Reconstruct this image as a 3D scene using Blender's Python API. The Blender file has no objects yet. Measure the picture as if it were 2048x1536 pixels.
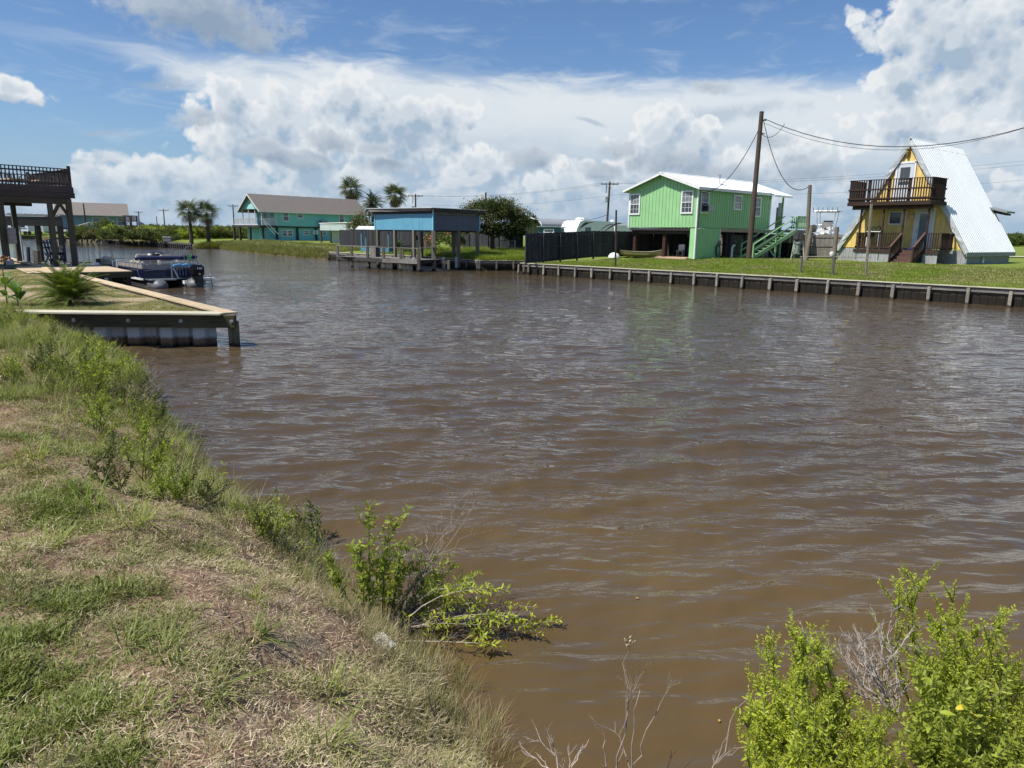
import bpy, bmesh, math, random
import numpy as np
from mathutils import Vector, Matrix, Quaternion

random.seed(7)
RNG = np.random.default_rng(11)
SC = bpy.context.scene
COL = SC.collection
rad = math.radians

# ------------------------------------------------------------------ camera
EYE = 2.65
FPX = 1420.0
PITCH = math.atan((768 - 469) / FPX)
ROLL = 0.015
_f = Vector((0, math.cos(PITCH), -math.sin(PITCH)))
_u0 = Vector((0, math.sin(PITCH), math.cos(PITCH)))
_r0 = Vector((1, 0, 0))
_r = _r0 * math.cos(ROLL) + _u0 * math.sin(ROLL)
_u = -_r0 * math.sin(ROLL) + _u0 * math.cos(ROLL)
cam_data = bpy.data.cameras.new('camera')
cam = bpy.data.objects.new('camera', cam_data)
COL.objects.link(cam)
cam_data.sensor_width = 36.0
cam_data.lens = 36.0 * FPX / 2048.0
cam_data.clip_start = 0.05
cam_data.clip_end = 9000.0
m3 = Matrix((_r, _u, -_f)).transposed()
cam.matrix_world = Matrix.Translation((0, 0, EYE)) @ m3.to_4x4()
SC.camera = cam


def ray(px, py):
    return _f + _r * ((px - 1024) / FPX) + _u * ((768 - py) / FPX)


def G(px, py, z=0.0):
    """point of the photograph (2048 wide) that lies at height z"""
    d = ray(px, py)
    return Vector((0, 0, EYE)) + d * ((z - EYE) / d.z)


def D(px, py, y):
    """point of the photograph at distance y north of the camera"""
    d = ray(px, py)
    return Vector((0, 0, EYE)) + d * (y / d.y)


# ------------------------------------------------------------------ sun, sky, exposure
SUN_EL = rad(58)
SUN_DIR = Vector((-0.91, -0.41, 0)).normalized() * math.cos(SUN_EL) + Vector((0, 0, math.sin(SUN_EL)))
sd = bpy.data.lights.new('sun', 'SUN')
sd.energy = 5.0
sd.angle = rad(0.55)
sd.color = (1.0, 0.955, 0.88)
sun = bpy.data.objects.new('sun', sd)
COL.objects.link(sun)
sun.rotation_euler = SUN_DIR.to_track_quat('Z', 'Y').to_euler()
SC.view_settings.view_transform = 'Standard'
SC.view_settings.look = 'None'
SC.view_settings.gamma = 1.0
SC.view_settings.exposure = 0.2
SC.view_settings.use_curve_mapping = False
try:
    SC.cycles.max_bounces = 6
    SC.cycles.diffuse_bounces = 2
    SC.cycles.glossy_bounces = 3
    SC.cycles.transmission_bounces = 3
    SC.cycles.transparent_max_bounces = 4
    SC.cycles.sample_clamp_indirect = 6.0
except Exception:
    pass


class NB:
    """small helper to write shader maths"""

    def __init__(self, nt):
        self.nt = nt
        self.n = nt.nodes
        self.l = nt.links

    def add(self, t, **kw):
        nd = self.n.new(t)
        for k, v in kw.items():
            setattr(nd, k, v)
        return nd

    def put(self, sock, v):
        if v is None:
            return
        if hasattr(v, 'is_linked') or isinstance(v, bpy.types.NodeSocket):
            self.l.new(v, sock)
        else:
            sock.default_value = v

    def m(self, op, a, b=None, c=None, clamp=False):
        nd = self.add('ShaderNodeMath', operation=op, use_clamp=clamp)
        self.put(nd.inputs[0], a)
        self.put(nd.inputs[1], b)
        self.put(nd.inputs[2], c)
        return nd.outputs[0]

    def v(self, op, a, b=None, c=None, scale=None):
        nd = self.add('ShaderNodeVectorMath', operation=op)
        self.put(nd.inputs[0], a)
        self.put(nd.inputs[1], b)
        self.put(nd.inputs[2], c)
        if scale is not None:
            self.put(nd.inputs['Scale'], scale)
        return nd.outputs['Value'] if op in ('LENGTH', 'DOT_PRODUCT', 'DISTANCE') else nd.outputs[0]

    def noise(self, vec, scale, detail=4.0, rough=0.5, dist=0.0, col=False, lac=2.0):
        nd = self.add('ShaderNodeTexNoise')
        self.put(nd.inputs['Vector'], vec)
        self.put(nd.inputs['Scale'], scale)
        self.put(nd.inputs['Detail'], detail)
        self.put(nd.inputs['Roughness'], rough)
        self.put(nd.inputs['Lacunarity'], lac)
        self.put(nd.inputs['Distortion'], dist)
        return nd.outputs['Color'] if col else nd.outputs[0]

    def voro(self, vec, scale, feature='F1', smooth=0.5, rand=1.0):
        nd = self.add('ShaderNodeTexVoronoi', feature=feature)
        self.put(nd.inputs['Vector'], vec)
        self.put(nd.inputs['Scale'], scale)
        if 'Smoothness' in nd.inputs and feature == 'SMOOTH_F1':
            self.put(nd.inputs['Smoothness'], smooth)
        self.put(nd.inputs['Randomness'], rand)
        return nd.outputs[0]

    def ss(self, x, lo, hi, o0=0.0, o1=1.0):
        nd = self.add('ShaderNodeMapRange', interpolation_type='SMOOTHSTEP')
        self.put(nd.inputs[0], x)
        self.put(nd.inputs[1], lo)
        self.put(nd.inputs[2], hi)
        self.put(nd.inputs[3], o0)
        self.put(nd.inputs[4], o1)
        return nd.outputs[0]

    def mix(self, f, a, b, mode='MIX'):
        nd = self.add('ShaderNodeMix', data_type='RGBA', blend_type=mode)
        self.put(nd.inputs[0], f)
        self.put(nd.inputs[6], a)
        self.put(nd.inputs[7], b)
        return nd.outputs[2]

    def comb(self, x, y, z):
        nd = self.add('ShaderNodeCombineXYZ')
        self.put(nd.inputs[0], x)
        self.put(nd.inputs[1], y)
        self.put(nd.inputs[2], z)
        return nd.outputs[0]

    def sep(self, v):
        nd = self.add('ShaderNodeSeparateXYZ')
        self.put(nd.inputs[0], v)
        return nd.outputs


def azel(px, py):
    d = ray(px, py).normalized()
    return math.atan2(d.x, d.y), math.asin(d.z)


world = bpy.data.worlds.new('World')
SC.world = world
world.use_nodes = True
wn = NB(world.node_tree)
wn.n.clear()
sky = wn.add('ShaderNodeTexSky', sky_type='NISHITA')
sky.sun_disc = False
sky.sun_elevation = SUN_EL
sky.sun_rotation = math.atan2(SUN_DIR.x, SUN_DIR.y)
sky.altitude = 0
sky.air_density = 1.0
sky.dust_density = 0.6
sky.ozone_density = 2.2
tc = wn.add('ShaderNodeTexCoord')
DIR = wn.v('NORMALIZE', tc.outputs['Generated'])
dx, dy, dz = wn.sep(DIR)
AZ = wn.m('ARCTAN2', dx, dy)
EL = wn.m('ARCSINE', dz)
PP = wn.comb(AZ, EL, 0.0)


def ell(px, py, rx, ry):
    a, e = azel(px, py)
    return (a, e, rx / FPX, ry / FPX)


# cumulus heaps (centre and radii as they stand in the sky above the far shore)
HEAPS = [ell(*t) for t in [
    (35, 182, 66, 30), (205, 375, 75, 62), (310, 352, 78, 60), (170, 420, 130, 55), (300, 425, 150, 60),
    (450, 200, 72, 62), (440, 300, 75, 120), (540, 262, 80, 90), (600, 330, 120, 90), (470, 400, 150, 90), (760, 260, 190, 85),
    (690, 205, 110, 60), (860, 240, 120, 60), (940, 330, 90, 60), (1120, 380, 130, 60), (700, 370, 120, 70), (880, 400, 130, 60),
    (1325, 262, 62, 62), (1385, 290, 62, 60), (1270, 330, 70, 62), (1440, 350, 120, 70), (1310, 380, 110, 60), (1600, 330, 110, 70),
    (1900, 60, 170, 110), (2060, 120, 190, 140), (1780, 150, 62, 50), (1800, 240, 110, 60), (2000, 250, 70, 40),
    (2040, 390, 75, 50), (1150, 440, 160, 45), (1560, 430, 150, 50), (100, 470, 160, 40)]]
GREYS = [ell(*t) for t in [
    (400, 232, 62, 26), (415, 30, 150, 60), (510, 70, 55, 40), (345, 15, 130, 34), (660, 280, 75, 26), (520, 308, 62, 24),
    (590, 322, 80, 20), (1250, 300, 60, 30), (1320, 318, 90, 34), (1430, 345, 90, 30), (1620, 345, 80, 34),
    (1060, 322, 60, 26), (1200, 345, 70, 24), (1420, 170, 50, 18), (790, 330, 60, 18), (760, 300, 50, 14), (1540, 280, 60, 18)]]
WISPS = [ell(*t) for t in [(1480, 222, 150, 22), (1200, 242, 38, 7), (230, 268, 60, 8), (330, 160, 70, 12)]]


def cloud_group(name, blobs, warp, bil, fbm, fine):
    gt = bpy.data.node_groups.new(name, 'ShaderNodeTree')
    gt.interface.new_socket('P', in_out='INPUT', socket_type='NodeSocketVector')
    gt.interface.new_socket('N', in_out='INPUT', socket_type='NodeSocketVector')
    gt.interface.new_socket('D', in_out='OUTPUT', socket_type='NodeSocketFloat')
    b = NB(gt)
    gi = b.add('NodeGroupInput')
    go = b.add('NodeGroupOutput')
    P, N = gi.outputs[0], gi.outputs[1]
    w = b.noise(N, 9.0, 2.0, 0.55, col=True)
    w = b.v('SUBTRACT', w, (0.5, 0.5, 0.5))
    P2 = b.v('MULTIPLY_ADD', w, (warp, warp * 0.7, 0.0), P)
    best = None
    for (a, e, ra, re) in blobs:
        q = b.v('MULTIPLY_ADD', P2, (1 / ra, 1 / re, 0.0), (-a / ra, -e / re, 0.0))
        ln = b.v('LENGTH', q)
        best = ln if best is None else b.m('SMOOTH_MIN', best, ln, 0.16)
    base = b.m('SUBTRACT', 1.0, best)
    v1 = b.voro(N, 34.0, 'F1')
    v2 = b.voro(N, 85.0, 'F1')
    n1 = b.noise(N, 22.0, 5.0, 0.64)
    n2 = b.noise(N, 130.0, 2.0, 0.6)
    t = b.m('MULTIPLY_ADD', b.m('SUBTRACT', 0.42, v1), bil, base)
    t = b.m('MULTIPLY_ADD', b.m('SUBTRACT', 0.42, v2), bil * 0.5, t)
    t = b.m('MULTIPLY_ADD', b.m('SUBTRACT', n1, 0.5), fbm, t)
    t = b.m('MULTIPLY_ADD', b.m('SUBTRACT', n2, 0.5), fine, t)
    b.l.new(t, go.inputs[0])
    return gt


# low banks of fair-weather cumulus all the way round the horizon
LB = bpy.data.node_groups.new('low_banks', 'ShaderNodeTree')
LB.interface.new_socket('P', in_out='INPUT', socket_type='NodeSocketVector')
LB.interface.new_socket('N', in_out='INPUT', socket_type='NodeSocketVector')
LB.interface.new_socket('D', in_out='OUTPUT', socket_type='NodeSocketFloat')
b_ = NB(LB)
gi_ = b_.add('NodeGroupInput')
go_ = b_.add('NodeGroupOutput')
Ns = b_.v('MULTIPLY', gi_.outputs[1], (1.0, 1.0, 2.1))
nn = b_.noise(Ns, 11.0, 7.0, 0.58)
vv = b_.voro(Ns, 30.0, 'F1')
el_ = b_.sep(gi_.outputs[0])[1]
cov = b_.ss(el_, 0.01, 0.15, 0.09, -0.26)
t_ = b_.m('ADD', b_.m('SUBTRACT', nn, 0.47), cov)
t_ = b_.m('MULTIPLY_ADD', b_.m('SUBTRACT', 0.42, vv), 0.13, t_)
t_ = b_.m('MULTIPLY', t_, 3.2)
b_.l.new(t_, go_.inputs[0])

GH_ = cloud_group('cumulus_heaps', HEAPS, 0.05, 0.76, 1.1, 0.22)
GG_ = cloud_group('grey_scraps', GREYS, 0.05, 0.30, 1.5, 0.35)
GW_ = cloud_group('wisps', WISPS, 0.08, 0.1, 2.0, 0.3)


def use(gt, P, N):
    nd = wn.add('ShaderNodeGroup')
    nd.node_tree = gt
    wn.l.new(P, nd.inputs[0])
    wn.l.new(N, nd.inputs[1])
    return nd.outputs[0]


sat = wn.add('ShaderNodeHueSaturation')
sat.inputs['Saturation'].default_value = 1.02
sat.inputs['Value'].default_value = 1.0
wn.l.new(sky.outputs[0], sat.inputs['Color'])
SKYC = wn.v('MULTIPLY', sat.outputs[0], (0.082, 0.098, 0.118))
# haze low over the horizon
hz = wn.ss(EL, -0.02, 0.16, 0.75, 0.0)
colr = wn.mix(hz, SKYC, (0.30, 0.46, 0.65, 1))

# high anvil sheet: its upper edge falls slowly from left to right, streaked
ANV = [(-0.9, 50), (0, 62), (200, 92), (420, 112), (700, 125), (950, 148), (1300, 160), (1700, 160), (2100, 175)]
strk = wn.v('MULTIPLY', DIR, (3.0, 3.0, 16.0))
st = wn.noise(wn.v('ADD', strk, wn.v('SCALE', PP, scale=1.5)), 2.6, 6.0, 0.6, 0.6)
edge = wn.add('ShaderNodeFloatCurve')
cv = edge.mapping.curves[0]
pts = [(-0.62, 60), (-0.5, 88), (-0.38, 112), (-0.2, 120), (-0.05, 146), (0.15, 158), (0.4, 160), (0.62, 165)]
for k, (a, py) in enumerate(pts):
    e = azel(1024 + math.tan(a) * FPX, py)[1]
    X, Y = (a + 0.8) / 1.6, e / 0.5
    if k < 2:
        cv.points[k].location = (X, Y)
    else:
        cv.points.new(X, Y)
edge.mapping.update()
wn.l.new(wn.m('MULTIPLY_ADD', AZ, 1 / 1.6, 0.5), edge.inputs[1])
top = wn.m('MULTIPLY', edge.outputs[0], 0.5)
e2 = wn.m('MULTIPLY_ADD', wn.m('SUBTRACT', st, 0.5), 0.06, EL)
over = wn.m('SUBTRACT', top, e2)
sheet = wn.ss(over, -0.012, 0.022)
# clear wedge low on the left
la, le = azel(-60, 290)
q = wn.v('MULTIPLY_ADD', PP, (1 / 0.33, 1 / 0.125, 0), (-la / 0.33, -le / 0.125, 0))
wedge = wn.ss(wn.m('MULTIPLY_ADD', wn.m('SUBTRACT', st, 0.5), 0.5, wn.v('LENGTH', q)), 0.86, 1.12)
sheet = wn.m('MULTIPLY', sheet, wedge)
soft = wn.noise(DIR, 5.0, 5.0, 0.55)
sheet = wn.m('MULTIPLY', sheet, wn.ss(soft, 0.25, 0.62, 0.80, 0.98))
shc = wn.mix(wn.ss(over, 0.03, 0.15), (0.76, 0.81, 0.85, 1), (0.40, 0.52, 0.66, 1))
colr = wn.mix(sheet, colr, shc)
# faint streaks in the blue
fs = wn.ss(st, 0.50, 0.76, 0.0, 0.30)
colr = wn.mix(fs, colr, (0.62, 0.70, 0.78, 1))

OFF = (-0.010, 0.017, 0.0)


def layer(colr, gt, lo, hi, cb, cd, gain, bias, alpha=1.0, gray_low=None):
    d0 = use(gt, PP, DIR)
    P1 = wn.v('ADD', PP, OFF)
    N1 = wn.v('ADD', DIR, (-0.010, 0.0, 0.017))
    d1 = use(gt, P1, N1)
    a = wn.ss(d0, lo, hi)
    a = wn.m('MULTIPLY', a, alpha)
    lit = wn.m('MULTIPLY_ADD', wn.m('SUBTRACT', d0, d1), gain, bias, clamp=True)
    thick = wn.ss(d0, 0.15, 0.95, 0.0, 0.55)
    lit = wn.m('SUBTRACT', lit, thick, clamp=True)
    c = wn.mix(lit, cd, cb)
    return wn.mix(a, colr, c), d0


white = (0.86, 0.885, 0.90, 1)
bluegrey = (0.36, 0.46, 0.58, 1)
colr = wn.mix(wn.m('MULTIPLY', wn.ss(use(GW_, PP, DIR), 0.0, 0.8), 0.6), colr, (0.38, 0.48, 0.60, 1))
colr, dH = layer(colr, GH_, 0.0, 0.34, white, (0.38, 0.49, 0.62, 1), 1.15, 0.66)
colr, dL = layer(colr, LB, 0.0, 0.40, (0.78, 0.81, 0.85, 1), (0.31, 0.42, 0.56, 1), 1.5, 0.28, 0.85)
colr, dG = layer(colr, GG_, 0.0, 0.55, (0.60, 0.66, 0.73, 1), (0.30, 0.38, 0.48, 1), 0.8, 0.45, 0.85)
# distance haze over the lowest clouds
colr = wn.mix(wn.ss(EL, 0.0, 0.11, 0.62, 0.0), colr, (0.36, 0.50, 0.65, 1))
# ground side of the dome
colr = wn.mix(wn.ss(EL, -0.03, 0.0, 1.0, 0.0), colr, (0.30, 0.36, 0.40, 1))
bg = wn.add('ShaderNodeBackground')
wn.l.new(colr, bg.inputs[0])
bg.inputs[1].default_value = 0.87
wo = wn.add('ShaderNodeOutputWorld')
wn.l.new(bg.outputs[0], wo.inputs[0])
try:
    world.cycles.sampling_method = 'MANUAL'
    world.cycles.sample_map_resolution = 512
except Exception:
    pass

# ------------------------------------------------------------------ materials
MATS = {}


def _base(name):
    m = bpy.data.materials.new(name)
    m.use_nodes = True
    b = NB(m.node_tree)
    b.n.clear()
    out = b.add('ShaderNodeOutputMaterial')
    p = b.add('ShaderNodeBsdfPrincipled')
    b.l.new(p.outputs[0], out.inputs[0])
    return m, b, p, out


def c4(c, k=1.0):
    return (min(c[0] * k, 1), min(c[1] * k, 1), min(c[2] * k, 1), 1)


def obj_coord(b, off=True):
    t = b.add('ShaderNodeTexCoord').outputs['Object']
    if not off:
        return t
    r = b.add('ShaderNodeObjectInfo').outputs['Random']
    return b.v('ADD', t, b.comb(b.m('MULTIPLY', r, 37.0), b.m('MULTIPLY', r, 91.0), b.m('MULTIPLY', r, 53.0)))


def mat(name, col, rough=0.6, var=0.18, scale=3.0, bump=0.15, metal=0.0, dirt=None, dirt_amt=0.0, rnd=0.1, spec=0.5, fine=0.0):
    """painted or plain surface with mottling, grime patches and fine relief"""
    if name in MATS:
        return MATS[name]
    m, b, p, out = _base(name)
    co = obj_coord(b)
    n = b.noise(co, scale, 6.0, 0.6)
    c = b.mix(b.ss(n, 0.3, 0.7), c4(col, 1 - var), c4(col, 1 + var))
    r = b.add('ShaderNodeObjectInfo').outputs['Random']
    c = b.mix(1.0, c, b.comb(*[b.m('MULTIPLY_ADD', r, rnd * 2, 1 - rnd)] * 3), 'MULTIPLY')
    if dirt is not None:
        dn = b.noise(co, scale * 0.6, 8.0, 0.68, 0.4)
        c = b.mix(b.ss(dn, 0.66 - dirt_amt * 0.4, 0.80 - dirt_amt * 0.3, 0.0, 0.8), c, c4(dirt))
    b.l.new(c, p.inputs['Base Color'])
    p.inputs['Roughness'].default_value = rough
    b.put(p.inputs['Roughness'], b.ss(n, 0.2, 0.8, max(rough - 0.12, 0.02), min(rough + 0.12, 1)))
    p.inputs['Metallic'].default_value = metal
    p.inputs['Specular IOR Level'].default_value = spec
    if bump:
        bn = b.add('ShaderNodeBump')
        bn.inputs['Strength'].default_value = bump
        bn.inputs['Distance'].default_value = 0.02
        b.l.new(b.noise(co, scale * 7, 5.0, 0.6), bn.inputs['Height'])
        b.l.new(bn.outputs[0], p.inputs['Normal'])
    MATS[name] = m
    return m


def wood(name, col, var=0.35, rough=0.85, rnd=0.22, knots=True, grime=None, k=1.0, wet=None):
    """timber whose grain runs along the board (local X)"""
    if name in MATS:
        return MATS[name]
    m, b, p, out = _base(name)
    co = obj_coord(b)
    g = b.noise(b.v('MULTIPLY', co, (1.1 * k, 22.0 * k, 22.0 * k)), 1.6, 6.0, 0.62, 0.35)
    c = b.mix(b.ss(g, 0.28, 0.72), c4(col, 1 - var), c4(col, 1 + var))
    big = b.noise(co, 1.3, 4.0, 0.6)
    c = b.mix(b.ss(big, 0.4, 0.75, 0.0, 0.45), c, c4(grime or (col[0] * 0.55, col[1] * 0.55, col[2] * 0.58)))
    r = b.add('ShaderNodeObjectInfo').outputs['Random']
    c = b.mix(1.0, c, b.comb(*[b.m('MULTIPLY_ADD', r, rnd * 2, 1 - rnd)] * 3), 'MULTIPLY')
    if knots:
        kn = b.voro(b.v('MULTIPLY', co, (1.6, 6.0, 6.0)), 1.3)
        c = b.mix(b.ss(kn, 0.04, 0.12, 0.75, 0.0), c, c4(col, 0.35))
    if wet is not None:
        z = b.sep(b.add('ShaderNodeNewGeometry').outputs['Position'])[2]
        zz = b.m('MULTIPLY_ADD', b.m('SUBTRACT', b.noise(b.v('MULTIPLY', co, (3, 3, .6)), 3.0, 5.0, 0.65), 0.5), 0.30, z)
        c = b.mix(b.ss(zz, wet - 0.05, wet + 0.08, 0.92, 0.0), c, (0.012, 0.010, 0.007, 1))
    b.l.new(c, p.inputs['Base Color'])
    p.inputs['Roughness'].default_value = rough
    p.inputs['Specular IOR Level'].default_value = 0.3
    bn = b.add('ShaderNodeBump')
    bn.inputs['Strength'].default_value = 0.35
    bn.inputs['Distance'].default_value = 0.01
    b.l.new(g, bn.inputs['Height'])
    b.l.new(bn.outputs[0], p.inputs['Normal'])
    MATS[name] = m
    return m


def leafmat(name, col, col2, trans=0.35, rough=0.55, attr=False, spec=0.35):
    if name in MATS:
        return MATS[name]
    m, b, p, out = _base(name)
    co = b.add('ShaderNodeNewGeometry').outputs['Position']
    isl = b.add('ShaderNodeNewGeometry').outputs['Random Per Island']
    r = b.add('ShaderNodeObjectInfo').outputs['Random']
    n = b.noise(co, 1.1, 3.0, 0.6)
    f = b.m('ADD', b.m('MULTIPLY', isl, 0.6), b.m('ADD', b.m('MULTIPLY', r, 0.25), b.m('SUBTRACT', n, 0.42)), clamp=True)
    c = b.mix(f, c4(col), c4(col2))
    b.l.new(c, p.inputs['Base Color'])
    p.inputs['Roughness'].default_value = rough
    p.inputs['Specular IOR Level'].default_value = spec
    if trans:
        t = b.add('ShaderNodeBsdfTranslucent')
        b.l.new(b.mix(1.0, c, (1.0, 1.0, 0.55, 1), 'MULTIPLY'), t.inputs[0])
        mx = b.add('ShaderNodeMixShader')
        mx.inputs[0].default_value = trans
        b.l.new(p.outputs[0], mx.inputs[1])
        b.l.new(t.outputs[0], mx.inputs[2])
        b.l.new(mx.outputs[0], out.inputs[0])
    MATS[name] = m
    return m


def glassmat(name, col=(0.03, 0.04, 0.05), rough=0.06):
    if name in MATS:
        return MATS[name]
    m, b, p, out = _base(name)
    co = obj_coord(b)
    n = b.noise(co, 2.5, 3.0, 0.5)
    b.l.new(b.mix(n, c4(col, 0.6), c4(col, 1.6)), p.inputs['Base Color'])
    p.inputs['Roughness'].default_value = rough
    p.inputs['Specular IOR Level'].default_value = 0.8
    MATS[name] = m
    return m


# ------------------------------------------------------------------ mesh helpers
def link(o, parent=None):
    COL.objects.link(o)
    if parent is not None:
        o.parent = parent
    return o


def tag(o, label=None, cat=None, group=None, kind=None):
    if label:
        o['label'] = label
    if cat:
        o['category'] = cat
    if group:
        o['group'] = group
    if kind:
        o['kind'] = kind
    return o


def thing(name, label, cat, loc=(0, 0, 0), rz=0.0, group=None):
    o = bpy.data.objects.new(name, None)
    o.empty_display_size = 0.3
    link(o)
    o.location = loc
    o.rotation_euler = (0, 0, rz)
    return tag(o, label, cat, group)


def from_arrays(name, V, F, mats, parent=None, smooth=False, midx=None):
    me = bpy.data.meshes.new(name)
    V = np.asarray(V, dtype=np.float32)
    if isinstance(F, np.ndarray):
        k = F.shape[1]
        me.vertices.add(len(V))
        me.vertices.foreach_set('co', V.ravel())
        me.loops.add(F.size)
        me.loops.foreach_set('vertex_index', F.astype(np.int32).ravel())
        me.polygons.add(len(F))
        me.polygons.foreach_set('loop_start', np.arange(0, F.size, k, dtype=np.int32))
        me.polygons.foreach_set('loop_total', np.full(len(F), k, dtype=np.int32))
        me.update(calc_edges=True)
    else:
        me.from_pydata([tuple(v) for v in V], [], [tuple(f) for f in F])
        me.update()
    for m in (mats if isinstance(mats, (list, tuple)) else [mats]):
        me.materials.append(m)
    if smooth:
        me.polygons.foreach_set('use_smooth', [True] * len(me.polygons))
    if midx is not None:
        me.polygons.foreach_set('material_index', np.asarray(midx, dtype=np.int32))
    o = bpy.data.objects.new(name, me)
    return link(o, parent)


BOXES = {}
_BF = [(0, 1, 3, 2), (4, 6, 7, 5), (0, 4, 5, 1), (2, 3, 7, 6), (0, 2, 6, 4), (1, 5, 7, 3)]


def box_mesh(sx, sy, sz, m):
    key = (round(sx, 3), round(sy, 3), round(sz, 3), m.name)
    if key in BOXES:
        return BOXES[key]
    me = bpy.data.meshes.new('board')
    vs = [(i * sx / 2, j * sy / 2, k * sz / 2) for i in (-1, 1) for j in (-1, 1) for k in (-1, 1)]
    me.from_pydata(vs, [], _BF)
    bm = bmesh.new()
    bm.from_mesh(me)
    bmesh.ops.recalc_face_normals(bm, faces=bm.faces)
    w = min(sx, sy, sz) * 0.12
    if w > 0.0015:
        bmesh.ops.bevel(bm, geom=list(bm.edges), offset=min(w, 0.012), segments=1, affect='EDGES')
    bm.to_mesh(me)
    bm.free()
    me.materials.append(m)
    BOXES[key] = me
    return me


def box(parent, name, c, s, m, rot=(0, 0, 0), label=None):
    o = bpy.data.objects.new(name, box_mesh(s[0], s[1], s[2], m))
    link(o, parent)
    o.location = c
    o.rotation_euler = rot
    if label:
        o['label'] = label
    return o


def beam(parent, name, p, q, w, h, m, roll=0.0, label=None, ext=0.0):
    """board from p to q, w across, h high; grain along its length"""
    p, q = Vector(p), Vector(q)
    d = q - p
    L = d.length + ext * 2
    o = bpy.data.objects.new(name, box_mesh(L, w, h, m))
    link(o, parent)
    o.location = (p + q) / 2
    d.normalize()
    up = Vector((0, 0, 1))
    if abs(d.z) > 0.999:
        up = Vector((0, 1, 0))
    y = up.cross(d).normalized()
    z = d.cross(y)
    mm = Matrix((d, y, z)).transposed()
    if roll:
        mm = mm @ Matrix.Rotation(roll, 3, 'X')
    o.rotation_euler = mm.to_euler()
    if label:
        o['label'] = label
    return o


class MB:
    """collects simple solids into one mesh"""

    def __init__(self):
        self.V = []
        self.F = []
        self.M = []

    def add(self, vs, fs, mi=0):
        n = len(self.V)
        self.V += [tuple(v) for v in vs]
        self.F += [tuple(i + n for i in f) for f in fs]
        self.M += [mi] * len(fs)

    def box(self, c, s, mi=0, R=None):
        vs = []
        for i in (-1, 1):
            for j in (-1, 1):
                for k in (-1, 1):
                    v = Vector((i * s[0] / 2, j * s[1] / 2, k * s[2] / 2))
                    if R is not None:
                        v = R @ v
                    vs.append(Vector(c) + v)
        self.add(vs, _BF, mi)

    def bar(self, p, q, w, h, mi=0):
        p, q = Vector(p), Vector(q)
        d = q - p
        L = d.length
        if L < 1e-5:
            return
        d.normalize()
        up = Vector((0, 0, 1)) if abs(d.z) < 0.999 else Vector((0, 1, 0))
        y = up.cross(d).normalized()
        z = d.cross(y)
        self.box((p + q) / 2, (L, w, h), mi, Matrix((d, y, z)).transposed())

    def tube(self, pts, r, seg=6, mi=0, cap=True):
        pts = [Vector(p) for p in pts]
        n0 = len(self.V)
        rr = r if isinstance(r, (list, tuple)) else [r] * len(pts)
        ref = None
        for i, p in enumerate(pts):
            d = (pts[min(i + 1, len(pts) - 1)] - pts[max(i - 1, 0)])
            if d.length < 1e-7:
                d = Vector((0, 0, 1))
            d.normalize()
            if ref is None:
                ref = Vector((0, 0, 1)) if abs(d.z) < 0.9 else Vector((1, 0, 0))
            x = ref.cross(d)
            if x.length < 1e-4:
                x = Vector((1, 0, 0)).cross(d)
            x.normalize()
            y = d.cross(x)
            ref = -x.cross(d) if False else ref
            for k in range(seg):
                a = 2 * math.pi * k / seg
                self.V.append(tuple(p + (x * math.cos(a) + y * math.sin(a)) * rr[i]))
        for i in range(len(pts) - 1):
            for k in range(seg):
                a, b2 = n0 + i * seg + k, n0 + i * seg + (k + 1) % seg
                self.F.append((a, b2, b2 + seg, a + seg))
                self.M.append(mi)
        if cap:
            self.F.append(tuple(n0 + k for k in range(seg))[::-1])
            self.F.append(tuple(n0 + (len(pts) - 1) * seg + k for k in range(seg)))
            self.M += [mi, mi]

    def prism(self, poly, axis, a0, a1, mi=0):
        """polygon (2D) extruded along axis 'x','y' or 'z'"""
        def P(u, v, w):
            return {'x': (w, u, v), 'y': (u, w, v), 'z': (u, v, w)}[axis]
        n = len(poly)
        vs = [P(u, v, a0) for u, v in poly] + [P(u, v, a1) for u, v in poly]
        fs = [tuple(range(n))[::-1], tuple(range(n, 2 * n))]
        fs += [(i, (i + 1) % n, n + (i + 1) % n, n + i) for i in range(n)]
        self.add(vs, fs, mi)

    def lathe(self, prof, c=(0, 0, 0), seg=14, mi=0):
        n0 = len(self.V)
        for r, z in prof:
            for k in range(seg):
                a = 2 * math.pi * k / seg
                self.V.append((c[0] + r * math.cos(a), c[1] + r * math.sin(a), c[2] + z))
        for i in range(len(prof) - 1):
            for k in range(seg):
                a, b2 = n0 + i * seg + k, n0 + i * seg + (k + 1) % seg
                self.F.append((a, b2, b2 + seg, a + seg))
                self.M.append(mi)

    def build(self, name, mats, parent=None, smooth=False, fix=True, bevel=0.0, label=None):
        me = bpy.data.meshes.new(name)
        me.from_pydata(self.V, [], self.F)
        for m in (mats if isinstance(mats, (list, tuple)) else [mats]):
            me.materials.append(m)
        me.polygons.foreach_set('material_index', self.M)
        if fix or bevel:
            bm = bmesh.new()
            bm.from_mesh(me)
            bmesh.ops.recalc_face_normals(bm, faces=bm.faces)
            if bevel:
                bmesh.ops.bevel(bm, geom=list(bm.edges), offset=bevel, segments=2, affect='EDGES')
            bm.to_mesh(me)
            bm.free()
        if smooth:
            me.polygons.foreach_set('use_smooth', [True] * len(me.polygons))
            try:
                me.set_sharp_from_angle(angle=rad(38))
            except Exception:
                pass
        o = bpy.data.objects.new(name, me)
        link(o, parent)
        if label:
            o['label'] = label
        return o


def piece(parent, name, fn, mats, **kw):
    mb = MB()
    fn(mb)
    return mb.build(name, mats, parent, **kw)


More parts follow.
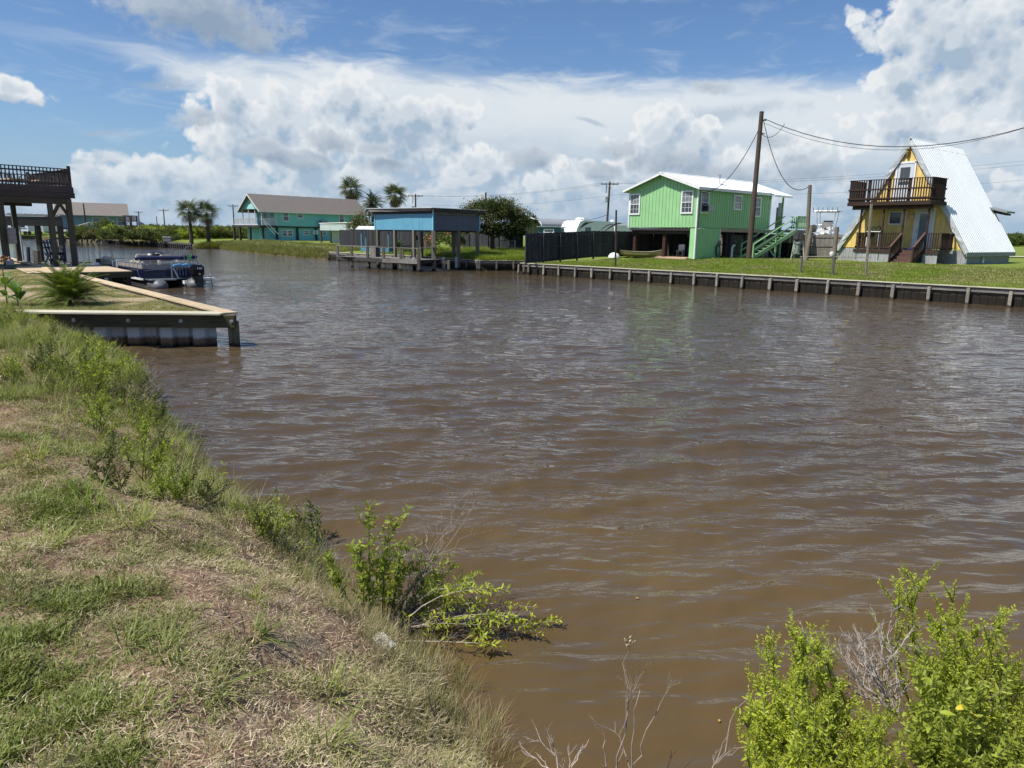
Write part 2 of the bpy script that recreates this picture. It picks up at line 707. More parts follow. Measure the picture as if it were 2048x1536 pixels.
def share(src, name, parent, loc, rot=(0, 0, 0), scale=None):
    o = bpy.data.objects.new(name, src.data)
    link(o, parent)
    o.location = loc
    o.rotation_euler = rot
    if scale is not None:
        o.scale = scale if hasattr(scale, '__len__') else (scale,) * 3
    return o


def copy_tree(o, parent=None):
    c = o.copy()
    link(c)
    c.parent = parent
    for ch in list(o.children):
        copy_tree(ch, c)
    return c


def dup(o, loc, rz, label, scale=None):
    c = copy_tree(o)
    c.location = loc
    c.rotation_euler = (0, 0, rz)
    if scale is not None:
        c.scale = (scale,) * 3 if not hasattr(scale, '__len__') else scale
    c['label'] = label
    return c


# value noise for laying out ground
_T = np.random.default_rng(3).random((256, 256))


def vn(x, y):
    x = np.asarray(x, float)
    y = np.asarray(y, float)
    xi, yi = np.floor(x).astype(int), np.floor(y).astype(int)
    fx, fy = x - xi, y - yi
    fx, fy = fx * fx * (3 - 2 * fx), fy * fy * (3 - 2 * fy)
    a, b = _T[xi % 256, yi % 256], _T[(xi + 1) % 256, yi % 256]
    c, d = _T[xi % 256, (yi + 1) % 256], _T[(xi + 1) % 256, (yi + 1) % 256]
    return (a * (1 - fx) + b * fx) * (1 - fy) + (c * (1 - fx) + d * fx) * fy


def fbm(x, y, o=4):
    s, a, t = 0, 0.5, 0
    for k in range(o):
        s = s + a * vn(np.asarray(x) * 2 ** k + 17 * k, np.asarray(y) * 2 ** k + 5 * k)
        t += a
        a *= 0.5
    return s / t


def seg_dist(px, py, poly, closed=False):
    px, py = np.asarray(px, float), np.asarray(py, float)
    best = np.full(px.shape, 1e9)
    n = len(poly)
    for i in range(n if closed else n - 1):
        (x0, y0), (x1, y1) = poly[i], poly[(i + 1) % n]
        ex, ey = x1 - x0, y1 - y0
        t = np.clip(((px - x0) * ex + (py - y0) * ey) / (ex * ex + ey * ey + 1e-12), 0, 1)
        best = np.minimum(best, np.hypot(px - x0 - t * ex, py - y0 - t * ey))
    return best


def inside(px, py, poly):
    px, py = np.asarray(px, float), np.asarray(py, float)
    r = np.zeros(px.shape, bool)
    n = len(poly)
    for i in range(n):
        (x0, y0), (x1, y1) = poly[i], poly[(i + 1) % n]
        if y0 == y1:
            continue
        c = ((y0 > py) != (y1 > py)) & (px < (x1 - x0) * (py - y0) / (y1 - y0) + x0)
        r ^= c
    return r


def scatter(name, P, rot, scl, variants, label, kind='stuff', idx=None, parent=None, cat=None):
    """geometry-nodes scattering of a few tuft meshes over points (for ground cover nobody could count)"""
    cn = bpy.data.collections.new(name + '_kinds')
    for v in variants:
        cn.objects.link(v)
    me = bpy.data.meshes.new(name)
    P = np.asarray(P, np.float32)
    me.vertices.add(len(P))
    me.vertices.foreach_set('co', P.ravel())
    a = me.attributes.new('rot', 'FLOAT_VECTOR', 'POINT')
    a.data.foreach_set('vector', np.asarray(rot, np.float32).ravel())
    a = me.attributes.new('scl', 'FLOAT_VECTOR', 'POINT')
    s = np.asarray(scl, np.float32)
    if s.ndim == 1:
        s = np.repeat(s[:, None], 3, 1)
    a.data.foreach_set('vector', s.ravel())
    a = me.attributes.new('idx', 'INT', 'POINT')
    if idx is None:
        idx = RNG.integers(0, len(variants), len(P))
    a.data.foreach_set('value', np.asarray(idx, np.int32))
    me.update()
    o = bpy.data.objects.new(name, me)
    link(o, parent)
    tag(o, label, cat, kind=kind)
    ng = bpy.data.node_groups.new(name + '_nodes', 'GeometryNodeTree')
    ng.interface.new_socket('Geometry', in_out='INPUT', socket_type='NodeSocketGeometry')
    ng.interface.new_socket('Geometry', in_out='OUTPUT', socket_type='NodeSocketGeometry')
    N, Lk = ng.nodes, ng.links
    gi, go = N.new('NodeGroupInput'), N.new('NodeGroupOutput')
    ci = N.new('GeometryNodeCollectionInfo')
    ci.inputs['Collection'].default_value = cn
    ci.inputs['Separate Children'].default_value = True
    ci.inputs['Reset Children'].default_value = True
    ip = N.new('GeometryNodeInstanceOnPoints')
    ip.inputs['Pick Instance'].default_value = True

    def attr(nm, t):
        nd = N.new('GeometryNodeInputNamedAttribute')
        nd.data_type = t
        nd.inputs[0].default_value = nm
        return nd.outputs[0]
    Lk.new(gi.outputs[0], ip.inputs['Points'])
    Lk.new(ci.outputs[0], ip.inputs['Instance'])
    Lk.new(attr('idx', 'INT'), ip.inputs['Instance Index'])
    er = N.new('FunctionNodeEulerToRotation')
    Lk.new(attr('rot', 'FLOAT_VECTOR'), er.inputs[0])
    Lk.new(er.outputs[0], ip.inputs['Rotation'])
    Lk.new(attr('scl', 'FLOAT_VECTOR'), ip.inputs['Scale'])
    Lk.new(ip.outputs[0], go.inputs[0])
    md = o.modifiers.new('scatter', 'NODES')
    md.node_group = ng
    return o


# local frames: houses stand square to the canal, whose axis runs from lower right to upper left
CA = Vector((-0.72, 0.695, 0)).normalized()     # along the canal, away
CN = Vector((0.695, 0.72, 0)).normalized()      # across it, inland on the far side
RZ_CANAL = math.atan2(-CA.y, -CA.x)             # local X along the canal towards the right, local Y inland

# ================================================================== palette
W_GREY = wood('weathered_grey_wood', (0.20, 0.185, 0.165))
W_DARK = wood('dark_weathered_wood', (0.055, 0.05, 0.048), var=0.4)
W_FENCE = wood('charcoal_fence_wood', (0.042, 0.042, 0.046), var=0.45, rnd=0.35)
W_TREAT = wood('treated_green_brown_wood', (0.080, 0.070, 0.040), rnd=0.12)
W_NEW = wood('new_pale_pine', (0.54, 0.42, 0.27), var=0.2, rnd=0.12)
W_CAP = wood('sunbleached_cap_wood', (0.52, 0.48, 0.36), var=0.14, rnd=0.08)
W_PILE = wood('waterside_pile_wood', (0.17, 0.15, 0.12), wet=0.14, rnd=0.2)
W_SHEET = wood('waterside_sheet_wood', (0.085, 0.068, 0.048), wet=0.36, rnd=0.35)
W_PALE = wood('pale_bleached_post_wood', (0.29, 0.255, 0.20), wet=0.06, rnd=0.2)
W_BROWN = wood('dark_brown_stained_wood', (0.052, 0.031, 0.024), var=0.35, rnd=0.2, knots=False)
W_STEP = wood('brown_stained_step_wood', (0.11, 0.062, 0.046), var=0.25, knots=False)
W_POLE = wood('creosote_pole_wood', (0.075, 0.055, 0.042), var=0.4)
W_POLE2 = wood('grey_lift_pole_wood', (0.20, 0.17, 0.13), var=0.4)
GALV = mat('galvanised_metal', (0.45, 0.46, 0.46), 0.4, 0.15, 5, 0.05, metal=0.6)
STEEL = mat('dull_steel', (0.20, 0.20, 0.20), 0.5, 0.2, 6, 0.1, metal=0.5)
BLACK = mat('black_plastic', (0.012, 0.012, 0.013), 0.35, 0.2, 4, 0.05)
WIRE = mat('cable_black', (0.02, 0.02, 0.022), 0.6, 0.1, 4, 0.0)
WHITE = mat('white_trim_paint', (0.78, 0.78, 0.76), 0.55, 0.05, 2, 0.06, dirt=(0.42, 0.40, 0.35), dirt_amt=0.15, rnd=0.03)
GLASS = glassmat('dark_window_glass', (0.05, 0.058, 0.065))
SAND = mat('orange_sand', (0.52, 0.36, 0.24), 0.95, 0.15, 2.5, 0.4, dirt=(0.30, 0.22, 0.14), dirt_amt=0.3)

# ================================================================== shore lines
BK_A = Vector((0.62, 49.4, 0))      # far bulkhead, left end
BK_B = Vector((21.2, 29.55, 0))     # far bulkhead near the right edge of the view
BK_D = (BK_B - BK_A).normalized()
CAPZ = 0.74
far_px = [(958, 541), (866, 533), (800, 528), (735, 524), (672, 520)]
SHORE_FAR = []
p = BK_B + BK_D * 40
SHORE_FAR.append((p.x, p.y))
SHORE_FAR.append((BK_A.x, BK_A.y))
for q in [(1.6, 50.7), (2.6, 52.6), (1.2, 54.2)]:
    SHORE_FAR.append(q)
wall_r0 = G(958, 541, 0)
SHORE_FAR.append((wall_r0.x, wall_r0.y))
for px, py in [(880, 533), (812, 528), (740, 524.5), (660, 519.5), (600, 515), (550, 510), (500, 505.5), (440, 497.5), (385, 497)]:
    q = G(px, py, 0)
    SHORE_FAR.append((q.x, q.y))
for px, py in [(340, 494), (300, 491), (250, 488), (205, 485), (170, 482.5), (140, 481), (120, 479.5)]:
    q = G(px, py, 0)
    SHORE_FAR.append((q.x, q.y))
SHORE_FAR.append((-150, 172))
SHORE_FAR.append((-260, 215))

CORNER = G(459, 628, 0.77)
CORNER = Vector((CORNER.x, CORNER.y, 0))
L_FAR = G(41, 523, 0.77)
L_D = (Vector((L_FAR.x, L_FAR.y, 0)) - CORNER).normalized()
NEAR_L = G(20, 624, 0.77)
FRONT_L = Vector((NEAR_L.x, NEAR_L.y, 0))
SHORE_NEAR = [(14, 4.2), (6, 3.6), (4, 3.3), (2.6, 3.2), (1.6, 3.0), (1.15, 2.75), (.6, 2.66), (.15, 2.85), (-.05, 3.12), (-.2, 3.5), (-.42, 3.9),
              (-.8, 4.35), (-1.2, 4.85), (-1.8, 5.7), (-2.55, 6.35), (-3.1, 7), (-4.4, 9), (-5.7, 10.9), (-7.0, 13.0), (-8.3, 14.5), (-9.3, 15.2), (-9.6, 15.9)]
NEAR_POLY = SHORE_NEAR + [(-10, 16.4), (-40, 16.6), (-40, -12), (14, -12)]


def near_h(x, y):
    x, y = np.asarray(x, float), np.asarray(y, float)
    d = seg_dist(x, y, SHORE_NEAR)
    ins = inside(x, y, NEAR_POLY)
    d = np.where(ins, d, -d)
    d2 = d + (fbm(x * 1.3, y * 1.3, 3) - 0.5) * 0.5
    t = np.clip(d2 / 1.45, 0, 1)
    z = 0.80 * (t ** 0.8) * (1.25 - 0.25 * t)
    z = np.where(d2 < 0, np.maximum(d2 * 0.5, -0.9), z)
    z = z + np.clip(d, 0, 1) * ((fbm(x * 2.2, y * 2.2, 4) - 0.5) * 0.16 + (fbm(x * 9, y * 9, 2) - 0.5) * 0.035)
    return z + np.clip((d - 1.4) / 6, 0, 1) * 0.14


# ================================================================== ground materials
def groundmat(name, cols, scales=(0.5, 3.0, 14.0), bump=0.6, rough=0.95, zwet=None):
    m, b, p, out = _base(name)
    co = b.add('ShaderNodeNewGeometry').outputs['Position']
    n1 = b.noise(co, scales[0], 5.0, 0.6)
    n2 = b.noise(co, scales[1], 6.0, 0.65)
    n3 = b.noise(co, scales[2], 5.0, 0.7)
    c = b.mix(b.ss(n1, 0.38, 0.62), c4(cols[0]), c4(cols[1]))
    c = b.mix(b.ss(n2, 0.45, 0.68), c, c4(cols[2]))
    c = b.mix(b.ss(n3, 0.40, 0.70, 0.0, 0.7), c, c4(cols[3]))
    if zwet is not None:
        z = b.sep(co)[2]
        zz = b.m('MULTIPLY_ADD', b.m('SUBTRACT', n2, 0.5), 0.25, z)
        c = b.mix(b.ss(zz, 0.0, zwet, 0.85, 0.0), c, (0.045, 0.028, 0.018, 1))
    b.l.new(c, p.inputs['Base Color'])
    p.inputs['Roughness'].default_value = rough
    p.inputs['Specular IOR Level'].default_value = 0.15
    bn = b.add('ShaderNodeBump')
    bn.inputs['Strength'].default_value = bump
    bn.inputs['Distance'].default_value = 0.06
    b.l.new(b.m('ADD', n3, n2), bn.inputs['Height'])
    b.l.new(bn.outputs[0], p.inputs['Normal'])
    MATS[name] = m
    return m


M_BANK = groundmat('bank_soil_and_thatch', [(0.24, 0.145, 0.10), (0.30, 0.20, 0.13), (0.45, 0.35, 0.23), (0.13, 0.08, 0.055)], (0.9, 5.0, 30.0), zwet=0.3)
M_FARL = groundmat('mown_far_lawn', [(0.15, 0.21, 0.035), (0.19, 0.245, 0.045), (0.25, 0.28, 0.07), (0.11, 0.155, 0.025)], (0.14, 1.1, 9.0), bump=1.0, zwet=0.22)
M_NBR = groundmat('neighbour_patchy_lawn', [(0.16, 0.16, 0.065), (0.42, 0.32, 0.21), (0.50, 0.38, 0.25), (0.12, 0.12, 0.045)], (0.5, 0.9, 16.0), bump=0.8)

# ================================================================== near bank
xs = np.concatenate([np.arange(-24, -12, 0.35), np.arange(-12, 4.0, 0.075), np.arange(4, 14.2, 0.35)])
ys = np.concatenate([np.arange(-9, 0, 0.4), np.arange(0, 8, 0.07), np.arange(8, 15.95, 0.10), [15.98]])
X, Y = np.meshgrid(xs, ys)
Z = near_h(X, Y)
V = np.stack([X.ravel(), Y.ravel(), Z.ravel()], 1)
nx, ny = len(xs), len(ys)
I = np.arange(nx * ny).reshape(ny, nx)
F = np.stack([I[:-1, :-1].ravel(), I[:-1, 1:].ravel(), I[1:, 1:].ravel(), I[1:, :-1].ravel()], 1)
keep = V[:, 2][F].max(1) > -0.85
bank = from_arrays('ground', V, F[keep], M_BANK, smooth=True)
tag(bank, 'near grassy bank with bare soil sloping into the canal', kind='structure')

# ================================================================== neighbour's lawn behind the near bulkhead
NB_POLY = [(CORNER.x - 0.12, CORNER.y + 0.12)]
far_end = CORNER + L_D * 120
NB_POLY += [(far_end.x - .1, far_end.y), (-140, far_end.y), (-140, 16.1), (FRONT_L.x, FRONT_L.y + .1)]


def nbr_h(x, y):
    return 0.71 + (fbm(np.asarray(x) * 0.5, np.asarray(y) * 0.5, 3) - 0.5) * 0.10


gx = np.concatenate([np.arange(-140, -34, 4.0), np.arange(-34, -6.0, 0.3)])
rows = []
for yv in np.concatenate([np.arange(CORNER.y + 0.10, 60, 0.35), np.arange(60, 100, 4.0)]):
    t = (yv - CORNER.y) / L_D.y
    xe = CORNER.x + L_D.x * t - 0.10
    s = np.linspace(0, 1, 110) ** 2.2
    xr = xe - s * (xe + 140)
    rows.append(np.stack([xr, np.full(110, yv), nbr_h(xr, np.full(110, yv))], 1))
rows = np.array(rows)
I = np.arange(rows.shape[0] * 110).reshape(rows.shape[0], 110)
F = np.stack([I[:-1, :-1].ravel(), I[1:, :-1].ravel(), I[1:, 1:].ravel(), I[:-1, 1:].ravel()], 1)
o = from_arrays('lawn', rows.reshape(-1, 3), F, M_NBR, smooth=True)
tag(o, 'patchy neighbouring lawn behind the white vinyl bulkhead', kind='structure')

# ================================================================== far land, lofted inland from the shore line
S = [np.array(q) for q in SHORE_FAR]
kinds = ['w'] * len(S)
dens = []
for i in range(len(S) - 1):
    L = np.linalg.norm(S[i + 1] - S[i])
    n = max(2, int(L / 0.7)) if L < 100 else 40
    for k in range(n):
        dens.append((S[i] * (1 - k / n) + S[i + 1] * k / n, i))
dens.append((S[-1], len(S) - 1))
DD = [-1.2, -0.5, 0.0, 0.12, 0.35, 0.6, 0.9, 1.3, 1.8, 2.6, 3.5, 5, 7, 9, 12, 16, 22, 30, 42, 60, 90, 150, 300, 700, 1600, 4000]
n_nat0 = 9   # index of the first natural-bank segment (left of the boathouse)
Vl = []
rngb = np.random.default_rng(5)
for (q, i) in dens:
    wall = (i == 0) or (5 <= i <= 8)
    ramp = 1 <= i <= 3
    for d in DD:
        if i > 12:
            nd = np.array([0.55, 0.83])
        else:
            nd = np.array([CN.x, CN.y])
        dd = d + (0.10 if wall and d <= 0 else 0)
        pnt = q + nd * max(dd, 0.10 if wall else -9)
        if wall:
            h = 0.70 + (min(d, 9) / 9) * 0.50 if d > 0.05 else 0.70
            h = -0.6 if d < 0 else h
        elif ramp:
            h = -0.12 + d * 0.20 if d < 0 else min(-0.05 + d * 0.16, 1.2)
            h = max(h, 0.70) if d > 3.5 else h
        else:
            w = 0.25 * math.sin(pnt[0] * 1.7) + 0.25 * math.sin(pnt[0] * 0.73 + 1.0)
            h = -0.4 if d < -0.4 else (0.02 if d <= 0 else min(0.02 + 0.62 * min(1, (d / (0.75 + 0.4 * w))) ** 0.7, 0.64) + min(d, 10) / 10 * 0.55)
        if d > 0.1:
            h += (float(fbm(pnt[0] * 0.3, pnt[1] * 0.3, 3)) - 0.5) * min(d, 4) / 4 * 0.12
        Vl.append((pnt[0], pnt[1], h))
nr, nc = len(dens), len(DD)
I = np.arange(nr * nc).reshape(nr, nc)
F = np.stack([I[:-1, :-1].ravel(), I[:-1, 1:].ravel(), I[1:, 1:].ravel(), I[1:, :-1].ravel()], 1)
M_SOILB = groundmat('eroded_far_bank', [(0.10, 0.085, 0.045), (0.16, 0.12, 0.07), (0.09, 0.12, 0.03), (0.05, 0.035, 0.022)], (0.6, 2.5, 12.0), bump=1.0)
o = from_arrays('lawn', Vl, F, [M_FARL, M_SOILB, SAND], smooth=True)
cidx = []
for a in range(nr - 1):
    i = dens[a][1]
    for b2 in range(nc - 1):
        d = DD[b2 + 1]
        cidx.append(2 if (1 <= i <= 3 and d <= 3.6) else (1 if (i >= 9 and d <= 1.0) else 0))
o.data.polygons.foreach_set('material_index', cidx)
tag(o, 'flat green land and lawns on the far side of the canal', kind='structure')
FARLAND = o


def far_h(x, y):
    q = np.array([x, y])
    best = 1e9
    for i in range(len(S) - 1):
        a, b2 = S[i], S[i + 1]
        e = b2 - a
        t = min(1, max(0, float((q - a) @ e / (e @ e))))
        best = min(best, float(np.linalg.norm(q - a - t * e)))
    return 0.70 + min(best / 9, 1) * 0.50 + (float(fbm(x * 0.3, y * 0.3, 3)) - 0.5) * 0.12


# pale dirt road crossing behind the yellow house at the right edge
a_, b_e = G(1995, 512.5, 1.28), G(2300, 517, 1.28)
dr = (b_e - a_).normalized()
nr_ = Vector((-dr.y, dr.x, 0))
vs = []
for t in np.linspace(-6, 60, 24):
    for s in (-1.8, 1.8):
        w = a_ + dr * t + nr_ * s
        vs.append((w.x, w.y, 1.30))
o = from_arrays('road', vs, [(2 * i, 2 * i + 1, 2 * i + 3, 2 * i + 2) for i in range(23)], mat('pale_shell_road', (0.55, 0.50, 0.42), 0.95, 0.15, 1.0, 0.3))
tag(o, 'pale shell road beyond the yellow house', kind='structure')

# ================================================================== water
m, b, p, out = _base('muddy_canal_water')
g = b.add('ShaderNodeNewGeometry')
co = g.outputs['Position']
cx, cy, cz = b.sep(co)
nr1 = b.noise(co, 0.35, 4.0, 0.6)
shal = b.ss(b.v('LENGTH', b.v('SUBTRACT', co, (0.9, 3.2, 0))), 1.0, 6.5, 1.0, 0.0)
c = b.mix(shal, (0.080, 0.056, 0.030, 1), (0.112, 0.073, 0.028, 1))
c = b.mix(b.ss(nr1, 0.35, 0.7, 0.0, 0.4), c, (0.050, 0.036, 0.021, 1))
b.l.new(c, p.inputs['Base Color'])
p.inputs['IOR'].default_value = 1.333
p.inputs['Roughness'].default_value = 0.035
p.inputs['Specular IOR Level'].default_value = 0.62
# ripples: long wind-driven crests broken by smaller cross ripples
w1 = b.v('MULTIPLY', co, (1, 1, 0))
rot = b.add('ShaderNodeMapping')
rot.inputs['Rotation'].default_value = (0, 0, rad(-14))
rot.inputs['Scale'].default_value = (0.24, 1.0, 1.0)
b.l.new(w1, rot.inputs[0])
nA = b.noise(rot.outputs[0], 3.2, 2.0, 0.5, 0.5)
rot2 = b.add('ShaderNodeMapping')
rot2.inputs['Rotation'].default_value = (0, 0, rad(12))
rot2.inputs['Scale'].default_value = (0.30, 1.0, 1.0)
b.l.new(w1, rot2.inputs[0])
nB = b.noise(rot2.outputs[0], 8.5, 2.0, 0.5, 0.4)
nC = b.noise(w1, 24.0, 2.0, 0.55, 0.3)
calm = b.ss(b.noise(w1, 0.22, 3.0, 0.5, 0.5), 0.35, 0.65, 0.7, 1.25)
lee = b.ss(cy, 2.5, 9.0, 0.22, 1.0)
h = b.m('MULTIPLY', nA, 0.046)
h = b.m('MULTIPLY_ADD', b.m('MULTIPLY', nB, lee), 0.040, h)
h = b.m('MULTIPLY_ADD', b.m('MULTIPLY', nC, lee), 0.004, h)
h = b.m('MULTIPLY', h, calm)
bn = b.add('ShaderNodeBump')
bn.inputs['Strength'].default_value = 1.0
bn.inputs['Distance'].default_value = 1.0
b.l.new(h, bn.inputs['Height'])
b.l.new(bn.outputs[0], p.inputs['Normal'])
M_WATER = m

# wave surface: finely divided near the bank, coarser with distance
az = np.linspace(rad(-62), rad(62), 560)
rr = [2.2]
while rr[-1] < 70:
    rr.append(rr[-1] * 1.0058)
rr = np.array(rr)
A, R = np.meshgrid(az, rr)
X, Y = R * np.sin(A), R * np.cos(A)
Zw = np.zeros_like(X)
wr = np.random.default_rng(23)
step = R * 0.0058
for k in range(72):
    lam = 0.17 * (6.2 ** (wr.random() ** 1.35))
    th = rad(14) + wr.normal() * 0.24 + (rad(55) if k % 8 == 0 else 0)
    kx, ky = 2 * math.pi / lam * math.sin(-th), 2 * math.pi / lam * math.cos(th)
    amp = 0.0042 * lam ** 0.70 * (0.5 + wr.random())
    fade = np.clip((lam / step - 3.0) / 4.0, 0, 1)
    env = 0.2 + 1.6 * fbm(X * 0.2 + k * 3.1, Y * 0.2 + k * 1.7, 2)
    ph = kx * X + ky * Y + wr.random() * 6.283 + 2.2 * fbm(X * 0.3 + k, Y * 0.3 - k, 2)
    s = np.sin(ph)
    Zw += amp * fade * env * (s + 0.25 * np.cos(2 * ph))
Zw *= np.clip((Y - 1.5) / 6.0, 0.12, 1.0)
V = np.stack([X.ravel(), Y.ravel(), Zw.ravel()], 1)
nr, nc = X.shape
I = np.arange(nr * nc).reshape(nr, nc)
F = np.stack([I[:-1, :-1].ravel(), I[1:, :-1].ravel(), I[1:, 1:].ravel(), I[:-1, 1:].ravel()], 1)
# outer sheet joined to the rim of the fine surface
n0 = len(V)
rimR = rr[-1]
outer = [(rimR * f_ * math.sin(a), rimR * f_ * math.cos(a), 0.0) for f_ in (1.0, 2.0, 5.0, 20.0) for a in az[::40]]
water = from_arrays('water', V, F, M_WATER, smooth=True)
tag(water, 'muddy brown canal water with wind ripples', kind='structure')
ov, of = [], []
na = 29
for f_ in (0.99, 2.0, 4.0, 12.0):
    for a in np.linspace(rad(-64), rad(64), na):
        ov.append((rimR * f_ * math.sin(a), rimR * f_ * math.cos(a), -0.012))
for r_ in range(3):
    for k in range(na - 1):
        i0 = r_ * na + k
        of.append((i0, i0 + na, i0 + na + 1, i0 + 1))
o = from_arrays('water', ov, of, M_WATER, smooth=True)
tag(o, 'canal water far up the channel', kind='structure')

# ================================================================== far timber bulkhead below the green and yellow houses
def line_hit(px, z, A, Dv):
    """parameter along the vertical plane A+t*Dv where the photo column px at height z falls"""
    q = G(px, 560, 0)
    rx, ry = q.x, q.y
    # solve A + t D = s (rx, ry)
    det = Dv.x * (-ry) - Dv.y * (-rx)
    return (-A.x * (-ry) + A.y * (-rx)) / det


bk = thing('bulkhead', 'long grey timber bulkhead with pale posts below the green and yellow houses', 'bulkhead', BK_A, math.atan2(BK_D.y, BK_D.x))
LBK = 52.0
for k in range(int(LBK / 0.30)):
    x = 0.15 + k * 0.30
    box(bk, 'sheet_plank', (x, 0.02 + 0.012 * (k % 2), 0.16), (0.29, 0.05, 1.0), W_SHEET)
for k in range(9):
    beam(bk, 'upper_wale', (k * 5.8 + .01, -0.06, 0.60), (k * 5.8 + 5.79, -0.06, 0.60), 0.05, 0.16, W_GREY)
for k in range(11):
    beam(bk, 'cap_board', (k * 4.8 - .15, 0.0, CAPZ), (k * 4.8 + 4.62, 0.0, CAPZ + random.uniform(-.006, .006)), 0.30, 0.045, W_CAP)
ts = [line_hit(px, 0, BK_A, BK_D) for px in (1040, 1060, 1090, 1120, 1153, 1186, 1223, 1262, 1301, 1344.7, 1390.8, 1436.8, 1486.9, 1543, 1597, 1659, 1721, 1790, 1863, 1942, 2028)]
t = ts[-1]
while t < LBK - 2:
    t += 1.45
    ts.append(t)
for i, t in enumerate(ts):
    m_ = W_PALE if i != 1 else W_PILE
    pst = box(bk, 'bulkhead_post', (t, -0.155, 0.17 + random.uniform(-.04, .03)), (random.choice((.12, .13, .15)), 0.13, 1.0), m_, rot=(random.uniform(-.06, .02), random.uniform(-.03, .03), 0))
    piece(pst, 'bolt_plate', lambda mb: (mb.tube([(0, -0.066, 0.36), (0, -0.085, 0.36)], 0.032, 8), mb.bar((0, -0.07, 0.34), (0, -0.07, 0.22), 0.03, 0.012)), GALV)

# ================================================================== yellow A-frame cottage
YEL = mat('yellow_board_paint', (0.80, 0.57, 0.18), 0.6, 0.08, 2.0, 0.12, dirt=(0.42, 0.28, 0.08), dirt_amt=0.1, rnd=0.05)
ROOFW = mat('white_ribbed_metal', (0.78, 0.80, 0.80), 0.42, 0.02, 0.8, 0.0, rnd=0.02)
FLASH = mat('crumpled_white_flashing', (0.52, 0.55, 0.56), 0.4, 0.16, 2.4, 0.5, rnd=0.04)
SKIRT = mat('grey_ribbed_skirt_metal', (0.36, 0.37, 0.38), 0.5, 0.1, 1.5, 0.08, dirt=(0.22, 0.20, 0.18), dirt_amt=0.2, rnd=0.06)
SIDEG = mat('grey_block_foundation', (0.24, 0.26, 0.26), 0.85, 0.1, 1.5, 0.2)
DOORW = mat('white_door_paint', (0.66, 0.70, 0.73), 0.35, 0.05, 1.5, 0.03)
DOORG = glassmat('door_glass_bluish', (0.14, 0.17, 0.19))

AX, AY, ATH, AG = 25.98, 48.88, -0.91, 1.21
AW, AD, AH, AE = 8.4, 7.33, 8.05, 0.92
af = thing('cottage', 'yellow A-frame cottage with white ribbed metal roof to the grass and a brown balcony', 'house', (AX, AY, AG), ATH)


def a_half(z, inset=0.0):
    return max(0.0, (AH - 0.42 - z) / (AH - AE) * (AW / 2) - inset)


# facade: vertical grooved boards clipped under the roof slope
def clip_board(par, x0, x1, zb, m, name, y=0.0, thick=0.05):
    top = lambda x: AH - 0.42 - abs(x) / (AW / 2) * (AH - AE)
    pts_ = [(x0, zb), (x1, zb)]
    t1, t0 = top(x1), top(x0)
    if t1 <= zb and t0 <= zb:
        return
    if x0 < 0 < x1:
        pts_ += [(x1, t1), (0, top(0)), (x0, t0)]
    elif t1 <= zb:
        xz = (AH - 0.42 - zb) / (AH - AE) * (AW / 2)
        pts_ = [(x0, zb), (xz, zb), (x0, t0)]
    elif t0 <= zb:
        xz = -(AH - 0.42 - zb) / (AH - AE) * (AW / 2)
        pts_ = [(xz, zb), (x1, zb), (x1, t1)]
    else:
        pts_ += [(x1, t1), (x0, t0)]
    mb = MB()
    mb.prism(pts_, 'y', y, y + thick)
    mb.build(name, m, par)


x = -AW / 2
while x < AW / 2:
    clip_board(af, x + 0.006, x + 0.294, AE - 0.02, YEL, 'siding_board')
    x += 0.30
mb = MB()
mb.prism([(-AW / 2 + .05, AE), (AW / 2 - .05, AE), (0, AH - 0.5)], 'y', 0.056, 0.09)
mb.build('inner_wall', mat('shadow_backing', (0.25, 0.17, 0.05), 0.9, 0.1), af)
mb = MB()
mb.prism([(-AW / 2 + .05, AE), (AW / 2 - .05, AE), (0, AH - 0.5)], 'y', AD - .1, AD)
mb.build('rear_wall', YEL, af)


# ribbed roof sheets, one part per sheet
def roof_sheets(par, side, p_low, p_top, y0, y1, m, w=0.92, ribs=4, rib_h=0.028):
    """sheets between y0 and y1 on a slope from p_low (x,z) to p_top (x,z)"""
    n = max(1, round((y1 - y0) / w))
    w = (y1 - y0) / n
    dxz = Vector((p_top[0] - p_low[0], 0, p_top[1] - p_low[1]))
    up = Vector((0, 1, 0)).cross(dxz).normalized()
    if up.z < 0:
        up = -up
    for k in range(n):
        a = y0 + k * w
        prof = []
        for r_ in range(ribs):
            c0 = (r_ + 0.5) * w / ribs
            prof += [(c0 - 0.05, 0.0), (c0 - 0.025, rib_h), (c0 + 0.025, rib_h), (c0 + 0.05, 0.0)]
        prof = [(0.003, 0)] + prof + [(w - 0.003, 0)]
        vs, fs = [], []
        for (yy, hh) in prof:
            for (xx, zz) in (p_low, p_top):
                vs.append(Vector((xx, a + yy, zz)) + up * hh)
        for (yy, hh) in prof:
            for (xx, zz) in (p_low, p_top):
                vs.append(Vector((xx, a + yy, zz)) - up * 0.012)
        npf = len(prof)
        for i in range(npf - 1):
            fs.append((2 * i, 2 * i + 1, 2 * i + 3, 2 * i + 2))
            o_ = 2 * npf
            fs.append((o_ + 2 * i, o_ + 2 * i + 2, o_ + 2 * i + 3, o_ + 2 * i + 1))
            fs.append((2 * i, 2 * i + 2, o_ + 2 * i + 2, o_ + 2 * i))
            fs.append((2 * i + 1, o_ + 2 * i + 1, o_ + 2 * i + 3, 2 * i + 3))
        mb = MB()
        mb.add(vs, fs)
        mb.build('roof_sheet', m, par)


